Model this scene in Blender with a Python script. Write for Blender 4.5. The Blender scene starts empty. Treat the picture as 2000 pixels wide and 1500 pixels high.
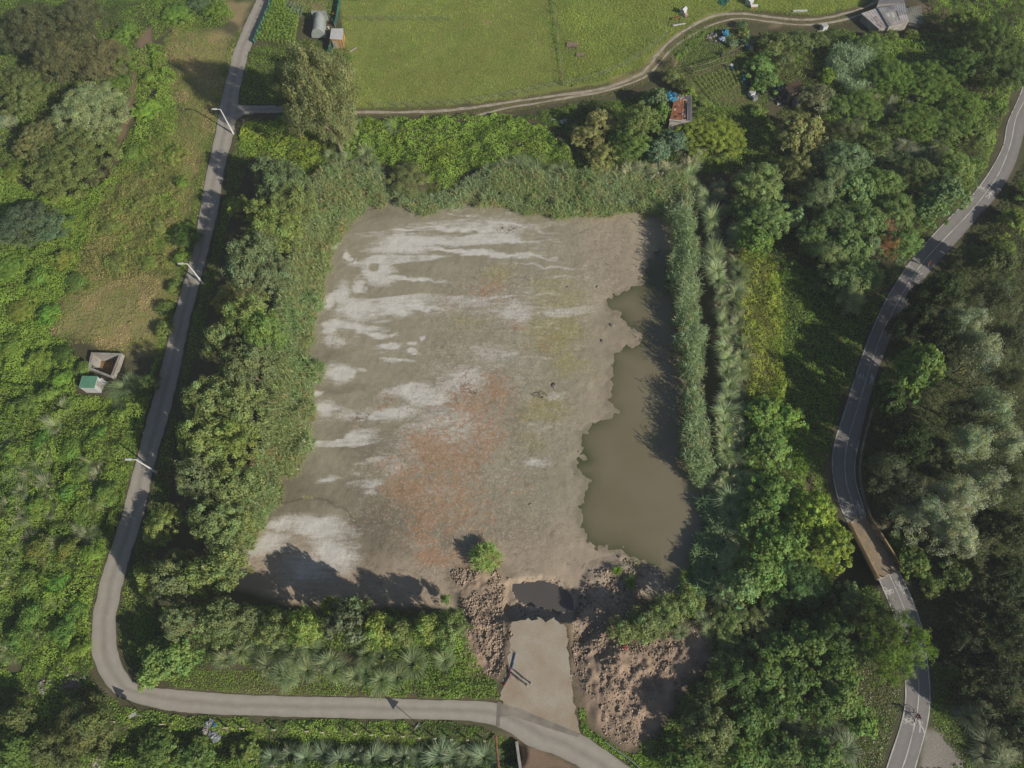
import bpy, math, random
import numpy as np
from mathutils import Vector, Matrix

# ------------------------------------------------------------------ camera, world, sun, exposure
scene = bpy.context.scene
C = scene.collection
F = 1388.0                      # focal length in pixels of a 2000 px wide frame
HC = 98.0                       # flying height
_nx, _ny = 50.0, 630.0          # where straight-down falls, from the frame centre
TILT = math.atan(math.hypot(_nx, _ny)/F)
ROLL = -math.atan2(_nx, _ny)
MC = Matrix.Rotation(-ROLL, 3, 'Z') @ Matrix.Rotation(TILT, 3, 'X') @ Matrix.Rotation(ROLL, 3, 'Z')
cd = bpy.data.cameras.new('camera')
cd.sensor_width = 36.0
cd.lens = F/2000*36
cd.clip_start = 1.0
cd.clip_end = 5000
cam = bpy.data.objects.new('camera', cd)
C.objects.link(cam)
cam.matrix_world = Matrix.Translation((0, 0, HC)) @ MC.to_4x4()
scene.camera = cam

SUN_EL, SUN_AZ = math.radians(29.0), math.radians(-35.5)      # azimuth of the sun, counter-clockwise from +X
world = bpy.data.worlds.new('World')
scene.world = world
world.use_nodes = True
wn = world.node_tree
wn.nodes.clear()
sky = wn.nodes.new('ShaderNodeTexSky')
sky.sky_type = 'NISHITA'
sky.sun_disc = False
sky.sun_elevation = SUN_EL
sky.sun_rotation = math.pi/2 - SUN_AZ
bgn = wn.nodes.new('ShaderNodeBackground')
bgn.inputs['Strength'].default_value = 0.065
won = wn.nodes.new('ShaderNodeOutputWorld')
wn.links.new(sky.outputs[0], bgn.inputs[0])
wn.links.new(bgn.outputs[0], won.inputs[0])
sl = bpy.data.lights.new('sun', 'SUN')
sl.energy = 5.0
sl.angle = math.radians(0.6)
sl.color = (1.0, 0.93, 0.80)
sun = bpy.data.objects.new('sun', sl)
C.objects.link(sun)
sun.rotation_euler = Vector((math.cos(SUN_AZ)*math.cos(SUN_EL), math.sin(SUN_AZ)*math.cos(SUN_EL), math.sin(SUN_EL))).to_track_quat('Z', 'Y').to_euler()
sun.location = (60, -60, 120)
vs = scene.view_settings
vs.view_transform = 'Standard'
vs.look = 'None'
vs.exposure = 0.27
vs.gamma = 1.0
vs.use_curve_mapping = False
scene.cycles.max_bounces = 6
scene.cycles.diffuse_bounces = 3
scene.cycles.transmission_bounces = 4
scene.cycles.transparent_max_bounces = 6

# ------------------------------------------------------------------ helpers
Mn = np.array(MC)

def GV(P, z=0.0):
    """ground points seen at the photograph's pixels, on the level z"""
    P = np.atleast_2d(np.array(P, float))
    d = np.stack([(P[:, 0]-1000)/F, -(P[:, 1]-750)/F, -np.ones(len(P))], 1) @ Mn.T
    k = (z-HC)/d[:, 2]
    return np.stack([k*d[:, 0], k*d[:, 1]], 1)

def G(px, py, z=0.0):
    p = GV([(px, py)], z)[0]
    return float(p[0]), float(p[1])

def P3(px, py, z=0.0):
    x, y = G(px, py, z)
    return Vector((x, y, z))

def px_of(x, y, z):
    q = np.stack([x, y, z-HC + 0*x], 1) @ Mn
    return 1000 - q[:, 0]/q[:, 2]*F, 750 + q[:, 1]/q[:, 2]*F

def sdpoly(x, y, poly):
    """signed distance to a polygon, negative inside"""
    poly = np.asarray(poly, float)
    d2 = np.full(x.shape, 1e18)
    ins = np.zeros(x.shape, bool)
    n = len(poly)
    for i in range(n):
        ax, ay = poly[i]
        bx, by = poly[(i+1) % n]
        ex, ey = bx-ax, by-ay
        wx, wy = x-ax, y-ay
        t = np.clip((wx*ex+wy*ey)/max(ex*ex+ey*ey, 1e-12), 0, 1)
        d2 = np.minimum(d2, (wx-ex*t)**2+(wy-ey*t)**2)
        c = ((ay > y) != (by > y))
        if abs(ey) > 1e-12:
            ins ^= c & (x < ex*(y-ay)/ey+ax)
    d = np.sqrt(d2)
    return np.where(ins, -d, d)

def sdline(x, y, pts):
    d2 = np.full(x.shape, 1e18)
    for (ax, ay), (bx, by) in zip(pts[:-1], pts[1:]):
        ex, ey = bx-ax, by-ay
        wx, wy = x-ax, y-ay
        t = np.clip((wx*ex+wy*ey)/max(ex*ex+ey*ey, 1e-12), 0, 1)
        d2 = np.minimum(d2, (wx-ex*t)**2+(wy-ey*t)**2)
    return np.sqrt(d2)

def sstep(a, b, x):
    t = np.clip((x-a)/(b-a), 0, 1)
    return t*t*(3-2*t)

def _h(i, j, s):
    n = (i.astype(np.int64)*374761393 + j.astype(np.int64)*668265263 + s*974634777) & 0x7fffffff
    n = ((n ^ (n >> 13))*1274126177) & 0x7fffffff
    return ((n ^ (n >> 16)) & 0xffff)/65535.0

def vnoise(x, y, s=0):
    i, j = np.floor(x), np.floor(y)
    u, v = x-i, y-j
    u = u*u*(3-2*u)
    v = v*v*(3-2*v)
    a = _h(i, j, s); b = _h(i+1, j, s); c = _h(i, j+1, s); d = _h(i+1, j+1, s)
    return (a*(1-u)+b*u)*(1-v)+(c*(1-u)+d*u)*v

def fbm(x, y, sc, s=0, o=4):
    r = 0; a = .5; t = 0
    for k in range(o):
        r = r + a*vnoise(x/sc+17.3*k, y/sc-9.1*k, s+k)
        t += a; a *= .5; sc *= .5
    return r/t

def catmull(P, n):
    P = [np.array(p, float) for p in P]
    out = []
    Q = [2*P[0]-P[1]]+P+[2*P[-1]-P[-2]]
    for i in range(1, len(Q)-2):
        for k in range(n):
            t = k/n
            out.append(.5*((2*Q[i])+(-Q[i-1]+Q[i+1])*t+(2*Q[i-1]-5*Q[i]+4*Q[i+1]-Q[i+2])*t*t+(-Q[i-1]+3*Q[i]-3*Q[i+1]+Q[i+2])*t**3))
    out.append(P[-1])
    return np.array(out)

def resample(P, n):
    P = np.asarray(P, float)
    d = np.r_[0, np.cumsum(np.hypot(*(P[1:]-P[:-1]).T))]
    t = np.linspace(0, d[-1], n)
    return np.stack([np.interp(t, d, P[:, 0]), np.interp(t, d, P[:, 1])], 1)

# ---- materials
MATS = {}
def newmat(name):
    m = bpy.data.materials.new(name)
    m.use_nodes = True
    m.node_tree.nodes.clear()
    o = m.node_tree.nodes.new('ShaderNodeOutputMaterial')
    return m, m.node_tree, o

def mat(name, col, rough=.7, metal=0.0, var=.15, sc=3.0, bump=0.0, col2=None, spec=.3, tint2=None, sc2=.6):
    """a surface with fine and broad mottling"""
    if name in MATS:
        return MATS[name]
    col = tuple(c*.86 for c in col)
    if col2: col2 = tuple(c*.86 for c in col2)
    m, nt, o = newmat(name)
    N = nt.nodes.new; L = nt.links.new
    b = N('ShaderNodeBsdfPrincipled')
    b.inputs['Roughness'].default_value = rough
    b.inputs['Metallic'].default_value = metal
    b.inputs['Specular IOR Level'].default_value = spec
    tc = N('ShaderNodeTexCoord')
    n1 = N('ShaderNodeTexNoise'); n1.inputs['Scale'].default_value = sc; n1.inputs['Detail'].default_value = 6; n1.inputs['Roughness'].default_value = .65
    n2 = N('ShaderNodeTexNoise'); n2.inputs['Scale'].default_value = sc2; n2.inputs['Detail'].default_value = 4
    L(tc.outputs['Object'], n1.inputs['Vector']); L(tc.outputs['Object'], n2.inputs['Vector'])
    mx = N('ShaderNodeMix'); mx.data_type = 'RGBA'
    c2 = col2 if col2 else tuple(c*(1-2.2*var) for c in col)
    mx.inputs[6].default_value = (*col, 1); mx.inputs[7].default_value = (*c2, 1)
    r1 = N('ShaderNodeValToRGB'); r1.color_ramp.elements[0].position = .38; r1.color_ramp.elements[1].position = .66
    L(n2.outputs[0], r1.inputs[0]); L(r1.outputs[0], mx.inputs[0])
    mr = N('ShaderNodeMapRange'); mr.inputs[1].default_value = .3; mr.inputs[2].default_value = .7; mr.inputs[3].default_value = 1-var; mr.inputs[4].default_value = 1+var
    L(n1.outputs[0], mr.inputs[0])
    ml = N('ShaderNodeVectorMath'); ml.operation = 'SCALE'
    L(mx.outputs[2], ml.inputs[0]); L(mr.outputs[0], ml.inputs['Scale'])
    L(ml.outputs[0], b.inputs['Base Color'])
    if bump:
        bp = N('ShaderNodeBump'); bp.inputs['Strength'].default_value = bump; bp.inputs['Distance'].default_value = .1
        L(n1.outputs[0], bp.inputs['Height']); L(bp.outputs[0], b.inputs['Normal'])
    L(b.outputs[0], o.inputs[0])
    MATS[name] = m
    return m

def leaf_material():
    m, nt, o = newmat('foliage')
    N = nt.nodes.new; L = nt.links.new
    at = N('ShaderNodeAttribute'); at.attribute_name = 'Col'
    oi = N('ShaderNodeObjectInfo')
    mx = N('ShaderNodeMix'); mx.data_type = 'RGBA'; mx.blend_type = 'MULTIPLY'; mx.inputs[0].default_value = 1
    L(at.outputs['Color'], mx.inputs[6]); L(oi.outputs['Color'], mx.inputs[7])
    b = N('ShaderNodeBsdfPrincipled'); b.inputs['Roughness'].default_value = .55; b.inputs['Specular IOR Level'].default_value = .25
    L(mx.outputs[2], b.inputs['Base Color'])
    t = N('ShaderNodeBsdfTranslucent')
    g = N('ShaderNodeMix'); g.data_type = 'RGBA'; g.blend_type = 'MULTIPLY'; g.inputs[0].default_value = 1
    g.inputs[7].default_value = (1.25, 1.35, .7, 1)
    L(mx.outputs[2], g.inputs[6]); L(g.outputs[2], t.inputs[0])
    ms = N('ShaderNodeMixShader'); ms.inputs[0].default_value = .45
    L(b.outputs[0], ms.inputs[1]); L(t.outputs[0], ms.inputs[2]); L(ms.outputs[0], o.inputs[0])
    return m
FOL = leaf_material()

def simple(name, col, rough=.6, metal=0.0, spec=.4):
    return mat(name, col, rough, metal, var=.08, sc=6, spec=spec)

# ---- object bookkeeping
def tag(o, label=None, cat=None, group=None, kind=None):
    if label: o['label'] = label
    if cat: o['category'] = cat
    if group: o['group'] = group
    if kind: o['kind'] = kind
    return o

def thing(name, label, cat, loc=(0, 0, 0), rz=0.0, group=None):
    o = bpy.data.objects.new(name, None)
    C.objects.link(o)
    o.empty_display_size = .3
    o.location = loc
    o.rotation_euler = (0, 0, rz)
    return tag(o, label, cat, group)

def link(name, me, material=None, parent=None, loc=None):
    o = bpy.data.objects.new(name, me)
    C.objects.link(o)
    if material is not None and not me.materials:
        me.materials.append(material)
    if parent is not None: o.parent = parent
    if loc is not None: o.location = loc
    return o

def mesh_from(name, V, Fc, mi=None, cols=None, smooth=False):
    me = bpy.data.meshes.new(name)
    me.from_pydata([tuple(v) for v in V], [], Fc)
    if mi is not None:
        me.polygons.foreach_set('material_index', mi)
    if smooth:
        me.polygons.foreach_set('use_smooth', [True]*len(me.polygons))
    me.update()
    return me

def quads_mesh(name, V, col):
    """V (n,4,3) separate quads, col (n,3) one colour each"""
    n = len(V)
    me = bpy.data.meshes.new(name)
    me.vertices.add(n*4)
    me.vertices.foreach_set('co', V.reshape(-1).astype(np.float32))
    me.loops.add(n*4)
    me.loops.foreach_set('vertex_index', np.arange(n*4, dtype=np.int32))
    me.polygons.add(n)
    me.polygons.foreach_set('loop_start', np.arange(0, n*4, 4, dtype=np.int32))
    me.polygons.foreach_set('loop_total', np.full(n, 4, np.int32))
    a = me.color_attributes.new('Col', 'FLOAT_COLOR', 'POINT')
    c4 = np.ones((n, 4, 4), np.float32)
    c4[:, :, :3] = np.clip(col, 0, 1)[:, None, :]
    a.data.foreach_set('color', c4.reshape(-1))
    me.update(calc_edges=True)
    me.materials.append(FOL)
    return me

class MB:
    """collects boxes, tubes, sheets into one mesh"""
    def __init__(s):
        s.v = []; s.f = []; s.m = []
    def add(s, V, Fc, mi=0):
        b = len(s.v)
        s.v += [tuple(p) for p in V]
        s.f += [tuple(i+b for i in f) for f in Fc]
        s.m += [mi]*len(Fc)
    def box(s, c, size, rz=0.0, mi=0, M=None):
        x, y, z = [a/2 for a in size]
        V = [Vector((i*x, j*y, k*z)) for k in (-1, 1) for j in (-1, 1) for i in (-1, 1)]
        R = M if M is not None else Matrix.Rotation(rz, 3, 'Z')
        V = [R @ v + Vector(c) for v in V]
        s.add(V, [(0, 2, 3, 1), (4, 5, 7, 6), (0, 1, 5, 4), (2, 6, 7, 3), (0, 4, 6, 2), (1, 3, 7, 5)], mi)
    def beam(s, a, b, w, h, mi=0):
        a, b = Vector(a), Vector(b)
        d = b-a
        q = d.to_track_quat('X', 'Z').to_matrix()
        s.box((a+b)/2, (d.length, w, h), M=q, mi=mi)
    def tube(s, pts, rad, n=8, mi=0, cap=True):
        pts = [Vector(p) for p in pts]
        if not hasattr(rad, '__len__'): rad = [rad]*len(pts)
        V = []; Fc = []
        for i, p in enumerate(pts):
            d = (pts[min(i+1, len(pts)-1)]-pts[max(i-1, 0)]).normalized()
            u = d.orthogonal().normalized() if i == 0 else (u-d*u.dot(d)).normalized()
            w = d.cross(u)
            for k in range(n):
                a = 2*math.pi*k/n
                V.append(p+(u*math.cos(a)+w*math.sin(a))*rad[i])
        for i in range(len(pts)-1):
            for k in range(n):
                k2 = (k+1) % n
                Fc.append((i*n+k, i*n+k2, (i+1)*n+k2, (i+1)*n+k))
        if cap:
            Fc.append(tuple(range(n-1, -1, -1))); Fc.append(tuple((len(pts)-1)*n+k for k in range(n)))
        s.add(V, Fc, mi)
    def lathe(s, prof, n=12, c=(0, 0, 0), mi=0):
        V = []; Fc = []
        for r, z in prof:
            for k in range(n):
                a = 2*math.pi*k/n
                V.append((c[0]+r*math.cos(a), c[1]+r*math.sin(a), c[2]+z))
        for i in range(len(prof)-1):
            for k in range(n):
                k2 = (k+1) % n
                Fc.append((i*n+k, i*n+k2, (i+1)*n+k2, (i+1)*n+k))
        Fc.append(tuple(range(n-1, -1, -1))); Fc.append(tuple((len(prof)-1)*n+k for k in range(n)))
        s.add(V, Fc, mi)
    def prism(s, poly, z0, z1, mi=0):
        """poly: xy or xyz points; vertical prism"""
        n = len(poly)
        V = [(p[0], p[1], z0) for p in poly]+[(p[0], p[1], z1) for p in poly]
        s.add(V, [tuple(range(n-1, -1, -1)), tuple(range(n, 2*n))]+[(i, (i+1) % n, (i+1) % n+n, i+n) for i in range(n)], mi)
    def corr(s, c, nx, ny, amp, th=.03, mi=0, jag=0.0, rng=None):
        """ridged sheet over 4 corners; ridges run from side 0-1 to side 3-2"""
        c = [Vector(p) for p in c]
        V = []
        for lay in (0, 1):
            for j in range(ny+1):
                v = j/ny
                for i in range(nx+1):
                    u = i/nx
                    p = (c[0]*(1-u)+c[1]*u)*(1-v)+(c[3]*(1-u)+c[2]*u)*v
                    p = p+Vector((0, 0, (amp if i % 2 else -amp)-th*lay))
                    V.append(p)
        w = nx+1; o = w*(ny+1)
        Fc = []
        for j in range(ny):
            for i in range(nx):
                a = j*w+i
                Fc.append((a, a+1, a+w+1, a+w)); Fc.append((o+a, o+a+w, o+a+w+1, o+a+1))
        for i in range(nx):
            Fc.append((i, o+i, o+i+1, i+1)); a = ny*w+i; Fc.append((a, a+1, o+a+1, o+a))
        for j in range(ny):
            a = j*w; Fc.append((a, a+w, o+a+w, o+a)); a = j*w+nx; Fc.append((a, o+a, o+a+w, a+w))
        s.add(V, Fc, mi)
    def build(s, name, mats, parent=None, smooth=False, loc=None):
        me = mesh_from(name, s.v, s.f, s.m, smooth=smooth)
        for m in (mats if isinstance(mats, (list, tuple)) else [mats]):
            me.materials.append(m)
        return link(name, me, None, parent, loc)

ONES = ['', 'first', 'second', 'third', 'fourth', 'fifth', 'sixth', 'seventh', 'eighth', 'ninth', 'tenth', 'eleventh', 'twelfth', 'thirteenth', 'fourteenth', 'fifteenth', 'sixteenth', 'seventeenth', 'eighteenth', 'nineteenth']
def ordn(n):
    if n < 20: return ONES[n]
    t = {2: 'twent', 3: 'thirt', 4: 'fort', 5: 'fift', 6: 'sixt', 7: 'sevent'}[n//10]
    return t+'ieth' if n % 10 == 0 else t+'y-'+ONES[n % 10]
# ------------------------------------------------------------------ terrain
ZP = -1.5
POND_PX = [(690,405),(740,388),(900,392),(1000,398),(1100,402),(1180,405),(1310,398),(1345,430),(1355,600),(1370,800),(1392,950),(1392,1060),(1350,1140),(1300,1165),(1230,1160),(1180,1190),(1135,1235),(1120,1215),(1100,1211),(1040,1206),(990,1212),(960,1250),(900,1190),(840,1180),(700,1180),(560,1175),(450,1140),(455,1060),(500,980),(575,900),(590,800),(600,650),(632,500)]
WATER_PX = [(1262,513),(1253,550),(1213,570),(1187,587),(1182,605),(1213,617),(1227,640),(1243,650),(1256,653),(1250,667),(1227,677),(1190,690),(1200,707),(1190,727),(1187,767),(1183,790),(1202,803),(1180,817),(1157,830),(1133,850),(1137,877),(1147,897),(1123,907),(1127,927),(1147,937),(1133,980),(1127,1000),(1133,1027),(1147,1053),(1187,1077),(1217,1077),(1230,1090),(1253,1100),(1287,1120),(1310,1150),(1360,1150),(1410,1050),(1415,950),(1395,860),(1375,700),(1365,560),(1345,500),(1290,488)]
CRATER_PX = [(992,1140),(1030,1130),(1060,1128),(1090,1132),(1120,1150),(1140,1180),(1128,1206),(1106,1213),(1040,1208),(996,1214),(984,1190)]
POOL_PX = [(1000,1141),(1030,1138),(1058,1135),(1080,1140),(1105,1154),(1120,1172),(1119,1190),(1090,1197),(1068,1190),(1050,1186),(1015,1176),(1003,1158)]
APRON_PX = [(985,1372),(978,1371),(986,1330),(993,1290),(998,1250),(997,1222),(1010,1214),(1040,1209),(1075,1211),(1103,1216),(1108,1250),(1112,1300),(1116,1340),(1122,1375),(1126,1405),(1133,1432),(1110,1428),(1060,1412),(1025,1398),(985,1392),(974,1385)]
MOUND_PX = [(1125,1250),(1180,1240),(1240,1262),(1330,1230),(1395,1205),(1388,1290),(1345,1330),(1300,1400),(1270,1462),(1225,1460),(1160,1420),(1135,1385),(1122,1320)]
DIRTL_PX = [(880,1120),(940,1100),(1000,1130),(985,1200),(1000,1230),(990,1300),(975,1330),(925,1325),(912,1280),(905,1200)]
DITCH_PX = [(130,1440),(300,1450),(600,1457),(860,1465),(1000,1470)]
POND = GV(POND_PX, ZP); WATER = GV(WATER_PX, ZP); CRATER = GV(CRATER_PX, -1.5); POOL = GV(POOL_PX, -2.1)
APRON = GV(APRON_PX); MOUND = GV(MOUND_PX, .5); DIRTR = GV([(1115,1200),(1150,1120),(1215,1085),(1265,1110),(1240,1180),(1215,1245),(1190,1290),(1118,1300)], -.8); DIRTL = GV(DIRTL_PX, -.6); DITCH = GV(DITCH_PX, -.8)
TANKP = GV([(178,688),(238,690),(219,738),(171,719)], .9)
RAV = GV([(1520,1210),(1600,1160),(1690,1085),(1760,1060)], -1)      # stream bed that the footbridge spans

def terrain(x, y):
    sp = sdpoly(x, y, POND)
    z = ZP*(1-sstep(-.2, 3.2, sp))
    sw = sdpoly(x, y, WATER)
    ins = sp < 2.0
    n = fbm(x, y, 1.6, 3)-.5
    bed = ZP-.01+np.clip(sw*np.where(sw < 0, .05, .025), -.35, .10) + n*.05 + (fbm(x, y, .9, 9, 5)-.5)*.10 + .035*np.abs(fbm(x, y, .6, 12, 3)-.5)
    z = np.where(sp < 0, np.minimum(z, 0)*0 + bed, z)
    blend = sstep(-.6, .4, sp)
    z = np.where((sp > -.6) & (sp < .4), bed*(1-blend)+z*blend, z)
    # rough dirt left of the ramp and below the reed bank
    sl_ = sdpoly(x, y, DIRTL)
    wl = 1-sstep(-1.5, 1.0, sl_)
    z = z*(1-wl) + wl*(-.35*sstep(-2.5, 0, sp) - 1.15*(1-sstep(-2.5, 0, sp)) + .55*(fbm(x, y, 1.6, 21)-.45) + .5*(fbm(x, y, .6, 22)-.5))
    sm = sdpoly(x, y, MOUND)
    wm = 1-sstep(-3.0, .8, sm)
    ridg = 1-np.abs(2*fbm(x*.8+y*.6, y*.8-x*.6, 3.2, 31)-1)*2.2
    z = z + wm*(.35 + .35*np.clip(ridg, -.2, 1) + .9*(fbm(x, y, 3.2, 33, 6)-.5) + .5*(fbm(x, y, 1.1, 35, 5)-.5) + .42*(vnoise(x/.45+fbm(x, y, 1, 37), y/.45, 39)-.5))
    wr_ = 1-sstep(-1.2, .8, sdpoly(x, y, DIRTR))
    z = z*(1-wr_)+wr_*(np.minimum(z, -.3)*.75 + .9*(fbm(x, y, 1.3, 36, 5)-.5))
    # crater in front of the ramp
    sc_ = sdpoly(x, y, CRATER)
    sq = sdpoly(x, y, POOL)
    wc = 1-sstep(-.25, .35, sc_+(fbm(x, y, .6, 41)-.5)*.5)
    fl = np.where(sq < 0, -2.35, -1.98) + (fbm(x, y, .5, 42)-.45)*.28
    z = z*(1-wc) + wc*fl
    sa = sdpoly(x, y, APRON)
    wa_ = (1-sstep(.1, 1.8, sa+(fbm(x, y, .8, 44)-.5)*1.2))*(1-wc)
    z = z*(1-wa_)+wa_*(.02+.12*(fbm(x, y, .6, 45)-.5))
    z = np.where(sa < -.1, -.06, z)
    z = np.where(sdpoly(x, y, TANKP) < -.05, -1.7, z)
    # drainage ditch south of the lane, stream under the footbridge
    dd = sdline(x, y, DITCH)
    z = z - 1.5*(1-sstep(.5, 2.2, dd))
    dr = sdline(x, y, RAV)
    z = z - 2.2*(1-sstep(1.0, 4.0, dr))
    far = sstep(100, 300, np.hypot(x, y-40))
    z = z + far*6*(fbm(x, y, 120, 77)-.35)
    return z

def tz(x, y):
    return float(terrain(np.array([float(x)]), np.array([float(y)]))[0])

# roads: left and right edges in photo pixels
LANE_L = [(507,-25),(499,5),(478,50),(457,100),(444,150),(430,205),(423,250),(405,333),(390,417),(374,500),(345,600),(320,700),(293,800),(266,900),(240,1000),(207,1100),(184,1190),(180,1267),(187,1300),(202,1330),(226,1355),(267,1373),(333,1388),(400,1394),(500,1398),(733,1404),(850,1405),(930,1410),(985,1425),(1030,1455),(1085,1475),(1135,1500),(1165,1518),(1330,1625),(1500,1745)]
LANE_R = [(540,-25),(530,5),(508,50),(487,100),(474,150),(466,190),(458,250),(438,333),(424,417),(404,500),(377,600),(355,700),(333,800),(303,900),(282,1000),(250,1100),(227,1200),(228,1260),(236,1290),(248,1316),(262,1332),(285,1341),(320,1345),(400,1352),(500,1358),(733,1363),(850,1367),(930,1369),(1000,1380),(1060,1402),(1133,1432),(1180,1464),(1240,1505),(1400,1605),(1560,1712)]
PATH_L = [(2012,120),(1993,180),(1967,240),(1958,285),(1933,333),(1900,378),(1858,420),(1820,460),(1785,500),(1757,540),(1727,590),(1697,657),(1670,733),(1647,807),(1628,867),(1624,907),(1628,943),(1640,990),(1656,1023)]
PATH_C = [(2030,125),(2010,180),(1985,228),(1973,283),(1950,340),(1918,386),(1885,425),(1848,463),(1813,500),(1785,537),(1752,592),(1721,655),(1696,727),(1673,803),(1656,860),(1650,903),(1653,943),(1664,980),(1674,1012)]
PATH_R = [(2055,130),(2030,185),(2006,240),(1993,287),(1977,333),(1945,385),(1913,420),(1878,462),(1843,500),(1803,548),(1768,605),(1740,660),(1714,725),(1694,795),(1679,860),(1671,905),(1673,943),(1684,980),(1692,1008)]
P2_L = [(1716,1133),(1724,1152),(1734,1175),(1747,1210),(1757,1250),(1764,1300),(1767,1345),(1766,1375),(1761,1403),(1751,1437),(1738,1475),(1725,1515),(1690,1625),(1670,1745)]
P2_C = [(1737,1124),(1746,1143),(1758,1170),(1771,1205),(1781,1245),(1789,1290),(1794,1333),(1793,1372),(1788,1405),(1780,1440),(1769,1480),(1757,1515),(1722,1628),(1705,1745)]
P2_R = [(1756,1117),(1766,1135),(1780,1165),(1795,1205),(1806,1245),(1812,1290),(1817,1340),(1817,1380),(1812,1415),(1803,1450),(1793,1485),(1785,1515),(1753,1631),(1739,1745)]
TRACK_A = [(540,212),(620,216),(700,219),(800,219),(900,213),(1000,199),(1060,190),(1130,181),(1180,172),(1240,150),(1265,132),(1290,98),(1320,72),(1360,46),(1400,30),(1450,27),(1500,33),(1550,38),(1600,37),(1650,27),(1700,10),(1740,-15)]
TRACK_B = [(930,226),(1000,209),(1060,200),(1130,187),(1180,178),(1245,158),(1275,138),(1300,108),(1330,82),(1370,58),(1410,42),(1450,36),(1500,42),(1550,48),(1600,47),(1650,38),(1700,22),(1740,0)]
SPUR_U = [(455,200),(475,206),(500,207),(530,206),(560,211)]
SPUR_D = [(455,240),(475,226),(500,220),(530,221),(560,219)]
JUNC = [(462,175),(468,190),(480,203),(480,224),(465,240),(450,255),(440,220)]

def strip_poly(Lp, Rp):
    return np.r_[GV(Lp), GV(Rp)[::-1]]
EXCL = [strip_poly(LANE_L, LANE_R), strip_poly(PATH_L, PATH_R), strip_poly(P2_L, P2_R), APRON, strip_poly(SPUR_U, SPUR_D),
        GV([(1652,1023),(1690,1008),(1757,1115),(1712,1133)])]
TRK = [catmull(GV(TRACK_A), 4), catmull(GV(TRACK_B), 4)]

# ------------------------------------------------------------------ ground colours (materials of the place)
GCOL = dict(litter=(.045,.05,.022), meadow=(.17,.19,.05), tan=(.25,.20,.10), khaki=(.17,.16,.06), soil=(.19,.13,.09), dirt=(.26,.19,.138),
            gravel=(.22,.20,.175), verge=(.09,.125,.03), mud=(.215,.185,.13))
PAINT = [  # polygon, colour, feather (m), strength
 ([(660,0),(1480,-40),(1700,-40),(1690,10),(1600,30),(1440,20),(1330,60),(1270,125),(1180,165),(1000,195),(850,210),(690,212)], 'meadow', .6, 1),
 ([(330,40),(460,60),(450,180),(420,260),(395,360),(360,520),(320,690),(230,690),(90,650),(170,470),(250,300),(340,230)], 'khaki', 2.5, .9),
 ([(150,560),(320,560),(300,690),(90,660)], 'tan', 2.5, .9),
 ([(330,60),(460,60),(420,230),(330,110)], 'tan', 2.5, .6),
 ([(420,0),(500,0),(470,60),(430,30)], 'tan', 1.5, .8),
 ([(150,830),(270,800),(240,880),(150,870)], 'tan', 2.0, .7),
 ([(268,60),(300,50),(290,120),(262,200),(240,220),(255,150)], 'soil', .8, .7),
 ([(230,230),(262,190),(270,210),(240,280),(225,300)], 'soil', .8, .8),
 ([(1800,1425),(1835,1425),(1870,1465),(1900,1510),(1790,1510)], 'gravel', .6, 1),
 ([(985,1425),(1030,1450),(1090,1475),(1140,1505),(1010,1510),(1005,1450)], 'soil', .6, .9),
 ([(1820,1290),(1850,1300),(1880,1400),(1900,1500),(1840,1430),(1818,1400)], 'verge', 1, .8),
 ([(600,0),(640,0),(640,30),(625,45),(610,35)], 'soil', .6, 1),
 ([(560,0),(600,0),(600,25),(570,15)], 'soil', .6, .8),
 ([(654,80),(668,60),(677,85),(668,92)], 'soil', .5, 1),
 ([(1425,45),(1450,48),(1455,75),(1440,80),(1422,60)], 'soil', .6, 1),
 ([(1340,140),(1500,110),(1480,210),(1400,200),(1330,170)], 'soil', 1, .55),
 ([(1190,150),(1250,135),(1300,80),(1300,110),(1270,150),(1200,168)], 'tan', 1.2, .7),
 ([(1110,80),(1130,82),(1128,96),(1106,96)], 'soil', .4, 1), ([(1124,105),(1143,105),(1142,112),(1124,112)], 'soil', .4, 1),
 ([(942,40),(960,40),(955,50),(940,48)], 'tan', .8, .9),
 ([(145,1465),(210,1465),(212,1480),(200,1510),(140,1510)], 'gravel', .5, .9),
 ([(175,1325),(215,1350),(222,1366),(200,1372),(180,1345)], 'gravel', .8, .6),
 ([(330,1340),(980,1360),(978,1372),(330,1352)], 'soil', .5, .5),
 ([(1560,860),(1620,870),(1640,990),(1590,980)], 'soil', 1.5, .7),
 ([(1510,40),(1530,45),(1528,58),(1500,54)], 'soil', .8, .9),
 ([(1790,0),(1860,0),(1880,60),(1800,60)], 'soil', 2, .6),
]

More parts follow.
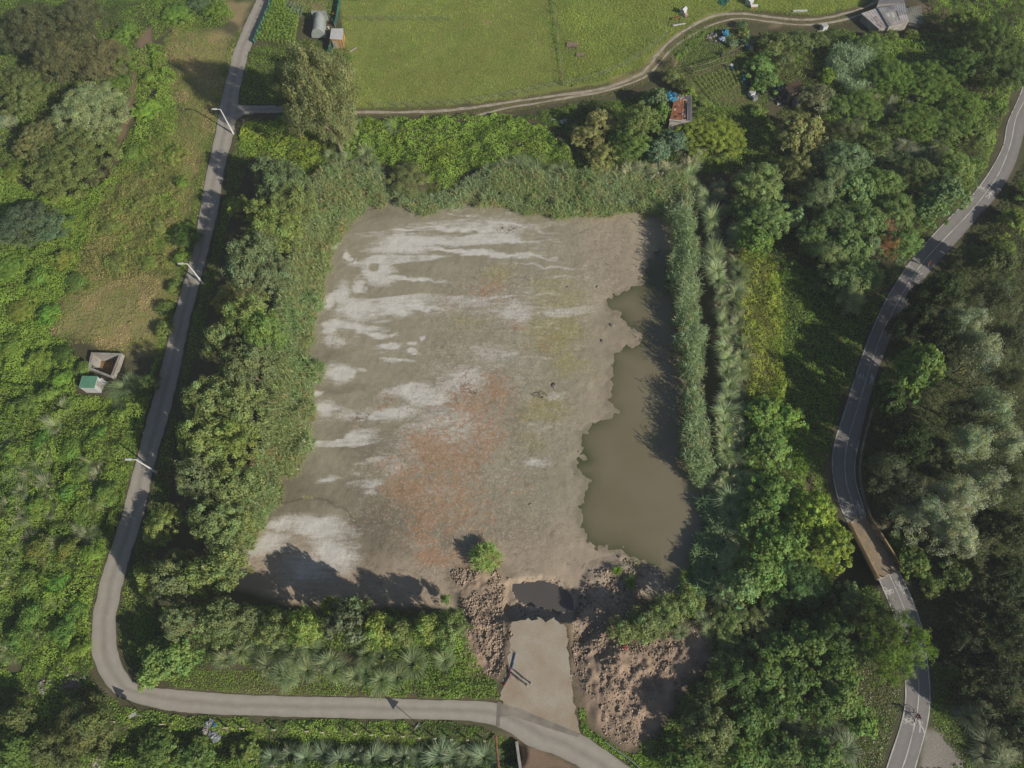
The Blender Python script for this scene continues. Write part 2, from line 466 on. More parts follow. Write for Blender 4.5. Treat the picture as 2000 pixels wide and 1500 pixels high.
def ellmask(px, py, lst, soft=.45):
    m = np.zeros(px.shape)
    for e in lst:
        cx, cy, rx, ry = e[:4]
        a = math.radians(e[4]) if len(e) > 4 else 0
        st = e[5] if len(e) > 5 else 1.0
        dx, dy = px-cx, py-cy
        u = (dx*math.cos(a)+dy*math.sin(a))/rx
        v = (-dx*math.sin(a)+dy*math.cos(a))/ry
        m = np.maximum(m, st*np.clip(1.25-(u*u+v*v)**.5*.85, 0, 1))
    return m
SALT = [(895,404,40,3,2,.6),(905,418,45,3,4,.8),(985,437,70,4,5,.8),(855,437,40,3,3,.7),(910,447,130,6,4,.9),(795,449,45,5,-4,.9),(815,470,110,14,-3),(960,468,100,5,6),(775,487,75,15,-2),
 (900,490,160,6,5),(1010,500,130,4,7,.8),(728,512,38,13,-10),(1060,521,110,4,6,.7),(742,533,38,24,5),(800,546,95,6,4,.9),(1090,541,60,3,6,.6),(1080,470,60,3,5,.5),(1130,520,40,3,5,.4),
 (640,590,14,26,25),(668,575,26,30,10),(705,560,17,17,30),(690,512,5,12,10),(678,500,5,15,15),(660,480,5,10,20),(700,606,52,26),(772,602,42,20,5),(825,597,62,9,8),(645,640,28,14,-20),(690,640,62,11,4),
 (650,666,28,18,10,.8),(742,656,50,6,6,.9),(835,665,9,7,30),(812,678,15,6),(815,692,16,5,8),(765,678,26,6),(772,702,48,4,6,.8),(660,727,30,24),(792,762,58,15,-8),(830,772,75,22,10),(620,770,14,9),(640,806,38,27),
 (702,816,72,15,6),(762,806,80,20,-5),(690,852,48,7,6),(625,865,20,6),(690,887,30,8,5),(638,936,30,13,-15),(690,926,32,9,5),(716,962,16,8),(700,720,20,5,5,.6),
 (622,1030,90,30,6,.85),(655,1080,60,42,25,.85),(548,1020,52,22,-20,.8),(525,1062,62,32,-15,.8),(600,1110,80,50,10,.7),
 (1010,608,62,40,10,.72),(900,745,80,42,-15,.72),(965,690,85,28,5,.6),(1050,832,50,20,10,.45),(1040,905,42,14,10,.7),(760,905,45,40,0,.72),(720,950,30,25,0,.7),(990,940,60,14,5,.4),
 (1040,450,70,5,6,.6),(1050,413,25,4,10,.7),(1060,700,60,8,8,.5),(1060,570,80,5,8,.55),(1070,600,70,5,8,.55),(1060,640,80,5,8,.5),(1080,770,40,16,0,.6),(860,960,60,30,0,.5),(880,830,130,80,0,.6),(1020,600,190,130,8,.42),(960,700,200,70,8,.42),(1050,480,110,60,5,.4),(960,900,160,80,5,.36),(1000,760,110,60,10,.4),(800,880,80,60,0,.5),(860,720,70,30,8,.4)]
RUST = [(955,560,60,36,0,.7),(880,600,40,40,0,.45),(1010,640,45,24,0,.7),(965,755,52,50,0,.8),(915,790,60,60,0,.8),(855,880,80,62,0,1),(795,962,72,42,0,1),(820,1025,46,52,0,.9),(845,1090,40,32,0,.9),(905,900,70,60,0,.8),
 (935,850,60,60,0,.8),(745,780,34,20,-30,.7),(780,925,60,36,0,.8),(1080,490,50,14,0,.4),(660,668,20,8,0,.6),(1180,470,70,60,0,.3),(890,1100,30,40,0,.7),(1050,860,80,60,0,.35),(1060,680,40,40,0,.5),(1000,960,80,50,0,.5),(850,960,60,60,0,.6),(1180,520,50,50,0,.35),(700,830,20,12,0,.6),(930,800,130,120,0,.6),(860,970,150,120,0,.75),(1000,1020,90,70,0,.45),(980,620,120,60,0,.35),(900,1040,100,60,0,.5),(1000,860,110,80,0,.3)]
ALGAE = [(1085,650,70,55,0,.9),(1110,710,60,40,0,.7),(1085,580,70,45,0,.7),(965,532,42,22,0,.8),(1060,790,80,50,0,.7),(1040,860,70,55,0,.5),(905,625,70,30,0,.5),(1080,545,80,20,0,.6),(905,700,60,30,0,.4),(870,840,50,30,0,.4),(600,970,14,5,0,.9),(1262,416,12,9,0,1.2),(1200,600,60,60,0,.3),(700,1010,50,20,0,.4),(975,880,50,40,0,.4)]
WET = [(1210,700,40,220,0,.35),(560,965,80,52,0,.75),(735,1035,70,75,0,.9),(640,975,110,14,10,.6),(720,880,60,50,0,.6),(660,760,70,14,0,.5),(700,960,70,30,0,.6),(960,1040,110,25,0,.3),(720,410,60,24,0,.5),(640,700,30,20,0,.4),(880,1060,40,30,0,.6)]

def build_ground():
    fx = np.arange(-47, 31, .2); mxl = np.arange(-112, -47, .42); mxr = np.arange(31.1, 100, .42)
    out = np.array([1.15**k for k in range(1, 30)])
    oc = np.cumsum(out*.5)
    oc = oc[oc < 900]
    X = np.r_[(-112-oc)[::-1], mxl, fx, mxr, 100+oc]
    fy = np.arange(2, 84, .2); myd = np.arange(-22, 2, .42); myu = np.arange(84.1, 138, .42)
    Y = np.r_[(-22-oc)[::-1], myd, fy, myu, 138+oc]
    xx, yy = np.meshgrid(X, Y)
    x, y = xx.ravel(), yy.ravel()
    z = terrain(x, y)
    n = len(x)
    # colours
    f1 = fbm(x, y, 6, 51)[:, None]; f2 = fbm(x, y, 1.5, 52)[:, None]
    col = np.tile(np.array(GCOL['litter']), (n, 1))*(0.7+.8*f1)
    col = col*(1-.3*f2)+np.array(GCOL['soil'])*.3*f2
    mg = np.clip(np.maximum.reduce([sstep(-6, -9, y), sstep(56, 66, x)*(y < 0), sstep(126, 136, y), sstep(-105, -112, x), sstep(96, 102, x)]), 0, 1)[:, None]
    col = col*(1-mg)+np.array((.075,.105,.032))*(.7+.6*f1)*mg
    for pl, cn, fe, st in PAINT:
        W = GV(pl)
        s = sdpoly(x, y, W)+(fbm(x, y, 2.0, 61)-.5)*fe*1.6
        w = (st*(1-sstep(-fe, fe*.3, s)))[:, None]
        c = np.array(GCOL[cn])*(0.72+.3*fbm(x, y, 2.5, 63)+.3*fbm(x, y, 9, 60))[:, None]
        col = col*(1-w)+c*w
    # bare shoulders of the farm track
    for T_ in TRK:
        d = sdline(x, y, T_)+(fbm(x, y, .8, 71)-.5)*.7
        w = .25*(1-sstep(.3, 1.1, d))[:, None]
        col = col*(1-w)+np.array(GCOL['tan'])*w
    for PW_, fe in ((DIRTR, 1.0), (MOUND, 1.0), (DIRTL, .8), (CRATER, .8)):
        s = sdpoly(x, y, PW_)+(fbm(x, y, 1.2, 62)-.5)*1.4
        w = (1-sstep(-fe, fe, s))[:, None]
        c = np.array(GCOL['dirt'])*(0.6+.8*fbm(x, y, 1.1, 64))[:, None]
        if PW_ is CRATER: c = c*.55
        if PW_ is DIRTR: c = c*.7  # shadow lying east of the crater, put into the dirt colour
        col = col*(1-w)+c*w
    px, py = px_of(x, y, z)
    wxp = 34*(fbm(x*.6, y, 3.5, 101, 4)-.5)+26*(fbm(x, y, 1.1, 103)-.5); wyp = 16*(fbm(x*.5, y, 3.0, 102, 4)-.5)+14*(fbm(x*.5, y, .9, 104)-.5)
    sp = sdpoly(x, y, POND)
    wp = (1-sstep(-.4, .9, sp))[:, None]
    sd_l = (1-sstep(-1, 2, sdpoly(x, y, DIRTL)))
    pinkw = sstep(1050, 1250, px)
    mud = np.array((.235,.215,.157))[None]*(1-pinkw[:, None])+np.array((.295,.248,.182))[None]*pinkw[:, None]
    south = sstep(960, 1130, py)[:, None]*.8
    mud = mud*(1-south)+np.array((.325,.255,.195))*south
    mud = mud*(0.88+.24*fbm(x, y, 3.0, 65))[:, None]
    wob = (fbm(x, y, 1.0, 66)-.5)*.5
    wet = np.clip(ellmask(px+wxp*1.5, py+wyp*2, WET)+wob*.3, 0, 1)[:, None]
    sw = sdpoly(x, y, WATER)
    wet = np.maximum(wet, (.5*(1-sstep(0, .8, sw+(fbm(x, y, 1, 67)-.5))))[:, None])
    mud = mud*(1-wet)+np.array((.125,.108,.078))*wet
    # tracks, tyre ruts and drying cracks in the southern mud
    ww = fbm(x*.55+y*.2, y*1.6-x*.3, 2.2, 68)
    mud = mud*(1-.25*(np.abs(ww-.5) < .018)[:, None]*south/.8)
    crk = GV([(500,1005),(540,985),(590,976),(640,978),(680,1000),(700,1040)], ZP)
    dc = sdline(x+.5*(fbm(x, y, 1, 69)-.5), y+.8*(fbm(x, y, 1, 70)-.5), crk)
    mud = mud*(1-.35*(1-sstep(.05, .25, dc)))[:, None]
    wdl = (wp[:, 0]*(1-.75*sd_l))[:, None]
    col = col*(1-wdl)+mud*wdl
    salt = np.clip(ellmask(px+wxp, py+wyp, SALT), 0, 1)*wp[:, 0]
    # wind-drawn parallel bands of salt on the northern half
    ca_, sa_ = math.cos(-.10), math.sin(-.10)
    ub, vb = x*ca_-y*sa_, x*sa_+y*ca_
    band = sstep(.46, .66, fbm(ub*.13+.25*fbm(x, y, 5, 120), vb, 1.9, 121, 3))
    reg = np.clip(ellmask(px, py, [(960,520,240,130,5,.9),(760,560,150,150,0,.8),(1080,600,110,110,0,.7)]), 0, .8)
    salt = np.maximum(salt, band*reg*.95*wp[:, 0])
    band2 = sstep(.48, .62, fbm(ub*.22, vb, 1.6, 131, 3))
    salt = np.maximum(salt*(1-.6*(1-band2)*ellmask(px, py, [(680,880,90,100,0,1)])), band2*.8*ellmask(px, py, [(680,870,90,110,0,.9),(860,800,160,110,0,.55)])*wp[:, 0])
    ring = np.clip(1.3-np.hypot((px-731)/11, (py-523)/9), 0, 1)
    salt = salt*(1-ring)
    rust = np.clip(ellmask(px+wxp*1.5, py+wyp*2.5, RUST), 0, 1)*wp[:, 0]
    alg = np.clip(ellmask(px+wxp*1.5, py+wyp*1.5, ALGAE), 0, 1)*wp[:, 0]
    nx_, ny_ = len(X), len(Y)
    ii, jj = np.meshgrid(np.arange(nx_-1), np.arange(ny_-1))
    a = (jj*nx_+ii).ravel()
    Q = np.stack([a, a+1, a+nx_+1, a+nx_], 1)
    cx, cy = x[Q].mean(1), y[Q].mean(1)
    inside = sdpoly(cx, cy, POND) < .6
    for nm, sel in (('ground', ~inside), ('pond_bed', inside)):
        q = Q[sel]
        used, inv = np.unique(q, return_inverse=True)
        q = inv.reshape(-1, 4)
        me = bpy.data.meshes.new(nm)
        me.vertices.add(len(used)); me.vertices.foreach_set('co', np.stack([x[used], y[used], z[used]], 1).astype(np.float32).reshape(-1))
        me.loops.add(q.size); me.loops.foreach_set('vertex_index', q.reshape(-1).astype(np.int32))
        me.polygons.add(len(q)); me.polygons.foreach_set('loop_start', np.arange(0, q.size, 4, dtype=np.int32)); me.polygons.foreach_set('loop_total', np.full(len(q), 4, np.int32))
        at = me.color_attributes.new('Col', 'FLOAT_COLOR', 'POINT')
        c4 = np.ones((len(used), 4), np.float32); c4[:, :3] = col[used]
        at.data.foreach_set('color', c4.reshape(-1))
        at = me.color_attributes.new('Msk', 'FLOAT_COLOR', 'POINT')
        c4 = np.ones((len(used), 4), np.float32); c4[:, 0] = salt[used]; c4[:, 1] = rust[used]; c4[:, 2] = alg[used]
        at.data.foreach_set('color', c4.reshape(-1))
        me.update(calc_edges=True)
        me.polygons.foreach_set('use_smooth', [True]*len(me.polygons))
        tag(link(nm, me, ground_material()), kind='structure')

def ground_material():
    if 'ground' in MATS: return MATS['ground']
    m, nt, o = newmat('earth')
    N = nt.nodes.new; L = nt.links.new
    def math_(op, a, b=None, c=None):
        n = N('ShaderNodeMath'); n.operation = op
        for i, v in enumerate((a, b, c)):
            if v is None: continue
            if isinstance(v, (int, float)): n.inputs[i].default_value = v
            else: L(v, n.inputs[i])
        return n.outputs[0]
    def noise(sc, det=6, ro=.6, v=None):
        n = N('ShaderNodeTexNoise'); n.inputs['Scale'].default_value = sc; n.inputs['Detail'].default_value = det; n.inputs['Roughness'].default_value = ro
        L(v if v else geo, n.inputs['Vector']); return n.outputs[0]
    def ss(x, a, b):
        n = N('ShaderNodeMapRange'); n.interpolation_type = 'SMOOTHSTEP'; n.inputs[1].default_value = a; n.inputs[2].default_value = b
        L(x, n.inputs[0]); return n.outputs[0]
    def mixc(f, a, col):
        n = N('ShaderNodeMix'); n.data_type = 'RGBA'
        L(f, n.inputs[0]); L(a, n.inputs[6])
        if isinstance(col, tuple): n.inputs[7].default_value = (*col, 1)
        else: L(col, n.inputs[7])
        return n.outputs[2]
    tcn = N('ShaderNodeTexCoord'); geo = tcn.outputs['Object']
    at = N('ShaderNodeAttribute'); at.attribute_name = 'Col'
    mk = N('ShaderNodeAttribute'); mk.attribute_name = 'Msk'
    sp = N('ShaderNodeSeparateColor'); L(mk.outputs['Color'], sp.inputs[0])
    nf = noise(4.5, 8, .75); nm_ = noise(1.1, 7, .65); nb = noise(.35, 5, .6)
    mp = N('ShaderNodeMapping'); mp.inputs['Scale'].default_value = (.35, 1.6, 1); mp.inputs['Rotation'].default_value = (0, 0, -.09); L(geo, mp.inputs[0])
    nst = noise(1.3, 7, .65, mp.outputs[0])
    c = at.outputs['Color']
    # yellow-green algae film, broken up
    fa = math_('MULTIPLY', ss(math_('ADD', sp.outputs[2], math_('MULTIPLY', math_('SUBTRACT', nst, .5), 1.4)), .28, .85), .75)
    c = mixc(fa, c, (.235, .21, .075))
    # salt crust, soft wind-drawn edges with speckle where thin
    fs0 = math_('ADD', sp.outputs[0], math_('ADD', math_('MULTIPLY', math_('SUBTRACT', nst, .5), .85), math_('MULTIPLY', math_('SUBTRACT', nf, .5), .5)))
    fs = math_('MULTIPLY', ss(fs0, .30, .88), .84)
    c = mixc(fs, c, (.50, .485, .46))
    # rust-coloured speckled crust
    nr = noise(1.9, 12, .82)
    fr0 = math_('ADD', math_('MULTIPLY', sp.outputs[1], .8), math_('ADD', math_('MULTIPLY', math_('SUBTRACT', nr, .5), 2.6), math_('MULTIPLY', math_('SUBTRACT', nm_, .5), 1.0)))
    fr = math_('MULTIPLY', math_('MULTIPLY', ss(fr0, .45, .60), .66), ss(sp.outputs[1], .02, .3))
    c = mixc(fr, c, (.285, .155, .08))
    npk = noise(7.0, 6, .8)
    fp = math_('MULTIPLY', math_('MULTIPLY', ss(npk, .54, .64), ss(sp.outputs[1], .02, .4)), .6)
    c = mixc(fp, c, (.12, .09, .06))
    npl = noise(3.2, 9, .85)
    c = mixc(math_('MULTIPLY', math_('MULTIPLY', ss(npl, .525, .58), ss(math_('ADD', sp.outputs[1], math_('MULTIPLY', sp.outputs[2], .6)), .02, .4)), .62), c, (.43, .385, .335))
    vo = N('ShaderNodeTexVoronoi'); vo.feature = 'DISTANCE_TO_EDGE'; vo.inputs['Scale'].default_value = .9
    wv = N('ShaderNodeVectorMath'); wv.operation = 'MULTIPLY_ADD'; nv = N('ShaderNodeTexNoise'); nv.inputs['Scale'].default_value = 1.2; L(geo, nv.inputs['Vector']); wv.inputs[1].default_value = (1.5, 1.5, 0); L(nv.outputs['Color'], wv.inputs[0]); L(geo, wv.inputs[2]); L(wv.outputs[0], vo.inputs['Vector'])
    ck = math_('MULTIPLY', math_('MULTIPLY', math_('SUBTRACT', 1.0, ss(vo.outputs[0], .0, .06)), ss(math_('ADD', sp.outputs[1], math_('MULTIPLY', sp.outputs[2], .5)), .02, .25)), .4)
    c = mixc(ck, c, (.12, .095, .065))
    # mottling
    v = math_('ADD', .50, math_('ADD', math_('MULTIPLY', nf, .62), math_('MULTIPLY', nm_, .38)))
    sc = N('ShaderNodeVectorMath'); sc.operation = 'SCALE'; L(c, sc.inputs[0]); L(v, sc.inputs['Scale'])
    b = N('ShaderNodeBsdfPrincipled'); b.inputs['Roughness'].default_value = .85; b.inputs['Specular IOR Level'].default_value = .2
    L(sc.outputs[0], b.inputs['Base Color'])
    bp = N('ShaderNodeBump'); bp.inputs['Strength'].default_value = .8; bp.inputs['Distance'].default_value = .09
    L(math_('ADD', nf, math_('MULTIPLY', nr, .6)), bp.inputs['Height']); L(bp.outputs[0], b.inputs['Normal'])
    L(b.outputs[0], o.inputs[0])
    MATS['ground'] = m
    return m
build_ground()

# ------------------------------------------------------------------ water
def water_material(name, col, col2, ):
    m, nt, o = newmat(name)
    N = nt.nodes.new; L = nt.links.new
    b = N('ShaderNodeBsdfPrincipled'); b.inputs['Roughness'].default_value = .06; b.inputs['Specular IOR Level'].default_value = .6
    tcn = N('ShaderNodeTexCoord')
    at = N('ShaderNodeAttribute'); at.attribute_name = 'Col'
    n = N('ShaderNodeTexNoise'); n.inputs['Scale'].default_value = .12; n.inputs['Detail'].default_value = 3
    L(tcn.outputs['Object'], n.inputs['Vector'])
    r = N('ShaderNodeValToRGB'); r.color_ramp.elements[0].position = .4; r.color_ramp.elements[1].position = .65
    r.color_ramp.elements[0].color = (*col, 1); r.color_ramp.elements[1].color = (*col2, 1)
    L(n.outputs[0], r.inputs[0])
    mx = N('ShaderNodeMix'); mx.data_type = 'RGBA'; mx.blend_type = 'MULTIPLY'; mx.inputs[0].default_value = 1
    L(r.outputs[0], mx.inputs[6]); L(at.outputs['Color'], mx.inputs[7]); L(mx.outputs[2], b.inputs['Base Color'])
    n2 = N('ShaderNodeTexNoise'); n2.inputs['Scale'].default_value = 2.5; n2.inputs['Detail'].default_value = 2
    L(tcn.outputs['Object'], n2.inputs['Vector'])
    bp = N('ShaderNodeBump'); bp.inputs['Strength'].default_value = .04; bp.inputs['Distance'].default_value = .02
    L(n2.outputs[0], bp.inputs['Height']); L(bp.outputs[0], b.inputs['Normal']); L(b.outputs[0], o.inputs[0])
    return m

def water_sheet(name, outer, z, mtl, step, shore=None):
    x0, y0 = outer.min(0)-1; x1, y1 = outer.max(0)+1
    X = np.arange(x0, x1, step); Y = np.arange(y0, y1, step)
    xx, yy = np.meshgrid(X, Y); x, y = xx.ravel(), yy.ravel()
    s = sdpoly(x, y, outer)
    nx_ = len(X)
    ii, jj = np.meshgrid(np.arange(nx_-1), np.arange(len(Y)-1))
    a = (jj*nx_+ii).ravel(); Q = np.stack([a, a+1, a+nx_+1, a+nx_], 1)
    Q = Q[(s[Q] < (2.6 if shore else 1.2)).all(1)]
    used, inv = np.unique(Q, return_inverse=True); q = inv.reshape(-1, 4)
    me = bpy.data.meshes.new(name)
    me.from_pydata(np.stack([x[used], y[used], np.full(len(used), z)], 1).tolist(), [], q.tolist())
    at = me.color_attributes.new('Col', 'FLOAT_COLOR', 'POINT')
    d = -s[used]
    px, py = px_of(x[used], y[used], np.full(len(used), z))
    g = np.exp(-np.clip(d, 0, 9)/1.3)*(px < 1290 if shore else 0)*(.6+.8*fbm(x[used], y[used], 4, 88))
    g = np.maximum(g, (np.exp(-np.hypot((px-1270)/45, (py-545)/45)**2)*1.0 if shore else 0))
    g = np.clip(g, 0, 1)[:, None]
    c = np.ones((len(used), 3))*(1-g)+np.array((.42,.52,.34))*g
    c4 = np.ones((len(used), 4), np.float32); c4[:, :3] = c
    at.data.foreach_set('color', c4.reshape(-1))
    return tag(link(name, me, mtl), kind='structure')
water_sheet('pond_water', WATER, ZP-.02, water_material('murky_water', (.160,.138,.090), (.138,.122,.070)), .35, True)
water_sheet('pool_water', CRATER, -2.06, water_material('dark_water', (.085,.076,.068), (.072,.065,.060)), .3)

# ------------------------------------------------------------------ roads
def road_mesh(name, Lp, Rp, z, mtl, sub=6, n=6, edge=.0, seed=0, z1=None):
    A = catmull(GV(Lp), sub); B = catmull(GV(Rp), sub)
    m = max(len(A), len(B))*2
    A = resample(A, m); B = resample(B, m)
    if edge:
        t = np.arange(m)*.7
        na = (vnoise(t, t*0, seed)-.5)*2*edge; nb = (vnoise(t, t*0+5, seed+1)-.5)*2*edge
        d = (B-A)/np.linalg.norm(B-A, axis=1)[:, None]
        A = A+d*na[:, None]; B = B+d*nb[:, None]
    V = []; U = []
    s = np.r_[0, np.cumsum(np.hypot(*(A[1:]-A[:-1]).T))]
    for i in range(m):
        for k in range(n+1):
            t = k/n
            p = A[i]*(1-t)+B[i]*t
            V.append((p[0], p[1], z)); U.append((t, s[i]))
    Fc = [(i*(n+1)+k, i*(n+1)+k+1, (i+1)*(n+1)+k+1, (i+1)*(n+1)+k) for i in range(m-1) for k in range(n)]
    b = len(V)
    for i in range(m):            # thin skirt so the slab has an edge
        V.append((A[i][0], A[i][1], z-.3)); V.append((B[i][0], B[i][1], z-.3)); U += [(0, s[i]), (1, s[i])]
    for i in range(m-1):
        Fc.append((i*(n+1), (i+1)*(n+1), b+2*i+2, b+2*i)); Fc.append((i*(n+1)+n, b+2*i+1, b+2*i+3, (i+1)*(n+1)+n))
    me = mesh_from(name, V, Fc)
    uv = me.uv_layers.new(name='UVMap')
    for l in me.loops: uv.data[l.index].uv = U[l.vertex_index]
    # make sure faces look up
    if me.polygons[0].normal.z < 0: me.flip_normals()
    return tag(link(name, me, mtl), kind='structure'), A, B

def road_material(name, base, worn, dark, lanes=(.28, .72)):
    m, nt, o = newmat(name)
    N = nt.nodes.new; L = nt.links.new
    b = N('ShaderNodeBsdfPrincipled'); b.inputs['Roughness'].default_value = .9; b.inputs['Specular IOR Level'].default_value = .15
    uv = N('ShaderNodeUVMap'); sx = N('ShaderNodeSeparateXYZ'); L(uv.outputs[0], sx.inputs[0])
    r = N('ShaderNodeValToRGB'); e = r.color_ramp.elements
    e[0].position = 0; e[0].color = (*[c*.88 for c in base], 1)
    e[1].position = 1; e[1].color = (*[c*.88 for c in base], 1)
    for p, c in ((.1, base), (lanes[0], worn), (.5, dark), (lanes[1], worn), (.9, base)):
        q = e.new(p); q.color = (*c, 1)
    tcn = N('ShaderNodeTexCoord')
    n0 = N('ShaderNodeTexNoise'); n0.inputs['Scale'].default_value = .25; n0.inputs['Detail'].default_value = 3; L(tcn.outputs['Object'], n0.inputs['Vector'])
    w = N('ShaderNodeMath'); w.operation = 'MULTIPLY_ADD'; w.inputs[1].default_value = .25; L(n0.outputs[0], w.inputs[0])
    s_ = N('ShaderNodeMath'); s_.operation = 'SUBTRACT'; s_.inputs[1].default_value = .125; L(sx.outputs[0], s_.inputs[0]); L(s_.outputs[0], w.inputs[2])
    L(w.outputs[0], r.inputs[0])
    n1 = N('ShaderNodeTexNoise'); n1.inputs['Scale'].default_value = 9; n1.inputs['Detail'].default_value = 8; n1.inputs['Roughness'].default_value = .8; L(tcn.outputs['Object'], n1.inputs['Vector'])
    n2 = N('ShaderNodeTexNoise'); n2.inputs['Scale'].default_value = .8; n2.inputs['Detail'].default_value = 6; n2.inputs['Roughness'].default_value = .7; L(tcn.outputs['Object'], n2.inputs['Vector'])
    a = N('ShaderNodeMath'); a.operation = 'MULTIPLY_ADD'; a.inputs[1].default_value = .3; a.inputs[2].default_value = .66; L(n1.outputs[0], a.inputs[0])
    a2 = N('ShaderNodeMath'); a2.operation = 'MULTIPLY_ADD'; a2.inputs[1].default_value = .46; L(n2.outputs[0], a2.inputs[0]); L(a.outputs[0], a2.inputs[2])
    sc = N('ShaderNodeVectorMath'); sc.operation = 'SCALE'; L(r.outputs[0], sc.inputs[0]); L(a2.outputs[0], sc.inputs['Scale'])
    L(sc.outputs[0], b.inputs['Base Color']); L(b.outputs[0], o.inputs[0])
    return m
LANE_M = road_material('lane_asphalt', (.262,.240,.208), (.28,.256,.224), (.215,.196,.168))
road_mesh('lane', LANE_L, LANE_R, .05, LANE_M, edge=.10)
road_mesh('spur_road', SPUR_U, SPUR_D, .043, LANE_M, edge=.15)
PATH_M = road_material('path_asphalt', (.185,.172,.166), (.196,.183,.176), (.176,.163,.157))
pA, a1, b1 = road_mesh('cycle_path', PATH_L, PATH_R, .05, PATH_M)
pB, a2, b2 = road_mesh('cycle_path', P2_L, P2_R, .05, PATH_M)
RUT_M = mat('track_gravel', (.38,.335,.27), .95, var=.25, sc=5, col2=(.27,.225,.165), sc2=.9)
def rut(T_, w, seed):
    P = catmull(GV(T_), 5)
    m = int(len(P)*2)
    P = resample(P, m)
    d = np.gradient(P, axis=0); d /= np.linalg.norm(d, axis=1)[:, None]
    nrm = np.stack([-d[:, 1], d[:, 0]], 1)
    t = np.arange(m)*.35
    wl = w*(.5+.8*vnoise(t, t*0, seed)); wr = w*(.5+.8*vnoise(t, t*0+9, seed+3))
    z = terrain(P[:, 0], P[:, 1])+.03
    V = []; Fc = []
    for i in range(m):
        for k, o_ in ((0, -wl[i]), (1, 0), (2, wr[i])):
            q = P[i]+nrm[i]*o_
            V.append((q[0], q[1], z[i] if k == 1 else z[i]-.012))
        if i: Fc += [((i-1)*3, (i-1)*3+1, i*3+1, i*3), ((i-1)*3+1, (i-1)*3+2, i*3+2, i*3+1)]
    me = mesh_from('farm_track', V, Fc)
    if me.polygons[0].normal.z < 0: me.flip_normals()
    tag(link('farm_track', me, RUT_M), kind='structure')
rut(TRACK_A, .33, 1); rut(TRACK_B, .25, 5)

# ramp of compacted gravel
def flat_poly(name, P, z, mtl, th=.25, jag=0.0, seed=0):
    P = np.asarray(P)
    if jag:
        Q = []
        for i in range(len(P)):
            a, b = P[i], P[(i+1) % len(P)]
            L_ = np.linalg.norm(b-a); k = max(1, int(L_/.35))
            for j in range(k): Q.append(a+(b-a)*j/k)
        Q = np.array(Q); rg = np.random.default_rng(seed)
        Q += rg.normal(0, jag, Q.shape); P = Q
    mb = MB(); mb.prism([tuple(p) for p in P], z-th, z)
    o = mb.build(name, mtl)
    return tag(o, kind='structure')
APR_M = mat('ramp_gravel', (.36,.32,.26), .95, var=.12, sc=6, col2=(.30,.235,.165), sc2=.28, bump=.25)
flat_poly('ramp', APRON, .04, APR_M, .35, jag=.17, seed=4)
flat_poly('lane_slab', GV([(1000,1381),(1060,1403),(1133,1433),(1128,1440),(1080,1425),(1000,1398),(975,1400),(975,1371)]), .056, mat('slab', (.27,.24,.20), .9, var=.2, sc=2, sc2=.5), .02)
flat_poly('lane_joint', GV([(971,1370),(979,1371),(976,1420),(969,1418)]), .06, mat('joint', (.20,.18,.155), .9), .03)

# painted markings
WH = mat('road_paint', (.55,.54,.50), .8, var=.2, sc=8)
def line_mark(name, pts, w, z=.058, sub=6, brk=None):
    P = catmull(GV(pts), sub); P = resample(P, len(P)*2)
    d = np.gradient(P, axis=0); d /= np.linalg.norm(d, axis=1)[:, None]
    nr = np.stack([-d[:, 1], d[:, 0]], 1)
    V = []; Fc = []
    rg = np.random.default_rng(3)
    for i in range(len(P)):
        for s_ in (-1, 1):
            q = P[i]+nr[i]*s_*w/2
            V.append((q[0], q[1], z))
        if i and not (brk and rg.random() < brk): Fc.append((2*i-2, 2*i-1, 2*i+1, 2*i))
    me = mesh_from(name, V, Fc)
    if me.polygons[0].normal.z < 0: me.flip_normals()
    tag(link(name, me, WH), kind='structure')
def inset(Lp, Rp, t):
    return [(a[0]+(b[0]-a[0])*t, a[1]+(b[1]-a[1])*t) for a, b in zip(Lp, Rp)]
line_mark('centre_line', PATH_C, .13); line_mark('centre_line', P2_C, .13)
line_mark('edge_line', inset(PATH_L, PATH_R, .035), .13, brk=.12); line_mark('edge_line', inset(P2_L, P2_R, .035), .12, brk=.05)
line_mark('edge_line', inset(PATH_L, PATH_R, .965)[-5:], .13); line_mark('edge_line', inset(P2_L, P2_R, .965), .13, brk=.04)

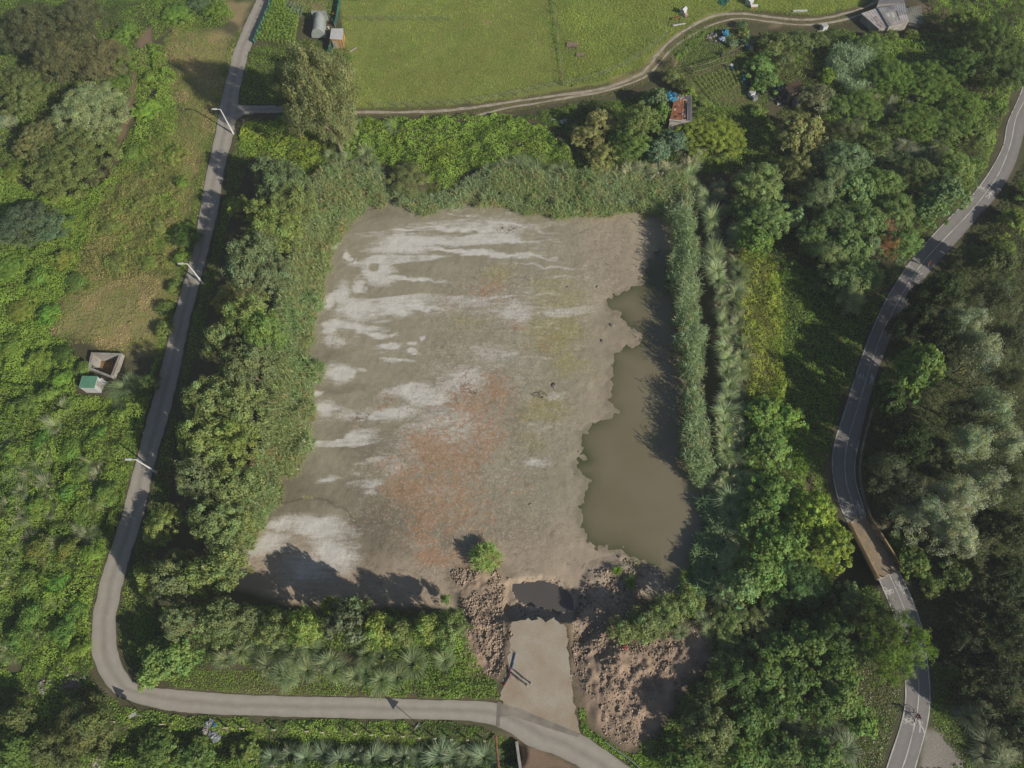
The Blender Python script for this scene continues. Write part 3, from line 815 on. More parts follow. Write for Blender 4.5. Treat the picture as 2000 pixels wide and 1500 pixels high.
def icon(name, px, py, ang, kind, s=1.0):
    mb = MB(); z = .062
    def bar(a, b, w):
        a = Vector((*a, 0)); b = Vector((*b, 0)); d = (b-a).normalized(); n = Vector((-d.y, d.x, 0))*w/2
        mb.add([a+n, a-n, b-n, b+n], [(0, 1, 2, 3)])
    def ring(c, r, w, n=14):
        V = []
        for k in range(n):
            a = 2*math.pi*k/n
            V += [(c[0]+math.cos(a)*r, c[1]+math.sin(a)*r, 0), (c[0]+math.cos(a)*(r-w), c[1]+math.sin(a)*(r-w), 0)]
        mb.add(V, [(2*k, (2*k+2) % (2*n), (2*k+3) % (2*n), 2*k+1) for k in range(n)])
    if kind == 'bike':
        ring((-.42, 0), .3, .09); ring((.42, 0), .3, .09)
        for a, b in (((-.42, 0), (-.15, .42)), ((-.15, .42), (.3, .42)), ((.42, 0), (.27, .55)), ((-.42, 0), (0, 0)), ((0, 0), (-.2, .55)), ((0, 0), (.3, .4)), ((-.3, .56), (-.1, .56)), ((.2, .58), (.42, .55))): bar(a, b, .09)
    else:
        n = 10
        mb.add([(math.cos(2*math.pi*k/n)*.13, .78+math.sin(2*math.pi*k/n)*.13, 0) for k in range(n)], [tuple(range(n))])
        for a, b, w in (((0, .62), (0, .05), .22), ((0, .1), (-.24, -.55), .13), ((0, .1), (.2, -.25), .14), ((.2, -.22), (.16, -.62), .12), ((0, .58), (.3, .2), .1), ((0, .58), (-.3, .3), .1)): bar(a, b, w)
    V = [Vector(v)*s for v in mb.v]
    R_ = Matrix.Rotation(ang, 3, 'Z'); c = P3(px, py, z)
    V = [R_ @ v+c for v in V]
    # stagger the overlapping strokes a hair so none share a plane
    me = mesh_from(name, V, mb.f)
    for i, p in enumerate(me.polygons):
        for vi in p.vertices:
            me.vertices[vi].co.z += .0004*(i % 9)
    for p in me.polygons:
        if p.normal.z < 0: me.flip_normals(); break
    tag(link(name, me, WH), kind='structure')
for px, py, a in ((1916,369,-.7),(1777,524,-.6),(1682,737,-.25),(1657,1001,.4),(1735,1153,2.9),(1774,1410,-.2)): icon('bicycle_marking', px, py, a, 'bike', 1.0)
for px, py, a in ((1932,381,-.7),(1794,537,2.4),(1703,743,-.2),(1680,994,.2),(1757,1144,3.5),(1798,1418,.05)): icon('pedestrian_marking', px, py, a, 'walk', 1.25)
# ------------------------------------------------------------------ foliage builders
COL = dict(YG=(.125,.187,.03), Y=(.195,.205,.028), G=(.092,.143,.024), DG=(.05,.085,.018), KH=(.165,.155,.052), TAN=(.25,.205,.10), GG=(.115,.145,.085), GR=(.115,.145,.078),
           OL=(.092,.108,.034), BL=(.065,.105,.05), BR=(.16,.09,.05), LG=(.12,.165,.05), RE=(.12,.145,.062), WH=(.28,.28,.24))
FB_ = 2.12
def C3(k): return np.array(COL[k] if isinstance(k, str) else k)*FB_

def leaf_quads(P, Nn, size, asp, rng):
    """P (n,3) centres, Nn (n,3) normals -> (n,4,3)"""
    n = len(P)
    Nn = Nn/np.maximum(np.linalg.norm(Nn, axis=1), 1e-6)[:, None]
    r = rng.normal(size=(n, 3))
    u = np.cross(Nn, r); u /= np.maximum(np.linalg.norm(u, axis=1), 1e-6)[:, None]
    v = np.cross(Nn, u)
    sz = size*(.65+.7*rng.random(n))[:, None]
    u = u*sz*.5; v = v*sz*asp*.5
    return np.stack([P-u, P-v*.9+u*.1, P+u, P+v*.9+u*.1], 1)

STY = {  # clumps per m2 of R^2, leaves per clump, clump radius, leaf size, aspect, flattening, lobes factor
 'round': (9, 66, .46, .215, .62, .75, 1.1), 'willow': (8, 75, .52, .21, .38, .8, 1.3), 'open': (6, 95, .62, .24, .42, .9, 1.5),
 'broad': (9, 34, .42, .33, .72, .7, 1.1), 'conifer': (7, 60, .55, .22, .35, .5, 1.7), 'shrub': (10, 50, .36, .22, .5, .7, .9), 'dead': (8, 40, .45, .18, .4, .8, 1.2)}
_crowns = {}
RB = (1.1, 1.8, 2.7, 3.8, 5.2)
def crown_mesh(style, rb, var):
    key = (style, rb, var)
    if key in _crowns: return _crowns[key]
    R = RB[rb]; rng = np.random.default_rng(hash((len(style)*7+ord(style[0]), rb, var)) & 0xffff)
    cpm, lpc, cr, ls, asp, fl, lf = STY[style]
    H = R*1.5
    nl = max(3, int((3+R*1.6)*lf))
    a = rng.random(nl)*2*np.pi; q = rng.random(nl)**.5*R*.62
    lr = R*(.30+.20*rng.random(nl))/lf**.35
    lz = H*(.78-.42*(q/R)**1.5)*(.85+.25*rng.random(nl))
    L_ = np.stack([np.cos(a)*q, np.sin(a)*q, lz], 1)
    L_[0] = (0, 0, H*.82); lr[0] = R*.42
    nc = int(cpm*1.7*R*R)
    pr = lr**2; pr /= pr.sum()
    li = rng.choice(nl, nc, p=pr)
    d = rng.normal(size=(nc, 3)); d[:, 2] = np.abs(d[:, 2])*1.1-.35
    d /= np.linalg.norm(d, axis=1)[:, None]
    env = rng.random(nc) < .3
    cc = L_[li]+d*(lr[li]*(.7+.42*rng.random(nc)))[:, None]*np.array([1, 1, fl])
    ea = rng.random(nc)*6.283; er = rng.random(nc)**.5*R*.93
    ez = H*((.30 if style != 'open' else .42)+.52*np.sqrt(np.clip(1-(er/R)**2, 0, 1))*(.75+.25*rng.random(nc)))
    E_ = np.stack([np.cos(ea)*er, np.sin(ea)*er, ez], 1)
    cc[env] = E_[env]
    k = rng.integers(int(lpc*.6), int(lpc*1.4), nc)
    ci = np.repeat(np.arange(nc), k); n = len(ci)
    off = rng.normal(size=(n, 3)); off /= np.linalg.norm(off, axis=1)[:, None]
    rr = cr*(rng.random(n)**.45)
    if style == 'conifer':
        off = off*np.array([.45, .45, .3])+d[ci]*(rng.random(n)-.3)[:, None]*1.6
        off[:, 2] -= .25*rng.random(n)
        P = cc[ci]+off*cr
    else:
        P = cc[ci]+off*rr[:, None]*np.array([1, 1, .8])
    Nn = d[ci]*.55+off*.6+rng.normal(size=(n, 3))*.45+np.array([0, 0, .45])
    V = leaf_quads(P, Nn, ls, asp, rng)
    cb = (.8+.4*rng.random(nc))[ci]*(.8+.4*rng.random(n))
    lt = .85+.3*rng.random(nl)
    cb = cb*lt[li][ci]
    hue = rng.normal(0, .04, nc)[ci]+rng.normal(0, .04, n)
    col = np.stack([cb*(1+hue*1.5), cb, cb*(1-hue)], 1)
    V[..., 2] = np.maximum(V[..., 2], .05)
    me = quads_mesh('crown', V, np.ones((n, 3)))
    a_ = me.color_attributes['Col']
    c4 = np.ones((n, 4, 4), np.float32); c4[:, :, :3] = np.clip(col, .05, 3)[:, None, :]
    a_.data.foreach_set('color', c4.reshape(-1))
    _crowns[key] = me
    return me

BARK = mat('bark', (.16,.125,.095), .9, var=.3, sc=6)
PALEB = mat('pale_bark', (.26,.21,.16), .9, var=.3, sc=4)
_trunks = {}
def trunk_mesh(kind):
    if kind in _trunks: return _trunks[kind]
    rng = random.Random(5 if kind == 'dark' else 11)
    mb = MB()
    mb.tube([(0, 0, -.05), (.02, .01, .22), (.0, .03, .5), (.02, .0, .8)], [.075, .05, .035, .012], 9)
    for i in range(9 if kind == 'pale' else 6):
        a = i*2.4+rng.random(); z = .22+.07*i*.8
        r = .45+.35*rng.random()
        mb.tube([(0, 0, z), (math.cos(a)*r*.4, math.sin(a)*r*.4, z+.14), (math.cos(a+.2)*r, math.sin(a+.2)*r, min(z+.3, .93))], [.03, .02, .006], 6)
    me = mesh_from('trunk', mb.v, mb.f)
    me.materials.append(PALEB if kind == 'pale' else BARK)
    _trunks[kind] = me
    return me

_rt = random.Random(42)
def tree(name, label, px, py, rpx, h, style, col, cat='tree', group=None, asp=1.0, zb=None):
    """px,py: centre of the crown in the photograph, rpx its radius there, h its height"""
    zc = h*.72
    x, y = G(px, py, zc)
    x2, y2 = G(px+rpx, py, zc)
    R = math.hypot(x2-x, y2-y)
    z0 = tz(x, y) if zb is None else zb
    rb = min(range(5), key=lambda i: abs(math.log(RB[i]/R)))
    s = R/RB[rb]*1.12
    o = thing(name, label, cat, (x, y, z0), _rt.random()*6.28, group)
    var = _rt.randrange(2)
    cr = link('crown', crown_mesh(style, rb, var), None, o)
    cr.scale = (s, s*asp, h/(RB[rb]*1.5*1.12))
    c = C3(col); lum = c.sum(); c = c*.88+np.array((.105,.132,.04))/.277*lum*.12
    j = 1+_rt.uniform(-.07, .07)
    cr.color = (c[0]*j, c[1]*j*(1+_rt.uniform(-.03, .03)), c[2]*j, 1)
    t = link('trunk', trunk_mesh('pale' if style == 'open' else 'dark'), None, o)
    t.scale = (R*.6, R*.6, h*.72)
    return o

def in_excl(x, y, m=.15):
    bad = np.zeros(x.shape, bool)
    for p in EXCL+BEX:
        lo, hi = p.min(0)-m, p.max(0)+m
        k = (x > lo[0]) & (x < hi[0]) & (y > lo[1]) & (y < hi[1])
        if k.any():
            i = np.where(k)[0]
            bad[i] |= sdpoly(x[i], y[i], p) < m
    return bad
BEX = []      # building footprints, filled as they are defined

def scatter_pts(poly_px, dens, rng, zref=0, edge=1.0, road_m=.15, jag=1.2):
    W = GV(poly_px, zref)
    lo, hi = W.min(0), W.max(0)
    n = int(dens*(hi-lo).prod())
    x = rng.uniform(lo[0], hi[0], n); y = rng.uniform(lo[1], hi[1], n)
    s = sdpoly(x, y, W)+(fbm(x, y, 2.2, 91)-.5)*jag*2
    k = s < 0
    x, y, s = x[k], y[k], s[k]
    if road_m is not None:
        k = ~in_excl(x, y, road_m)
        x, y, s = x[k], y[k], s[k]
    return x, y, -s

def thicket(name, label, cat, polys, h, cols, dens=55, leaf=.2, asp=.6, lump=2.6, zref=None, edge=1.0, seed=0, flat=.0, jag=1.2, fleck=None, csc=5.0, road_m=.15, lumpy=1.0, up=.75):
    """ground-covering shrubbery: leaves over an uneven, hummocky surface"""
    rng = np.random.default_rng(seed+100)
    VV = []; CC = []
    for pl in polys:
        x, y, s = scatter_pts(pl, dens, rng, h*.6 if zref is None else zref, jag=jag, road_m=road_m)
        e = np.clip(s/edge, .12, 1)
        l1 = fbm(x, y, lump, seed+1, 3); l2 = fbm(x, y, lump*.3, seed+2, 2)
        bl = np.clip(np.abs(2*fbm(x+.7*l2, y, lump*.75, seed+11, 2)-1)*3.2, 0, 1)
        b2 = np.clip(np.abs(2*vnoise(x/.75+3*l1, y/.75, seed+13)-1)*2.0, 0, 1)
        hump = (np.clip(.2+1.6*(l1-.28)*lumpy, .08, 1.25)*.75+.35*(l2-.3))*(.35+.65*bl)*(.72+.28*b2)
        top = h*np.clip(hump, .1, 1.3)*e**.6
        u = rng.random(len(x))
        z = terrain(x, y)+top*(1-.55*u**2.2)+.03
        gx = (fbm(x+.3, y, lump, seed+1, 3)-l1)/.3*h; gy = (fbm(x, y+.3, lump, seed+1, 3)-l1)/.3*h
        Nn = np.stack([-gx, -gy, np.ones(len(x))*up], 1)+rng.normal(size=(len(x), 3))*.45
        V = leaf_quads(np.stack([x, y, z], 1), Nn, leaf*1.22, asp, rng)
        cn = fbm(x, y, csc, seed+5, 3); cn = np.clip((cn-.3)/.4, 0, .999)
        ci = np.clip(cn*len(cols)+rng.normal(0, .2, len(x)), 0, len(cols)-.001)
        i0 = ci.astype(int)
        pal = np.array([C3(c) for c in cols])
        f_ = (ci-i0)[:, None]; j0 = np.minimum(i0+1, len(pal)-1)
        col = (pal[i0]*(1-f_)+pal[j0]*f_)*(.84+.32*rng.random(len(x)))[:, None]*(.8+.4*l2)[:, None]
        if fleck:
            f = (rng.random(len(x)) < fleck[1]) & (fbm(x, y, 2.5, seed+8) > .5)
            col[f] = C3(fleck[0])
        VV.append(V); CC.append(col)
    me = quads_mesh(name, np.concatenate(VV), np.concatenate(CC))
    return tag(link(name, me), label, cat, kind='stuff')

def blades_geo(x, y, z, L, a0, a1, th, w, segs, rng, tipc=1.2):
    """arching blades; returns quads (n*segs,4,3) and a 0..1 along-blade value"""
    n = len(x)
    px, pz = np.zeros(n), np.zeros(n)
    pts = [np.stack([x, y, z], 1)]
    for k in range(segs):
        t = (k+.5)/segs
        ang = a0+(a1-a0)*t**1.1
        px = px+np.sin(ang)*L/segs; pz = pz+np.cos(ang)*L/segs
        pts.append(np.stack([x+np.cos(th)*px, y+np.sin(th)*px, z+pz], 1))
    sd = np.stack([-np.sin(th), np.cos(th), np.zeros(n)], 1)
    Q = []; T_ = []
    for k in range(segs):
        w0 = (w*(1-(k/segs)**2)*.5)[:, None]; w1 = (w*(1-((k+1)/segs)**2*.9)*.5)[:, None]
        Q.append(np.stack([pts[k]-sd*w0, pts[k]+sd*w0, pts[k+1]+sd*w1, pts[k+1]-sd*w1], 1)); T_.append(np.full(n, k/segs))
    return np.concatenate(Q), np.concatenate(T_)

def reeds(name, label, cat, polys, h, cols, dens=14, zref=None, seed=0, lean=(0, 0), jag=1.7, leafw=.115, road_m=.15, rust=.05, tops=.25):
    """cane bed: upright stems with long arching leaves"""
    rng = np.random.default_rng(seed+300)
    VV = []; CC = []
    for pl in polys:
        x, y, s = scatter_pts(pl, dens, rng, h*.6 if zref is None else zref, jag=jag, road_m=road_m)
        n = len(x)
        g = fbm(x, y, 1.8, seed+4, 3)
        g2 = fbm(x, y, 3.2, seed+14, 3)
        hh = h*(.35+.75*g+.9*np.clip(g2-.38, -.2, .4))*np.clip(.55+s/1.5, .4, 1)*(.8+.4*rng.random(n))
        z0 = terrain(x, y)
        lx = lean[0]+rng.normal(0, .12, n); ly = lean[1]+rng.normal(0, .12, n)
        pal = np.array([C3(c) for c in cols])
        cn = np.clip((fbm(x, y, 4, seed+6, 3)-.3)/.4, 0, .999)
        i0 = np.clip(cn*len(cols)+rng.normal(0, .4, n), 0, len(cols)-.001).astype(int)
        base = pal[i0]*1.25*(.75+.5*rng.random(n))[:, None]
        isr = rng.random(n) < rust*(1+2*(fbm(x, y, 2, seed+7) > .55))
        base[isr] = C3('TAN')*.8
        nl = 8
        for k in range(nl):
            t = .35+.65*(k+rng.random(n)*.8)/nl
            bx = x+lx*hh*t; by = y+ly*hh*t; bz = z0+hh*t
            th = rng.random(n)*6.283
            Lb = (.5+.6*rng.random(n))
            q, tt = blades_geo(bx, by, bz, Lb, rng.uniform(.3, .9, n), rng.uniform(1.5, 2.3, n), th, np.full(n, leafw), 2, rng)
            VV.append(q); c = np.tile(base, (2, 1))*(.85+.25*tt)[:, None]*(.8+.4*rng.random(len(tt)))[:, None]
            CC.append(c)
    me = quads_mesh(name, np.concatenate(VV), np.concatenate(CC))
    return tag(link(name, me), label, cat, kind='stuff')

# pampas grass: fountains of arching blades
_tuft = {}
def tuft_mesh(var):
    if var in _tuft: return _tuft[var]
    rng = np.random.default_rng(500+var)
    n = 560
    th = rng.random(n)*6.283; r = rng.random(n)*.22
    x, y = np.cos(th)*r, np.sin(th)*r
    dirn = th+rng.normal(0, .8, n)
    lob = rng.random(3)*6.283
    L = rng.uniform(.8, 2.0, n)*(1+.22*np.cos(dirn-lob[0])+.16*np.cos(2*dirn-lob[1])+.1*np.cos(5*dirn-lob[2]))
    a0 = rng.uniform(.0, .75, n); a1 = a0+rng.uniform(.9, 2.3, n)
    q, t = blades_geo(x, y, np.zeros(n), L, a0, a1, dirn, rng.uniform(.032, .064, n), 5, rng)
    b = np.tile((.6+.65*rng.random(n)), 5)*(.88+.26*t)
    hue = np.tile(rng.normal(0, .06, n), 5)
    col = np.stack([b*(1+hue), b, b*(1-hue)], 1)
    dead = np.tile(rng.random(n) < .06, 5)
    col[dead] *= np.array([1.5, 1.1, .8])
    def mk(q, col):
        me = quads_mesh('pampas_tuft', q, np.ones((len(q), 3)))
        c4 = np.ones((len(q), 4, 4), np.float32); c4[:, :, :3] = col[:, None, :]
        me.color_attributes['Col'].data.foreach_set('color', c4.reshape(-1))
        return me
    plain = mk(q, col)
    m = 8
    th = rng.random(m)*6.283
    qs, t = blades_geo(np.cos(th)*.1, np.sin(th)*.1, np.zeros(m), rng.uniform(1.7, 2.4, m), rng.uniform(.1, .5, m), rng.uniform(.4, .9, m), th, np.full(m, .03), 4, rng)
    tips = qs.reshape(4, m, 4, 3)[-1].mean(1)
    P = np.repeat(tips, 24, 0)+rng.normal(size=(24*m, 3))*np.array([.08, .08, .14])
    q2 = leaf_quads(P, rng.normal(size=P.shape), .13, .35, rng)
    pc = np.tile(np.array((1.75, 1.35, 1.6)), (len(qs)+len(q2), 1))
    _tuft[var] = (plain, mk(np.concatenate([q, qs, q2]), np.concatenate([col, pc])))
    return _tuft[var]
_tc = [0]
def tuft(px, py, s, label, group, col='GR', plume=False, h=1.1, rng=_rt):
    x, y = G(px, py, h)
    if in_excl(np.array([x]), np.array([y]), -.1)[0]: return None
    _tc[0] += 1
    me, pm = tuft_mesh(_tc[0] % 8)
    o = link('pampas_tuft', pm if plume else me, None, None, (x, y, tz(x, y)-.03))
    o.rotation_euler = (rng.uniform(-.3, .3), rng.uniform(-.3, .3), rng.random()*6.28)
    o.scale = (s*rng.uniform(.8, 1.2), s*rng.uniform(.8, 1.2), s*rng.uniform(.8, 1.2))
    c = C3(col)*rng.uniform(.95, 1.3)
    o.color = (c[0], c[1], c[2], 1)
    return tag(o, label, 'pampas grass', group)

def tuft_row(line, n, s, lab, group, col='GR', jit=4, plume=.25, seed=0, names=None):
    P = resample(np.array(line, float), n)
    r = random.Random(seed)
    for i, (a, b) in enumerate(P):
        tuft(a+r.uniform(-jit, jit), b+r.uniform(-jit, jit), s*r.uniform(.8, 1.2), lab.format(ordn(i+1)), group, col, r.random() < plume, rng=r)

def tuft_list(pts, s, lab, group, col='GR', plume=.3, seed=0):
    r = random.Random(seed)
    for i, p in enumerate(pts):
        tuft(p[0], p[1], s*(p[2] if len(p) > 2 else r.uniform(.85, 1.2)), lab.format(ordn(i+1)), group, col, r.random() < plume, rng=r)

def grassland(name, label, polys, cols, dens, h, leaf, seed=0, jag=.6, road_m=.1, csc=4, asp=.4, zref=0, fleck=None, streak=None):
    rng = np.random.default_rng(seed+700)
    VV = []; CC = []
    for pl in polys:
        x, y, s = scatter_pts(pl, dens, rng, zref, jag=jag, road_m=road_m)
        for T_ in TRK:
            k = sdline(x, y, T_) > .45
            x, y, s = x[k], y[k], s[k]
        n = len(x)
        g = fbm(x, y, 1.3, seed+2, 3)
        if streak: g = .5*g+.5*fbm(x*streak[0]+y*streak[1], (y*streak[0]-x*streak[1])*.25, 1.5, seed+3, 3)
        z = terrain(x, y)+h*(.25+1.1*np.clip(g-.2, 0, 1))*rng.random(n)**.5
        Nn = np.stack([rng.normal(0, .7, n), rng.normal(0, .7, n), np.full(n, .75)], 1)
        V = leaf_quads(np.stack([x, y, z], 1), Nn, leaf, asp, rng)
        cn = np.clip((fbm(x, y, csc, seed+5, 4)-.3)/.4, 0, .999)
        i0 = np.clip(cn*len(cols)+rng.normal(0, .5, n), 0, len(cols)-.001).astype(int)
        pal = np.array([C3(c) for c in cols])
        col = pal[i0]*(.72+.55*rng.random(n))[:, None]*(.65+.7*g)[:, None]*(.7+.6*fbm(x, y, 11, seed+21, 3))[:, None]
        if fleck:
            f = (rng.random(n) < fleck[1]) & (fbm(x, y, 2.0, seed+8) > .5)
            col[f] = C3(fleck[0]); V[f, :, 2] += h*.5
        VV.append(V); CC.append(col)
    me = quads_mesh(name, np.concatenate(VV), np.concatenate(CC))
    return tag(link(name, me), label, 'grass', kind='stuff')
# ------------------------------------------------------------------ built things
def W3(pts, z): return [P3(a, b, z) for a, b in pts]
def footprint(pts, z=0, grow=.1):
    P = GV(pts, z); c = P.mean(0)
    BEX.append(c+(P-c)*(1+grow))

TIN = mat('tin_roof', (.38,.37,.385), .5, .35, var=.15, sc=3, col2=(.24,.22,.22), sc2=.7)
TIN2 = mat('tin_roof_dark', (.20,.19,.20), .6, .2, var=.15, sc=3, col2=(.15,.14,.14), sc2=.7)
TINW = mat('tin_roof_pale', (.46,.43,.41), .6, .1, var=.12, sc=3, col2=(.34,.30,.29), sc2=.7)
REDP = mat('red_flaking_paint', (.33,.15,.13), .8, var=.3, sc=6)
PLANK = mat('weathered_planks', (.24,.18,.12), .9, var=.3, sc=6, col2=(.15,.11,.08))
WOODO = mat('orange_timber', (.42,.26,.10), .8, var=.2, sc=5)
WHT = mat('white_sheet', (.50,.50,.51), .6, var=.06, sc=4)
PLAS = mat('rendered_wall', (.45,.41,.37), .9, var=.15, sc=4)
CONC = mat('old_concrete', (.32,.31,.29), .9, var=.2, sc=3, col2=(.24,.22,.19), sc2=.8)
RUSTM = mat('rusty_metal', (.28,.13,.08), .8, .2, var=.3, sc=8)
BLUE = mat('blue_plastic', (.025,.12,.26), .45, var=.15, sc=6)
CYAN = mat('cyan_tarp', (.035,.20,.34), .55, var=.2, sc=8)
DBL = mat('dark_blue_plastic', (.025,.04,.11), .45, var=.15, sc=6)
BLACK = mat('black_sheet', (.05,.055,.06), .6, var=.3, sc=5)
GALV = mat('galvanised', (.42,.43,.44), .45, .5, var=.08, sc=5)
TEAL = mat('green_net', (.02,.12,.095), .7, var=.2, sc=9)
RED = mat('red_plastic', (.42,.05,.04), .5, var=.15, sc=6)
PINKW = mat('faded_brick', (.36,.25,.20), .9, var=.25, sc=6)
TILE = mat('clay_tile', (.40,.17,.08), .9, var=.25, sc=6, col2=(.30,.12,.07))
STONE = mat('stone', (.26,.23,.20), .95, var=.25, sc=5, bump=.4)
STONEL = mat('pale_stone', (.42,.38,.33), .95, var=.25, sc=5, bump=.4)
CLOD = mat('earth_clod', (.46,.35,.26), .95, var=.3, sc=5, bump=.4); CLODD = mat('earth_clod_dark', (.36,.27,.20), .95, var=.3, sc=5, bump=.4)
GREENR = mat('green_roof', (.085,.22,.145), .6, var=.1, sc=4)

def walls(mb, P, z1, inset_=.12, mi=0):
    """solid wall block under a roof with corner points P"""
    c = sum(P, Vector())/len(P)
    Q = [c+(p-c)*(1-inset_) for p in P]
    n = len(Q)
    V = [(q.x, q.y, -.2) for q in Q]+[(q.x, q.y, q.z-.06) for q in Q]
    mb.add(V, [tuple(range(n-1, -1, -1)), tuple(range(n, 2*n))]+[(i, (i+1) % n, (i+1) % n+n, i+n) for i in range(n)], mi)

def door(parent, a, b, t, w, h, mtl, name='door'):
    """a flat door set in the wall line a-b at fraction t"""
    a, b = Vector(a), Vector(b); d = (b-a).normalized(); c = a+(b-a)*t
    mb = MB(); mb.box((c.x, c.y, h/2), (w, .08, h), rz=math.atan2(d.y, d.x))
    return mb.build(name, mtl, parent)

# --- big tin-roofed barn, top right
barn = thing('barn', 'large barn roofed with patched grey tin sheets, open brown hatch in the middle', 'barn')
Hb = 1.8
A = W3([(1682,26),(1715,15),(1736,52),(1718,57.5)], Hb-.25)
Bq = W3([(1714.5,15.5),(1767,6),(1776,42),(1736,52.5)], Hb+.0)
Cq = W3([(1714,8),(1722,-14),(1764,-14),(1767,5.5)], Hb+.1)
Dq = W3([(1768,16),(1799,10),(1802,48),(1777,44)], Hb-.7)
mb = MB(); walls(mb, A, 0, .08); walls(mb, Bq, 0, .04); walls(mb, Dq, 0, .1); walls(mb, Cq, 0, .04); mb.build('wall', CONC, barn)
mb = MB(); mb.corr(A, 12, 3, .025, mi=0)
def qp(Q, u, v, dz=0):
    p = (Q[0]*(1-u)+Q[1]*u)*(1-v)+(Q[3]*(1-u)+Q[2]*u)*v
    return Vector((p.x, p.y, p.z+dz))
ra = mb.build('roof', TINW, barn)
mb = MB(); rr_ = random.Random(2)
for k in range(26):
    u, v = rr_.uniform(.15, .6), rr_.uniform(.15, .85)
    s_ = rr_.uniform(.03, .09)
    mb.add([qp(A, u, v, .04), qp(A, u+s_*.4, v+.01, .04), qp(A, u+s_*.5, v+s_*1.4, .04), qp(A, u+.01, v+s_*1.3, .04)], [(0, 1, 2, 3)])
mb.build('flaking_paint', REDP, ra)
mb = MB()
def sub(Q, u0, v0, u1, v1, dz=0): return [qp(Q, u0, v0, dz), qp(Q, u1, v0, dz), qp(Q, u1, v1, dz), qp(Q, u0, v1, dz)]
mb.corr(sub(Bq, 0, 0, 1, .28), 22, 2, .02); mb.corr(sub(Bq, 0, .285, .14, 1, .02), 4, 2, .02)
mb.corr(sub(Bq, .60, .285, 1, .6, .03), 9, 2, .02, mi=0); mb.corr(sub(Bq, .145, .80, .6, 1), 10, 2, .02, mi=1); mb.corr(sub(Bq, .605, .605, 1, 1, .01), 9, 2, .02, mi=1)
mb.build('roof', [TIN, TINW], barn)
mb = MB(); mb.corr(Cq, 16, 3, .02); mb.build('roof', TIN2, barn)
mb = MB(); mb.corr(Dq, 14, 4, .012, jag=.1)
dd_ = mb.build('roof', mat('mossy_sheet', (.20,.20,.17), .9, var=.25, sc=4, col2=(.13,.13,.11)), barn)
mb = MB(); h_ = sub(Bq, .15, .29, .595, .795, -.12); mb.add(h_, [(0, 1, 2, 3)])
hatch = mb.build('hatch', mat('brown_boards', (.17,.10,.07), .9, var=.3, sc=5), barn)
mb = MB(); mb.corr(sub(Bq, .2, .35, .3, .5, -.05), 3, 1, .01); mb.corr(sub(Bq, .38, .33, .48, .6, -.05), 3, 1, .01); mb.build('loose_sheet', WHT, hatch)
mb = MB(); mb.beam(Bq[3]+Vector((0, 0, .06)), Bq[2]+Vector((0, 0, .06)), .12, .06); mb.build('fascia', PLAS, barn)
#door(barn, (A[3].x, A[3].y, 0), (A[2].x, A[2].y, 0), .3, 1.0, 2.0, BLUE)
footprint([(1682,28),(1716,10),(1720,-15),(1768,-15),(1800,12),(1802,50),(1776,48),(1736,56),(1716,60)], 1.5, .02)

# --- ruined shack with orange tiles
sh = thing('shack', 'ruined shack with half its orange tile roof and black sheeting beside it', 'shack')
Hs = 2.5
Q = W3([(1316,196),(1351,190),(1352,236),(1308,233)], Hs)
mb = MB(); walls(mb, Q, 0, .05); mb.build('wall', PLAS, sh)
mb = MB(); mb.corr(sub(Q, 0, .02, .56, 1, .03), 22, 9, .05); mb.corr(sub(Q, .1, -.02, .5, .1, .06), 14, 2, .05); tr = mb.build('tile_roof', TILE, sh)
rr_ = random.Random(5)
mb = MB()
for k in range(16):
    u, v = rr_.uniform(.1, .55), rr_.uniform(.1, .9); w_ = rr_.uniform(.03, .1)
    mb.add([qp(Q, u, v, .11), qp(Q, u+w_, v+.01, .12), qp(Q, u+w_*.8, v+w_, .11), qp(Q, u-.01, v+w_*.8, .13)], [(0, 1, 2, 3)], k % 3)
deb = mb
mb = MB(); mb.corr(sub(Q, .74, .02, 1, 1, .0), 8, 6, .04); mb.corr(sub(Q, .4, -.12, 1.0, .03, -.02), 16, 1, .04); mb.build('sheet_roof', TIN2, sh)
mb = MB(); mb.corr(sub(Q, .57, .12, .745, .95, -.02), 5, 9, .08)
for k in range(9):
    u, v = rr_.uniform(.57, .7), rr_.uniform(.2, .9)
    mb.beam(qp(Q, u, v, .15), qp(Q, u+rr_.uniform(-.05, .1), v+rr_.uniform(-.12, .12), .17), .12, .04, 3)
mb.add(deb.v, deb.f); mb.m[-len(deb.m):] = deb.m
mb.build('sagging_felt', [BLACK, CONC, WHT, TILE], sh)
mb = MB(); mb.beam(qp(Q, -.02, 1.03, .02), qp(Q, .75, 1.06, .0), .22, .12); mb.build('eaves', PLAS, sh)
footprint([(1314,190),(1353,186),(1354,240),(1306,240)], 1.2, .03)
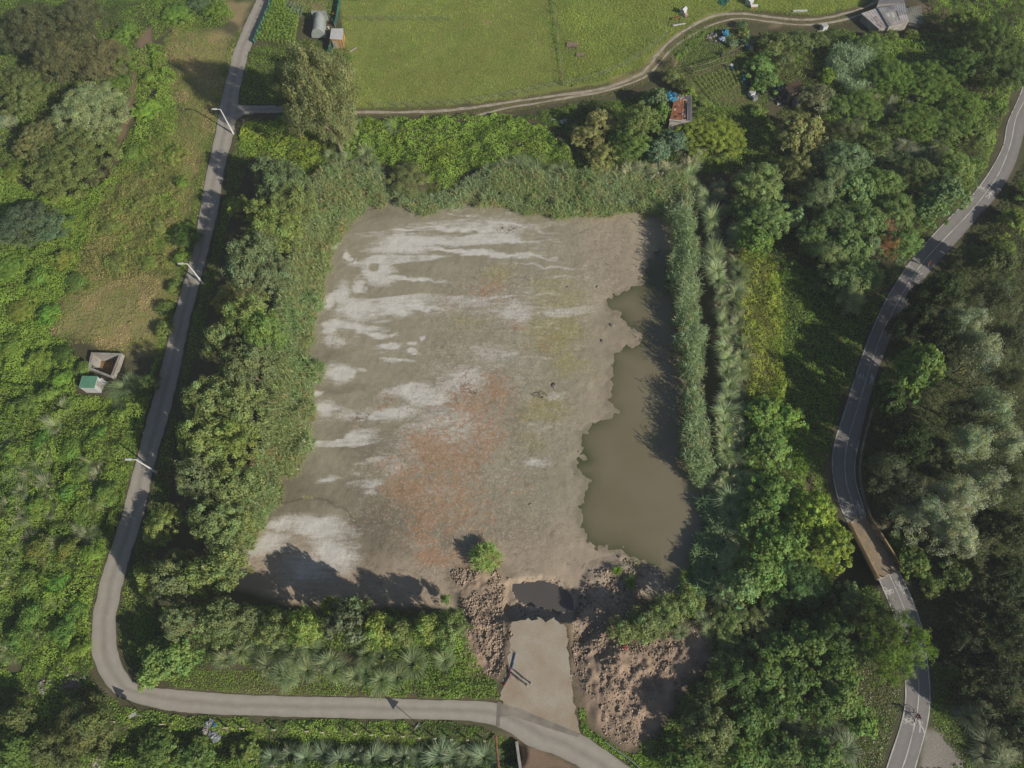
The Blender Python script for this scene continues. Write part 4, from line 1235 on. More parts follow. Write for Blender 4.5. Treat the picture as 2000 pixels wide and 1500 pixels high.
def crumple(name, label, cat, px, py, z, r, h, mtl, seed, parent=None):
    rg = random.Random(seed); n = 11; m = 7
    V = []; Fc = []
    for j in range(m):
        for i in range(n):
            u, v = i/(n-1)*2-1, j/(m-1)*2-1
            V.append((u*r*(1+rg.uniform(-.2, .2)), v*r*.7*(1+rg.uniform(-.25, .25)), h*(1-u*u*.7-v*v*.3)*rg.uniform(.25, 1)))
    b = len(V)
    V += [(x_, y_, min(z_-.05, .0)) for x_, y_, z_ in V]
    for j in range(m-1):
        for i in range(n-1):
            a = j*n+i; Fc.append((a, a+1, a+n+1, a+n)); Fc.append((b+a, b+a+n, b+a+n+1, b+a+1))
    for i in range(n-1):
        Fc.append((i, b+i, b+i+1, i+1)); a = (m-1)*n+i; Fc.append((a, a+1, b+a+1, b+a))
    for j in range(m-1):
        a = j*n; Fc.append((a, a+n, b+a+n, b+a)); a = j*n+n-1; Fc.append((a, b+a, b+a+n, a+n))
    me = mesh_from(name, V, Fc); me.materials.append(mtl)
    o = link(name, me, None, parent); o.location = P3(px, py, z); o.rotation_euler = (0, 0, rg.random()*3)
    return tag(o, label, cat)
crumple('tarpaulin', 'crumpled bright blue tarpaulin draped on the corner of the ruined shack', 'tarpaulin', 1314, 190, Hs-.1, 1.3, .5, CYAN, 3)
crumple('sack', 'grey rubbish sack beside the blue tarpaulin on the shack roof', 'sack', 1326, 190, Hs+.02, .7, .5, STONE, 4)

# --- white-roofed coop and polytunnel, top left garden
co = thing('hen_house', 'small timber hen house with a flat white roof beside the meadow', 'shed')
Q = W3([(647,56),(670.5,56),(668,77.5),(644,76)], 2.1)
mb = MB(); walls(mb, Q, 0, .07); w_ = mb.build('wall', WOODO, co)
mb = MB(); mb.corr([q+Vector((0, 0, .05)) for q in Q], 20, 2, .012, th=.06); mb.build('roof', WHT, co)
door(co, (Q[3].x, Q[3].y-.02, 0), (Q[2].x, Q[2].y-.02, 0), .3, .8, 1.6, CONC)
mb = MB()
for t in (.45, .7, .95):
    a = Q[3]*(1-t)+Q[2]*t; mb.beam((a.x, a.y+.1, .05), (a.x, a.y+.1, 2.0), .08, .08)
mb.build('post', PLANK, co)
footprint([(645,58),(671,58),(672,84),(646,84)], 0, .05)
gh = thing('polytunnel', 'small arched polytunnel of translucent grey sheeting north of the big eucalyptus', 'greenhouse')
a0, a1_, b1_, b0 = [Vector(p) for p in W3([(616,42),(637,42),(638,74),(610,74)], .2)]
POLY = mat('tunnel_film', (.30,.33,.32), .4, var=.12, sc=3, spec=.6)
mb = MB(); N1, N2 = 14, 8
V = []
for lay in (1.0, .975):
    for j in range(N2+1):
        v = j/N2; L_ = a0*(1-v)+b0*v; R_ = a1_*(1-v)+b1_*v; c_ = (L_+R_)/2; hw = (R_-L_)/2
        for i in range(N1+1):
            a = math.pi*i/N1
            V.append(c_-hw*math.cos(a)*lay+Vector((0, 0, 2.1*math.sin(a)*lay)))
n1 = N1+1; o1 = n1*(N2+1); Fc = []
for j in range(N2):
    for i in range(N1):
        a = j*n1+i; Fc += [(a, a+1, a+n1+1, a+n1), (o1+a, o1+a+n1, o1+a+n1+1, o1+a+1)]
mb.add(V, Fc); mb.add(V[:n1], [tuple(range(n1))]); mb.add(V[N2*n1:N2*n1+n1], [tuple(range(n1-1, -1, -1))])
mb.build('cover', POLY, gh)
for j in (0, 3, 6, 8):
    v = j/8; L_ = a0*(1-v)+b0*v; R_ = a1_*(1-v)+b1_*v; c_ = (L_+R_)/2; hw = (R_-L_)/2
    mb = MB(); mb.tube([c_-hw*math.cos(math.pi*i/12)*1.02+Vector((0, 0, 2.14*math.sin(math.pi*i/12))) for i in range(13)], .035, 6); mb.build('hoop', GALV, gh)
mb = MB(); mb.box(((a0+a1_)/2+Vector((0, .5, .9))), (3.0, .06, 2.2)); mb.build('end_panel', POLY, gh)
footprint([(610,38),(640,38),(640,74),(606,74)], 0, .03)

# --- concrete tank with green hut
tk = thing('concrete_tank', 'open weathered concrete water tank west of the lane, half in shadow inside', 'tank')
O = [Vector(p) for p in W3([(178,688),(238,690),(219,738),(171,719)], .9)]
c_ = sum(O, Vector())/4
I = [c_+(p-c_)*.84 for p in O]
I = [Vector((p.x, p.y, .9)) for p in I]
mb = MB()
V = [(p.x, p.y, .9) for p in O]+[(p.x, p.y, .9) for p in I]+[(p.x, p.y, -1.5) for p in O]+[(c_.x+(p.x-c_.x)*.92, c_.y+(p.y-c_.y)*.92, -1.2) for p in I]
Fc = []
for i in range(4):
    j = (i+1) % 4
    Fc += [(i, j, 4+j, 4+i), (8+i, 8+j, j, i), (4+i, 4+j, 12+j, 12+i)]
mb.add(V, Fc); mb.build('wall', CONC, tk)
mb = MB(); mb.add([(c_.x+(p.x-c_.x)*.92, c_.y+(p.y-c_.y)*.92, -1.2) for p in I], [(0, 1, 2, 3)]); mb.build('floor', mat('tank_sludge', (.22,.17,.06), .8, var=.35, sc=2.5, col2=(.20,.10,.05), sc2=.9), tk)
mb = MB(); mb.beam(O[1]*.86+O[2]*.14, O[1]*.1+O[2]*.9, .12, .08); o_ = mb.build('coping', PINKW, tk); 
TANK = [(p.x, p.y) for p in O]; BEX.append(np.array(TANK))
hut = thing('hut', 'small hut with a green ribbed roof and white walls beside the concrete tank', 'hut')
Q = W3([(159.5,734),(191,734.5),(184,758),(153,757)], 2.0)
mb = MB(); walls(mb, Q, 0, .06); mb.build('wall', WHT, hut)
mb = MB(); mb.corr(Q, 30, 2, .04, th=.05); mb.build('roof', GREENR, hut)
door(hut, (Q[1].x, Q[1].y, 0), (Q[2].x, Q[2].y, 0), .5, .8, 1.7, CONC)
footprint([(158,736),(198,736),(192,768),(152,768)], 0, .02)
mb = MB(); Q = W3([(198,737.5),(209,746.5),(203.5,752.5),(192.5,746)], 1.0)
t_ = thing('table', 'square white garden table beside the green-roofed hut', 'table', (sum(q.x for q in Q)/4, sum(q.y for q in Q)/4, 0))
off = Vector(t_.location)
mb.prism([(q.x-off.x, q.y-off.y) for q in Q], .95, 1.0); mb.build('tabletop', WHT, t_)
for q in Q:
    mb = MB(); p = (q-off)*.8; mb.box((p.x, p.y, .47), (.07, .07, .95)); mb.build('leg', GALV, t_)
def bucket(px, py, label, mtl, r=.17, h=.35, name='bucket', cat='bucket', handle=True):
    mb = MB(); mb.lathe([(r*.8, 0), (r, h), (r*1.05, h), (r*1.05, h+.02), (r*.93, h+.02), (r*.9, h*.8), (.01, h*.8)], 14)
    o = thing(name, label, cat, (*G(px, py, 0), 0)); o.location.z = max(0, tz(o.location.x, o.location.y))
    mb.build('body', mtl, o)
    if handle:
        mb = MB(); mb.tube([(-r, 0, h), (-r*.7, 0, h+.12), (0, 0, h+.17), (r*.7, 0, h+.12), (r, 0, h)], .012, 5); mb.build('handle', GALV, o)
    return o
bucket(177, 724, 'pale yellow bucket on the ground north of the green-roofed hut', mat('cream_plastic', (.5,.46,.28), .5), .2)
bucket(649.5, 40.5, 'white bucket by the green net fence, nearest the yellow cart', WHT, .22)
bucket(642, 55.5, 'white bucket between the polytunnel and the white-roofed hen house', WHT, .2)
bucket(666, 90, 'white tub on bare soil at the south end of the hen house', WHT, .27, .3)
bucket(635, 32, 'small turquoise bucket on grass above the polytunnel', mat('turquoise', (.12,.33,.33), .5), .14)

# --- brown ribbed shed, its lean-to and junk, right-hand allotment
bs = thing('shed', 'small shed with a brown ribbed roof at the edge of the allotment', 'shed')
Q = W3([(1533,170),(1561.5,156),(1568.5,173.5),(1544,186)], 2.0)
mb = MB(); walls(mb, Q, 0, .06); mb.build('wall', PLANK, bs)
mb = MB(); mb.corr(Q, 24, 3, .06); mb.build('roof', mat('brown_sheet', (.26,.17,.10), .8, var=.25, sc=5, col2=(.18,.13,.09)), bs)
door(bs, (Q[0].x, Q[0].y, 0), (Q[3].x, Q[3].y, 0), .5, .8, 1.8, DBL)
footprint([(1531,170),(1562,156),(1569,180),(1545,192)], 0, .05)
ls_ = thing('lean_to', 'low grey lean-to with a lichen-stained roof below the brown ribbed shed', 'shed')
Q = W3([(1550,191),(1565,182),(1571,192),(1557,201)], 1.4)
mb = MB(); walls(mb, Q, 0, .04); mb.build('wall', TIN, ls_); mb = MB(); mb.corr(Q, 8, 2, .03); mb.build('roof', mat('lichen_sheet', (.27,.26,.21), .9, var=.3, sc=4), ls_)
footprint([(1550,191),(1566,182),(1573,196),(1556,206)], 0, .02)
def barrel(px, py, label, mtl, r=.3, h=.9, lid=None, z=0):
    o = thing('barrel', label, 'barrel', (*G(px, py, z+.5), z))
    mb = MB(); mb.lathe([(r*.9, 0), (r, .06), (r*1.02, h*.3), (r*.98, h*.33), (r*1.02, h*.64), (r*.98, h*.67), (r, h*.94), (r*.9, h)], 14); mb.build('body', mtl, o)
    mb = MB(); mb.lathe([(r*.93, h), (r*.93, h+.03), (r*.6, h+.035), (r*.58, h+.02)], 14); mb.build('lid', lid or mtl, o)
    return o
barrel(1428, 130, 'blue barrel with a white lid at the end of the bean frames', BLUE, .32, .9, WHT)
barrel(1453, 158, 'blue barrel beside a teal cloth on the allotment path', BLUE, .3)
crumple('cloth', 'teal cloth heaped beside a blue barrel on the allotment path', 'cloth', 1454, 150, 0.3, .5, .4, mat('teal_cloth', (.10,.36,.32), .7), 8)
barrel(1477, 181, 'dark blue barrel next to the white crate stack', DBL, .36)
barrel(1459, 92, 'blue barrel beside a white crate in the upper allotment', BLUE, .3)
barrel(1408, 104, 'small dark blue barrel among the vines left of the cane arch', DBL, .22, .6)
crumple('tarpaulin', 'folded mid blue tarpaulin hung in the upper allotment', 'tarpaulin', 1416, 64, .6, .85, .8, CYAN, 9)
crumple('sack', 'blue and white sack on the junk heap of the upper allotment', 'sack', 1411, 77, .5, .65, .5, mat('pale_blue', (.25,.34,.46), .7), 10)
crumple('netting', 'small roll of teal netting at the top edge of the far meadow', 'net', 1414, 3, .1, 1.0, .3, TEAL, 12)
crumple('rag', 'orange rag beside the white crate in the upper allotment', 'rag', 1480, 97, .1, .3, .2, mat('orange_rag', (.5,.16,.06), .8), 13)
def crate(px, py, label, mtl, s=(.6, .5, .4), rz=0, name='crate', cat='crate', z=0):
    o = thing(name, label, cat, (*G(px, py, z), z), rz)
    mb = MB(); x_, y_, h = s; t = .04
    mb.box((0, 0, t/2), (x_, y_, t)); 
    for sx in (-1, 1): mb.box((sx*(x_/2-t/2), 0, h/2+.02), (t, y_-.001, h)); mb.box((0, sx*(y_/2-t/2), h/2+.02), (x_-2*t-.004, t, h-.004))
    mb.build('body', mtl, o)
    mb = MB()
    for k in range(3): mb.box((0, (k-1)*y_*.3, h+.035), (x_*.98, y_*.22, .02))
    mb.build('slats', mtl, o)
    return o
crate(1466, 95, 'white crate between the blue barrel and the orange rag', WHT, (.8, .8, .8))
crate(1467, 187, 'white crate pile of boxes by the dark blue barrel, northern box', WHT, (1.0, .8, .9), .5)
crate(1473, 195, 'grey crate stacked south of the white box by the dark blue barrel', GALV, (.9, .7, .7), .3)
crate(1491, 182, 'pale grey crate lying left of the junk strip and brown shed', GALV, (.7, .6, .4), .4)
crate(1521, 204, 'small pale blue box on the dark ground south of the junk strip', WHT, (.7, .35, .3), .1)
crate(1585, 97, 'dark blue water trough in the thicket east of the allotment', DBL, (.7, 1.5, .5), .2, 'trough', 'trough')
crate(1319, 48+0, 'long white gutter lying on grass beside the farm track', WHT, (2.6, .25, .12), .2, 'gutter', 'gutter')
bpy.data.objects['gutter'].location = P3(1326, 48.5, .1)
crate(1562, 22.5, 'long white trough on the verge north of the farm track', WHT, (2.8, .35, .25), 0, 'trough', 'trough')
crate(1608, 57, 'white water tank in bushes south of the farm track', WHT, (1.1, .9, .9), .4, 'water_tank', 'tank')
crate(1600, 62, 'pale stone slab lying by the white water tank', STONEL, (.9, .25, .2), .3, 'slab', 'slab')
# frame of canes, junk heap
def heap(name, label, cat, px, py, r, n, mtls, seed, hmax=.5, ry=None, smin=.15, smax=.5, kind=None):
    rg = random.Random(seed); mb = MB(); c = G(px, py, 0)
    z0 = tz(*c)
    for i in range(n):
        a = rg.random()*6.28; q = rg.random()**.5
        x_, y_ = c[0]+math.cos(a)*q*r, c[1]+math.sin(a)*q*(ry or r)
        s_ = rg.uniform(smin, smax)
        M = Matrix.Rotation(rg.random()*6.28, 3, 'Z') @ Matrix.Rotation(rg.uniform(-.6, .6), 3, 'X')
        z1 = tz(x_, y_)+rg.random()*hmax*(1-q)
        V = []
        for k in range(8):
            v = Vector(((k & 1)*2-1, ((k >> 1) & 1)*2-1, (k >> 2)*2-1))*.5
            v = Vector((v.x*s_*rg.uniform(.6, 1.2), v.y*s_*rg.uniform(.5, 1), v.z*s_*rg.uniform(.3, .8)))
            V.append(M @ v+Vector((x_, y_, z1+.05)))
        mb.add(V, [(0, 2, 3, 1), (4, 5, 7, 6), (0, 1, 5, 4), (2, 6, 7, 3), (0, 4, 6, 2), (1, 3, 7, 5)], rg.randrange(len(mtls)))
    o = mb.build(name, mtls)
    return tag(o, label, cat, kind=kind)
heap('junk_heap', 'dark heap of pots and boards in the upper allotment left of the blue tarpaulin', 'junk', 1398, 75, 1.9, 70, [BLACK, PLANK, CONC, DBL], 3, .7, 1.4, kind='stuff')
heap('junk_heap', 'long clutter of grey boxes and sheets west of the brown ribbed shed', 'junk', 1520, 178, 1.9, 90, [BLACK, CONC, TIN2, GALV, PLANK], 4, .8, 1.6, kind='stuff')
heap('junk_heap', 'low clutter of boards and pots south of the brown ribbed shed', 'junk', 1523, 194, 1.8, 55, [BLACK, PLANK, TIN, GALV], 6, .5, .7, kind='stuff')
heap('planter_junk', 'row of pots and rags along the allotment path below the blue barrel', 'junk', 1461, 168, .9, 30, [PLANK, CONC, STONEL, DBL], 7, .4, 1.3, kind='stuff')
heap('rubble', 'heap of pale broken stones in sun west of the lane bend', 'rubble', 137, 1340, 1.5, 260, [STONEL, STONE, PINKW], 8, .7, .95, .08, .28, kind='stuff')
heap('rubble', 'heap of grey rubble in the shade left of the pale stone heap', 'rubble', 92, 1337, 1.1, 160, [CONC, STONE], 9, .6, 1.3, .08, .3, kind='stuff')
heap('rubble', 'broken concrete at the bottom left corner by the slab', 'rubble', 197, 1487, 1.0, 60, [STONEL, CONC], 10, .3, .9, .12, .4, kind='stuff')
crumple('plastic_sheet', 'torn pale blue plastic sheet dumped below the lane posts', 'plastic sheet', 419, 1436, -.6, .8, .35, mat('pale_film', (.26,.28,.31), .5, var=.3, sc=7), 21)
crumple('plastic_bag', 'white plastic bag dumped between two fence posts, above the torn sheet', 'bag', 409, 1412, .1, .5, .35, mat('pale_film', (.4, .43, .46)), 22)
crumple('plastic_bag', 'small bright blue plastic bag among weeds near the dumped white bag', 'bag', 419.5, 1416, .1, .24, .2, CYAN, 23)
crumple('plastic_bag', 'grey plastic bag on the bank between the white bag and torn sheet', 'bag', 401, 1426, -.1, .45, .3, CONC, 24)
crumple('plastic_sheet', 'scrap of white plastic in the dark hollow below the farm track', 'plastic sheet', 1101, 237, .1, .6, .25, WHT, 25)
crumple('plastic_sheet', 'grey plastic scrap left of the white one in the hollow below the farm track', 'plastic sheet', 1080, 235, .1, .45, .2, GALV, 26)
crumple('barrier', 'crushed red plastic barrier on the dirt beside the willow clump', 'barrier', 1220, 1264, .4, .32, .2, mat('faded_red', (.30,.06,.05), .7), 27)
def rock(px, py, label, s, mtl, seed, z=None, name='rock', cat='rock'):
    rg = random.Random(seed); me_mb = MB(); n = 8
    prof = [(.55, 0), (1, .25), (.9, .6), (.45, .85), (.05, .9)]
    V = []; Fc = []
    for j, (r, zz) in enumerate(prof):
        for k in range(n):
            a = 2*math.pi*k/n; q = r*s*rg.uniform(.75, 1.2)
            V.append((math.cos(a)*q, math.sin(a)*q*.75, zz*s*rg.uniform(.55, .75)))
    for j in range(len(prof)-1):
        for k in range(n): Fc.append((j*n+k, j*n+(k+1) % n, (j+1)*n+(k+1) % n, (j+1)*n+k))
    Fc.append(tuple((len(prof)-1)*n+k for k in range(n)))
    me = mesh_from(name, V, Fc); me.materials.append(mtl)
    o = link(name, me); x_, y_ = G(px, py, z or 0); o.location = (x_, y_, tz(x_, y_)-.03); o.rotation_euler = (0, 0, rg.random()*6)
    return tag(o, label, cat)
rock(166, 1322, 'pale angular boulder on the verge west of the lane bend', .42, STONEL, 1)
rock(135, 1303, 'brownish boulder at the bramble edge, highest of the boulders by the lane bend', .38, STONE, 2)
rock(131, 1319, 'flat pale stone between the boulders and the stone heap by the lane bend', .3, STONEL, 3)
rock(213, 1386, 'small pale stone on grass outside the lane bend, by the shadow of the sign', .24, STONEL, 4)
rock(214, 1424, 'rough brown stone below the lane posts, by the ditch', .35, STONE, 5)
rock(1117, 168, 'dark rock on the meadow edge above the farm track', .3, BLACK, 6)
for i, (a, b, s_, lb) in enumerate([(1195, 636, .42, 'grey clod on the mud near the pond water, upper of a pair'), (1177, 667, .38, 'dark clod on the mud near the pond water, lower of a pair'), (1083, 754, .5, 'dark clod right of the cluster in the middle of the dry bed'),
                            (1036, 986, .25, 'lone dark clod in the southern dry bed'), (1167, 561, .3, 'dark clod on the smooth mud right of the rust patches'), (1109, 561, .25, 'small dark clod left of its twin on the smooth mud')]):
    rock(a, b, lb, s_, STONE, 30+i, ZP)
heap('clods', 'cluster of dark dried mud clods in the middle of the dry pond bed', 'clods', 1053, 764, 1.3, 45, [STONE, CLODD], 12, .1, .6, .05, .18, kind='stuff')
heap('clods', 'scattered dark clods in the western rust-stained mud', 'clods', 700, 809, 1.6, 40, [STONE, CLODD], 13, .06, .7, .04, .14, kind='stuff')
heap('clods', 'scattered clods near the northern end of the dry pond bed', 'clods', 990, 440, 1.8, 45, [STONE, CLODD], 14, .06, .8, .04, .14, kind='stuff')
heap('clods', 'loose clods in the centre of the orange mud', 'clods', 915, 755, 1.6, 45, [STONE, CLODD], 15, .06, 1.1, .04, .14, kind='stuff')
def stones(name, label, polys, n, smin, smax, mtls, seed, lift=.0):
    rng = np.random.default_rng(seed); X = []; 
    for W in polys:
        lo, hi = W.min(0), W.max(0); m = int(n*3)
        x = rng.uniform(lo[0], hi[0], m); y = rng.uniform(lo[1], hi[1], m)
        k = (sdpoly(x, y, W)+(fbm(x, y, 1.5, seed)-.5)*1.5 < 0) & (fbm(x, y, 1.8, seed+1) > .42) & ~in_excl0(x, y)
        X.append(np.stack([x[k], y[k]], 1)[:n])
    P = np.concatenate(X); m = len(P)
    z = terrain(P[:, 0], P[:, 1])
    s = smin+(smax-smin)*rng.random(m)**3
    cube = np.array([[i, j, k] for k in (-1, 1) for j in (-1, 1) for i in (-1, 1)])*.5
    V = cube[None]*(rng.uniform(.5, 1.2, (m, 8, 3)))*s[:, None, None]*np.array([1, .8, .6])
    a = rng.random(m)*6.28; t = rng.uniform(-.6, .6, m)
    ca, sa, ct, st = np.cos(a)[:, None], np.sin(a)[:, None], np.cos(t)[:, None], np.sin(t)[:, None]
    x0, y0, z0 = V[..., 0], V[..., 1]*ct-V[..., 2]*st, V[..., 1]*st+V[..., 2]*ct
    V = np.stack([x0*ca-y0*sa+P[:, :1], x0*sa+y0*ca+P[:, 1:2], z0+z[:, None]+s[:, None]*.15+lift], -1).reshape(-1, 3)
    f = np.array([(0, 2, 3, 1), (4, 5, 7, 6), (0, 1, 5, 4), (2, 6, 7, 3), (0, 4, 6, 2), (1, 3, 7, 5)])
    Fq = (f[None]+np.arange(m)[:, None, None]*8).reshape(-1, 4)
    me = bpy.data.meshes.new(name)
    me.vertices.add(len(V)); me.vertices.foreach_set('co', V.astype(np.float32).reshape(-1))
    me.loops.add(Fq.size); me.loops.foreach_set('vertex_index', Fq.reshape(-1).astype(np.int32))
    me.polygons.add(len(Fq)); me.polygons.foreach_set('loop_start', np.arange(0, Fq.size, 4, dtype=np.int32)); me.polygons.foreach_set('loop_total', np.full(len(Fq), 4, np.int32))
    me.polygons.foreach_set('material_index', np.repeat(rng.integers(0, len(mtls), m), 6).astype(np.int32))
    me.update(calc_edges=True)
    for q in mtls: me.materials.append(q)
    return tag(link(name, me), label, 'rubble', kind='stuff')
def in_excl0(x, y): return sdpoly(x, y, APRON) < -.45
stones('rubble', 'earth clods and stones strewn over the dirt left of the ramp', [DIRTL], 3200, .04, .3, [CLOD, CLOD, CLODD], 3)
stones('rubble', 'earth clods and stones strewn over the dirt mounds right of the ramp', [MOUND], 3800, .04, .26, [CLOD, CLOD, CLODD], 4)
stones('rubble', 'broken stones and clods between the crater and the willow clump', [DIRTR], 2600, .04, .34, [CLOD, CLOD, CLODD], 5)
stones('rubble', 'clods around the rim and floor of the flooded crater', [CRATER], 300, .05, .25, [CLOD, CLODD], 6)
# pallets on the meadow
for i, (a, b, w_, lb) in enumerate([(1117, 89, 1.5, 'larger brown slab of old manure boards lying on the meadow'), (1133, 108.5, 1.1, 'smaller brown slab lying below the larger one on the meadow')]):
    t_ = thing('pallet', lb, 'pallet', (*G(a, b, 0), .02), -.12)
    mb = MB()
    for k in range(7): mb.box((0, (k-3)*w_*.13, .2), (w_*1.35, w_*.12, .03))
    mb.build('boards', PLANK, t_)
    for k in (-1, 0, 1):
        mb = MB(); mb.box((k*w_*.6, 0, .09), (.1, w_*.9, .17)); mb.build('bearer', PLANK, t_)
# beehive-like white boxes
def box_hive(px, py, label, s, rz, lidm=WHT, bodym=WHT):
    o = thing('store_box', label, 'box', (*G(px, py, .5), 0), rz)
    mb = MB(); mb.box((0, 0, s[2]/2), s); mb.build('body', bodym, o)
    mb = MB(); V = [(-s[0]*.55, -s[1]*.55, s[2]+.003), (s[0]*.55, -s[1]*.55, s[2]+.003), (s[0]*.55, s[1]*.55, s[2]+.003), (-s[0]*.55, s[1]*.55, s[2]+.003), (-s[0]*.55, 0, s[2]+.3), (s[0]*.55, 0, s[2]+.3)]
    mb.add(V, [(0, 3, 2, 1), (0, 1, 5, 4), (2, 3, 4, 5), (0, 4, 3), (1, 2, 5)]); mb.build('lid', lidm, o)
    return o
box_hive(1335, 22, 'white gabled hutch in the meadow beside the cane pen', (1.1, .9, 1.0), .9)
box_hive(1340, 28, 'small pinkish box against the white gabled hutch', (.6, .45, .5), .3, PINKW, PINKW)
box_hive(1464, 3, 'white gabled hutch at the top edge above the farm track', (1.4, 1.1, 1.0), .9)
box_hive(1473, 11, 'white box with a timber end below the hutch at the top edge', (1.2, .6, .5), 0, WHT, WOODO)
pen = thing('cane_pen', 'small pen of pale canes with a red rag beside the meadow hutch', 'pen')
for a, b in (((1318,35),(1315,48)),((1339,30),(1336,42)),((1318,35),(1339,30))):
    mb = MB(); p = P3(*a, .6); q = P3(*b, .6); mb.beam(p, q, .06, .06); mb.beam((p.x, p.y, 0), p, .07, .07); mb.beam((q.x, q.y, 0), q, .07, .07); mb.build('rail', PALEB, pen)
crumple('rag', 'red rag hung in the cane pen of the meadow', 'rag', 1320, 35, .6, .25, .2, RED, 31)
pl = thing('plank', 'brick-red plank with a white edge lying on the meadow by the hen house', 'plank', (*G(690, 98, 0), 0), .72)
mb = MB(); mb.box((0, 0, .1), (1.7, .3, .08)); mb.build('board', PINKW, pl); mb = MB(); mb.box((0, .02, .16), (1.6, .08, .03)); mb.build('strip', WHT, pl)
wb = thing('wheelbarrow', 'yellow wheelbarrow beside the green net fence at the garden corner', 'wheelbarrow', (*G(655.5, 31, 0), 0), .8)
mb = MB(); V = [(-.4, -.3, .6), (.45, -.3, .65), (.45, .3, .65), (-.4, .3, .6), (-.2, -.17, .3), (.25, -.17, .3), (.25, .17, .3), (-.2, .17, .3)]
mb.add(V, [(4, 5, 6, 7), (0, 1, 5, 4), (1, 2, 6, 5), (2, 3, 7, 6), (3, 0, 4, 7)]); mb.build('tray', mat('yellow_paint', (.5,.30,.03), .5), wb)
for s_ in (-1, 1): mb = MB(); mb.tube([(.6, s_*.05, .2), (0, s_*.22, .3), (-.75, s_*.28, .55)], .025, 6); mb.build('handle', BLACK, wb)
mb = MB(); mb.tube([(.62, -.04, .2), (.62, .04, .2)], .2, 14); mb.build('wheel', BLACK, wb)

# --- street lamps along the lane
LAMPM = mat('lamp_paint', (.62,.63,.64), .5, .1, var=.05, sc=4)
def lamp(base, tip, label, lamp_len=1.1):
    Lm = []
    b = P3(*base, 0)
    # pole height that reaches the photographed top, keeping the pole upright
    best = min(((math.hypot(*(np.array([v[0] for v in px_of(np.array([b.x]), np.array([b.y]), np.array([h]))])-tip)), h) for h in np.arange(4.5, 8, .05)))
    h = best[1]
    o = thing('street_lamp', label, 'street lamp', (b.x, b.y, 0), 0, 'street lamps along the lane')
    mb = MB(); mb.tube([(0, 0, 0), (0, 0, 1.4), (0, 0, 1.42), (0, 0, h)], [.17, .165, .13, .09], 12); mb.build('pole', LAMPM, o)
    mb = MB(); mb.box((0, 0, .03), (.45, .45, .06)); mb.build('base_plate', GALV, o)
    e = P3(tip[0]-lamp_len*11, tip[1], h)-Vector((b.x, b.y, 0))
    d = Vector((-1, -.02, 0))
    mb = MB(); mb.tube([(0, 0, h-.1), d*.25+Vector((0, 0, h)), d*.7+Vector((0, 0, h+.06))], [.07, .06, .05], 8); mb.build('arm', LAMPM, o)
    mb = MB(); c = d*1.05+Vector((0, 0, h+.08))
    V = [(c.x+u*.42, c.y+v*(.16 if u > 0 else .11), c.z+w*.06) for w in (-1, 1) for u, v in ((-1, -1), (1, -1), (1, 1), (-1, 1))]
    mb.add(V, [(3, 2, 1, 0), (4, 5, 6, 7), (0, 1, 5, 4), (1, 2, 6, 5), (2, 3, 7, 6), (3, 0, 4, 7)]); hd = mb.build('lamp_head', LAMPM, o)
    mb = MB(); mb.box((c.x, c.y, c.z-.075), (.5, .18, .02)); mb.build('lens', mat('lens', (.35,.36,.36), .2), hd)
lamp((455.6, 261), (431, 213), 'grey street lamp by the lane junction near the big eucalyptus')
lamp((395, 552), (366, 515), 'grey street lamp in the middle of the lane, above the concrete tank')
lamp((305, 922), (266, 897), 'grey street lamp nearest the lane bend, below the green-roofed hut')

# --- signs and posts along the lower lane
def warn_sign(px, py, label, h=2.3, facing=.8, round2=False):
    o = thing('road_sign', label, 'road sign', (*G(px, py, 0), 0), facing)
    mb = MB(); mb.tube([(0, 0, 0), (0, 0, h)], .04, 8); mb.build('pole', GALV, o)
    mb = MB(); s_ = .56; zc = h-.1
    tri = [(-s_, .045, zc-.28), (s_, .045, zc-.28), (0, .045, zc+.72)]
    back = [(x_, .06, z_) for x_, y_, z_ in tri]
    mb.add(tri+back, [(0, 1, 2), (5, 4, 3), (0, 3, 4, 1), (1, 4, 5, 2), (2, 5, 3, 0)]); pl_ = mb.build('plate', GALV, o)
    mb = MB(); k = .88; mb.add([(x_*k, .063, (z_-zc)*k+zc) for x_, y_, z_ in tri], [(0, 2, 1)]); mb.build('sign_face', WHT, pl_)
    if round2:
        mb = MB(); mb.tube([(0, .045, h-.65), (0, .06, h-.65)], .28, 16); mb.build('round_plate', GALV, o)
    return o
warn_sign(279, 1397, 'triangular road sign on a pole outside the lane bend, with a round plate below', 2.7, .95, True)
warn_sign(821, 1418, 'triangular road sign on a thin pole beside the straight lower lane', 2.6, .95)
POSTM = mat('post_concrete', (.46,.40,.32), .9, var=.15, sc=6)
pm_ = MB(); pm_.box((0, 0, .45), (.2, .13, 1.2)); pm_.box((0, 0, 1.06), (.22, .15, .03))
post0 = None
LP = [(183,1408),(217,1410),(313,1415),(439,1422),(470,1423.5),(533,1426),(597,1429),(627,1431),(692,1434),(724,1436),(755,1437),(786,1439),(818,1442),(849,1443),(881,1445),(913,1446),(946,1448)]
me_post = None
for i, (a, b) in enumerate(LP):
    if me_post is None:
        o = pm_.build('bollard', POSTM); me_post = o.data
    else: o = link('bollard', me_post)
    x_, y_ = G(a, b, .9); o.location = (x_, y_, 0); o.rotation_euler = (0, 0, (i*37%7-3)*.03)
    tag(o, 'short pale concrete post along the lower lane verge, %s from the left' % ordn(i+1), 'post', 'posts along the lower lane')
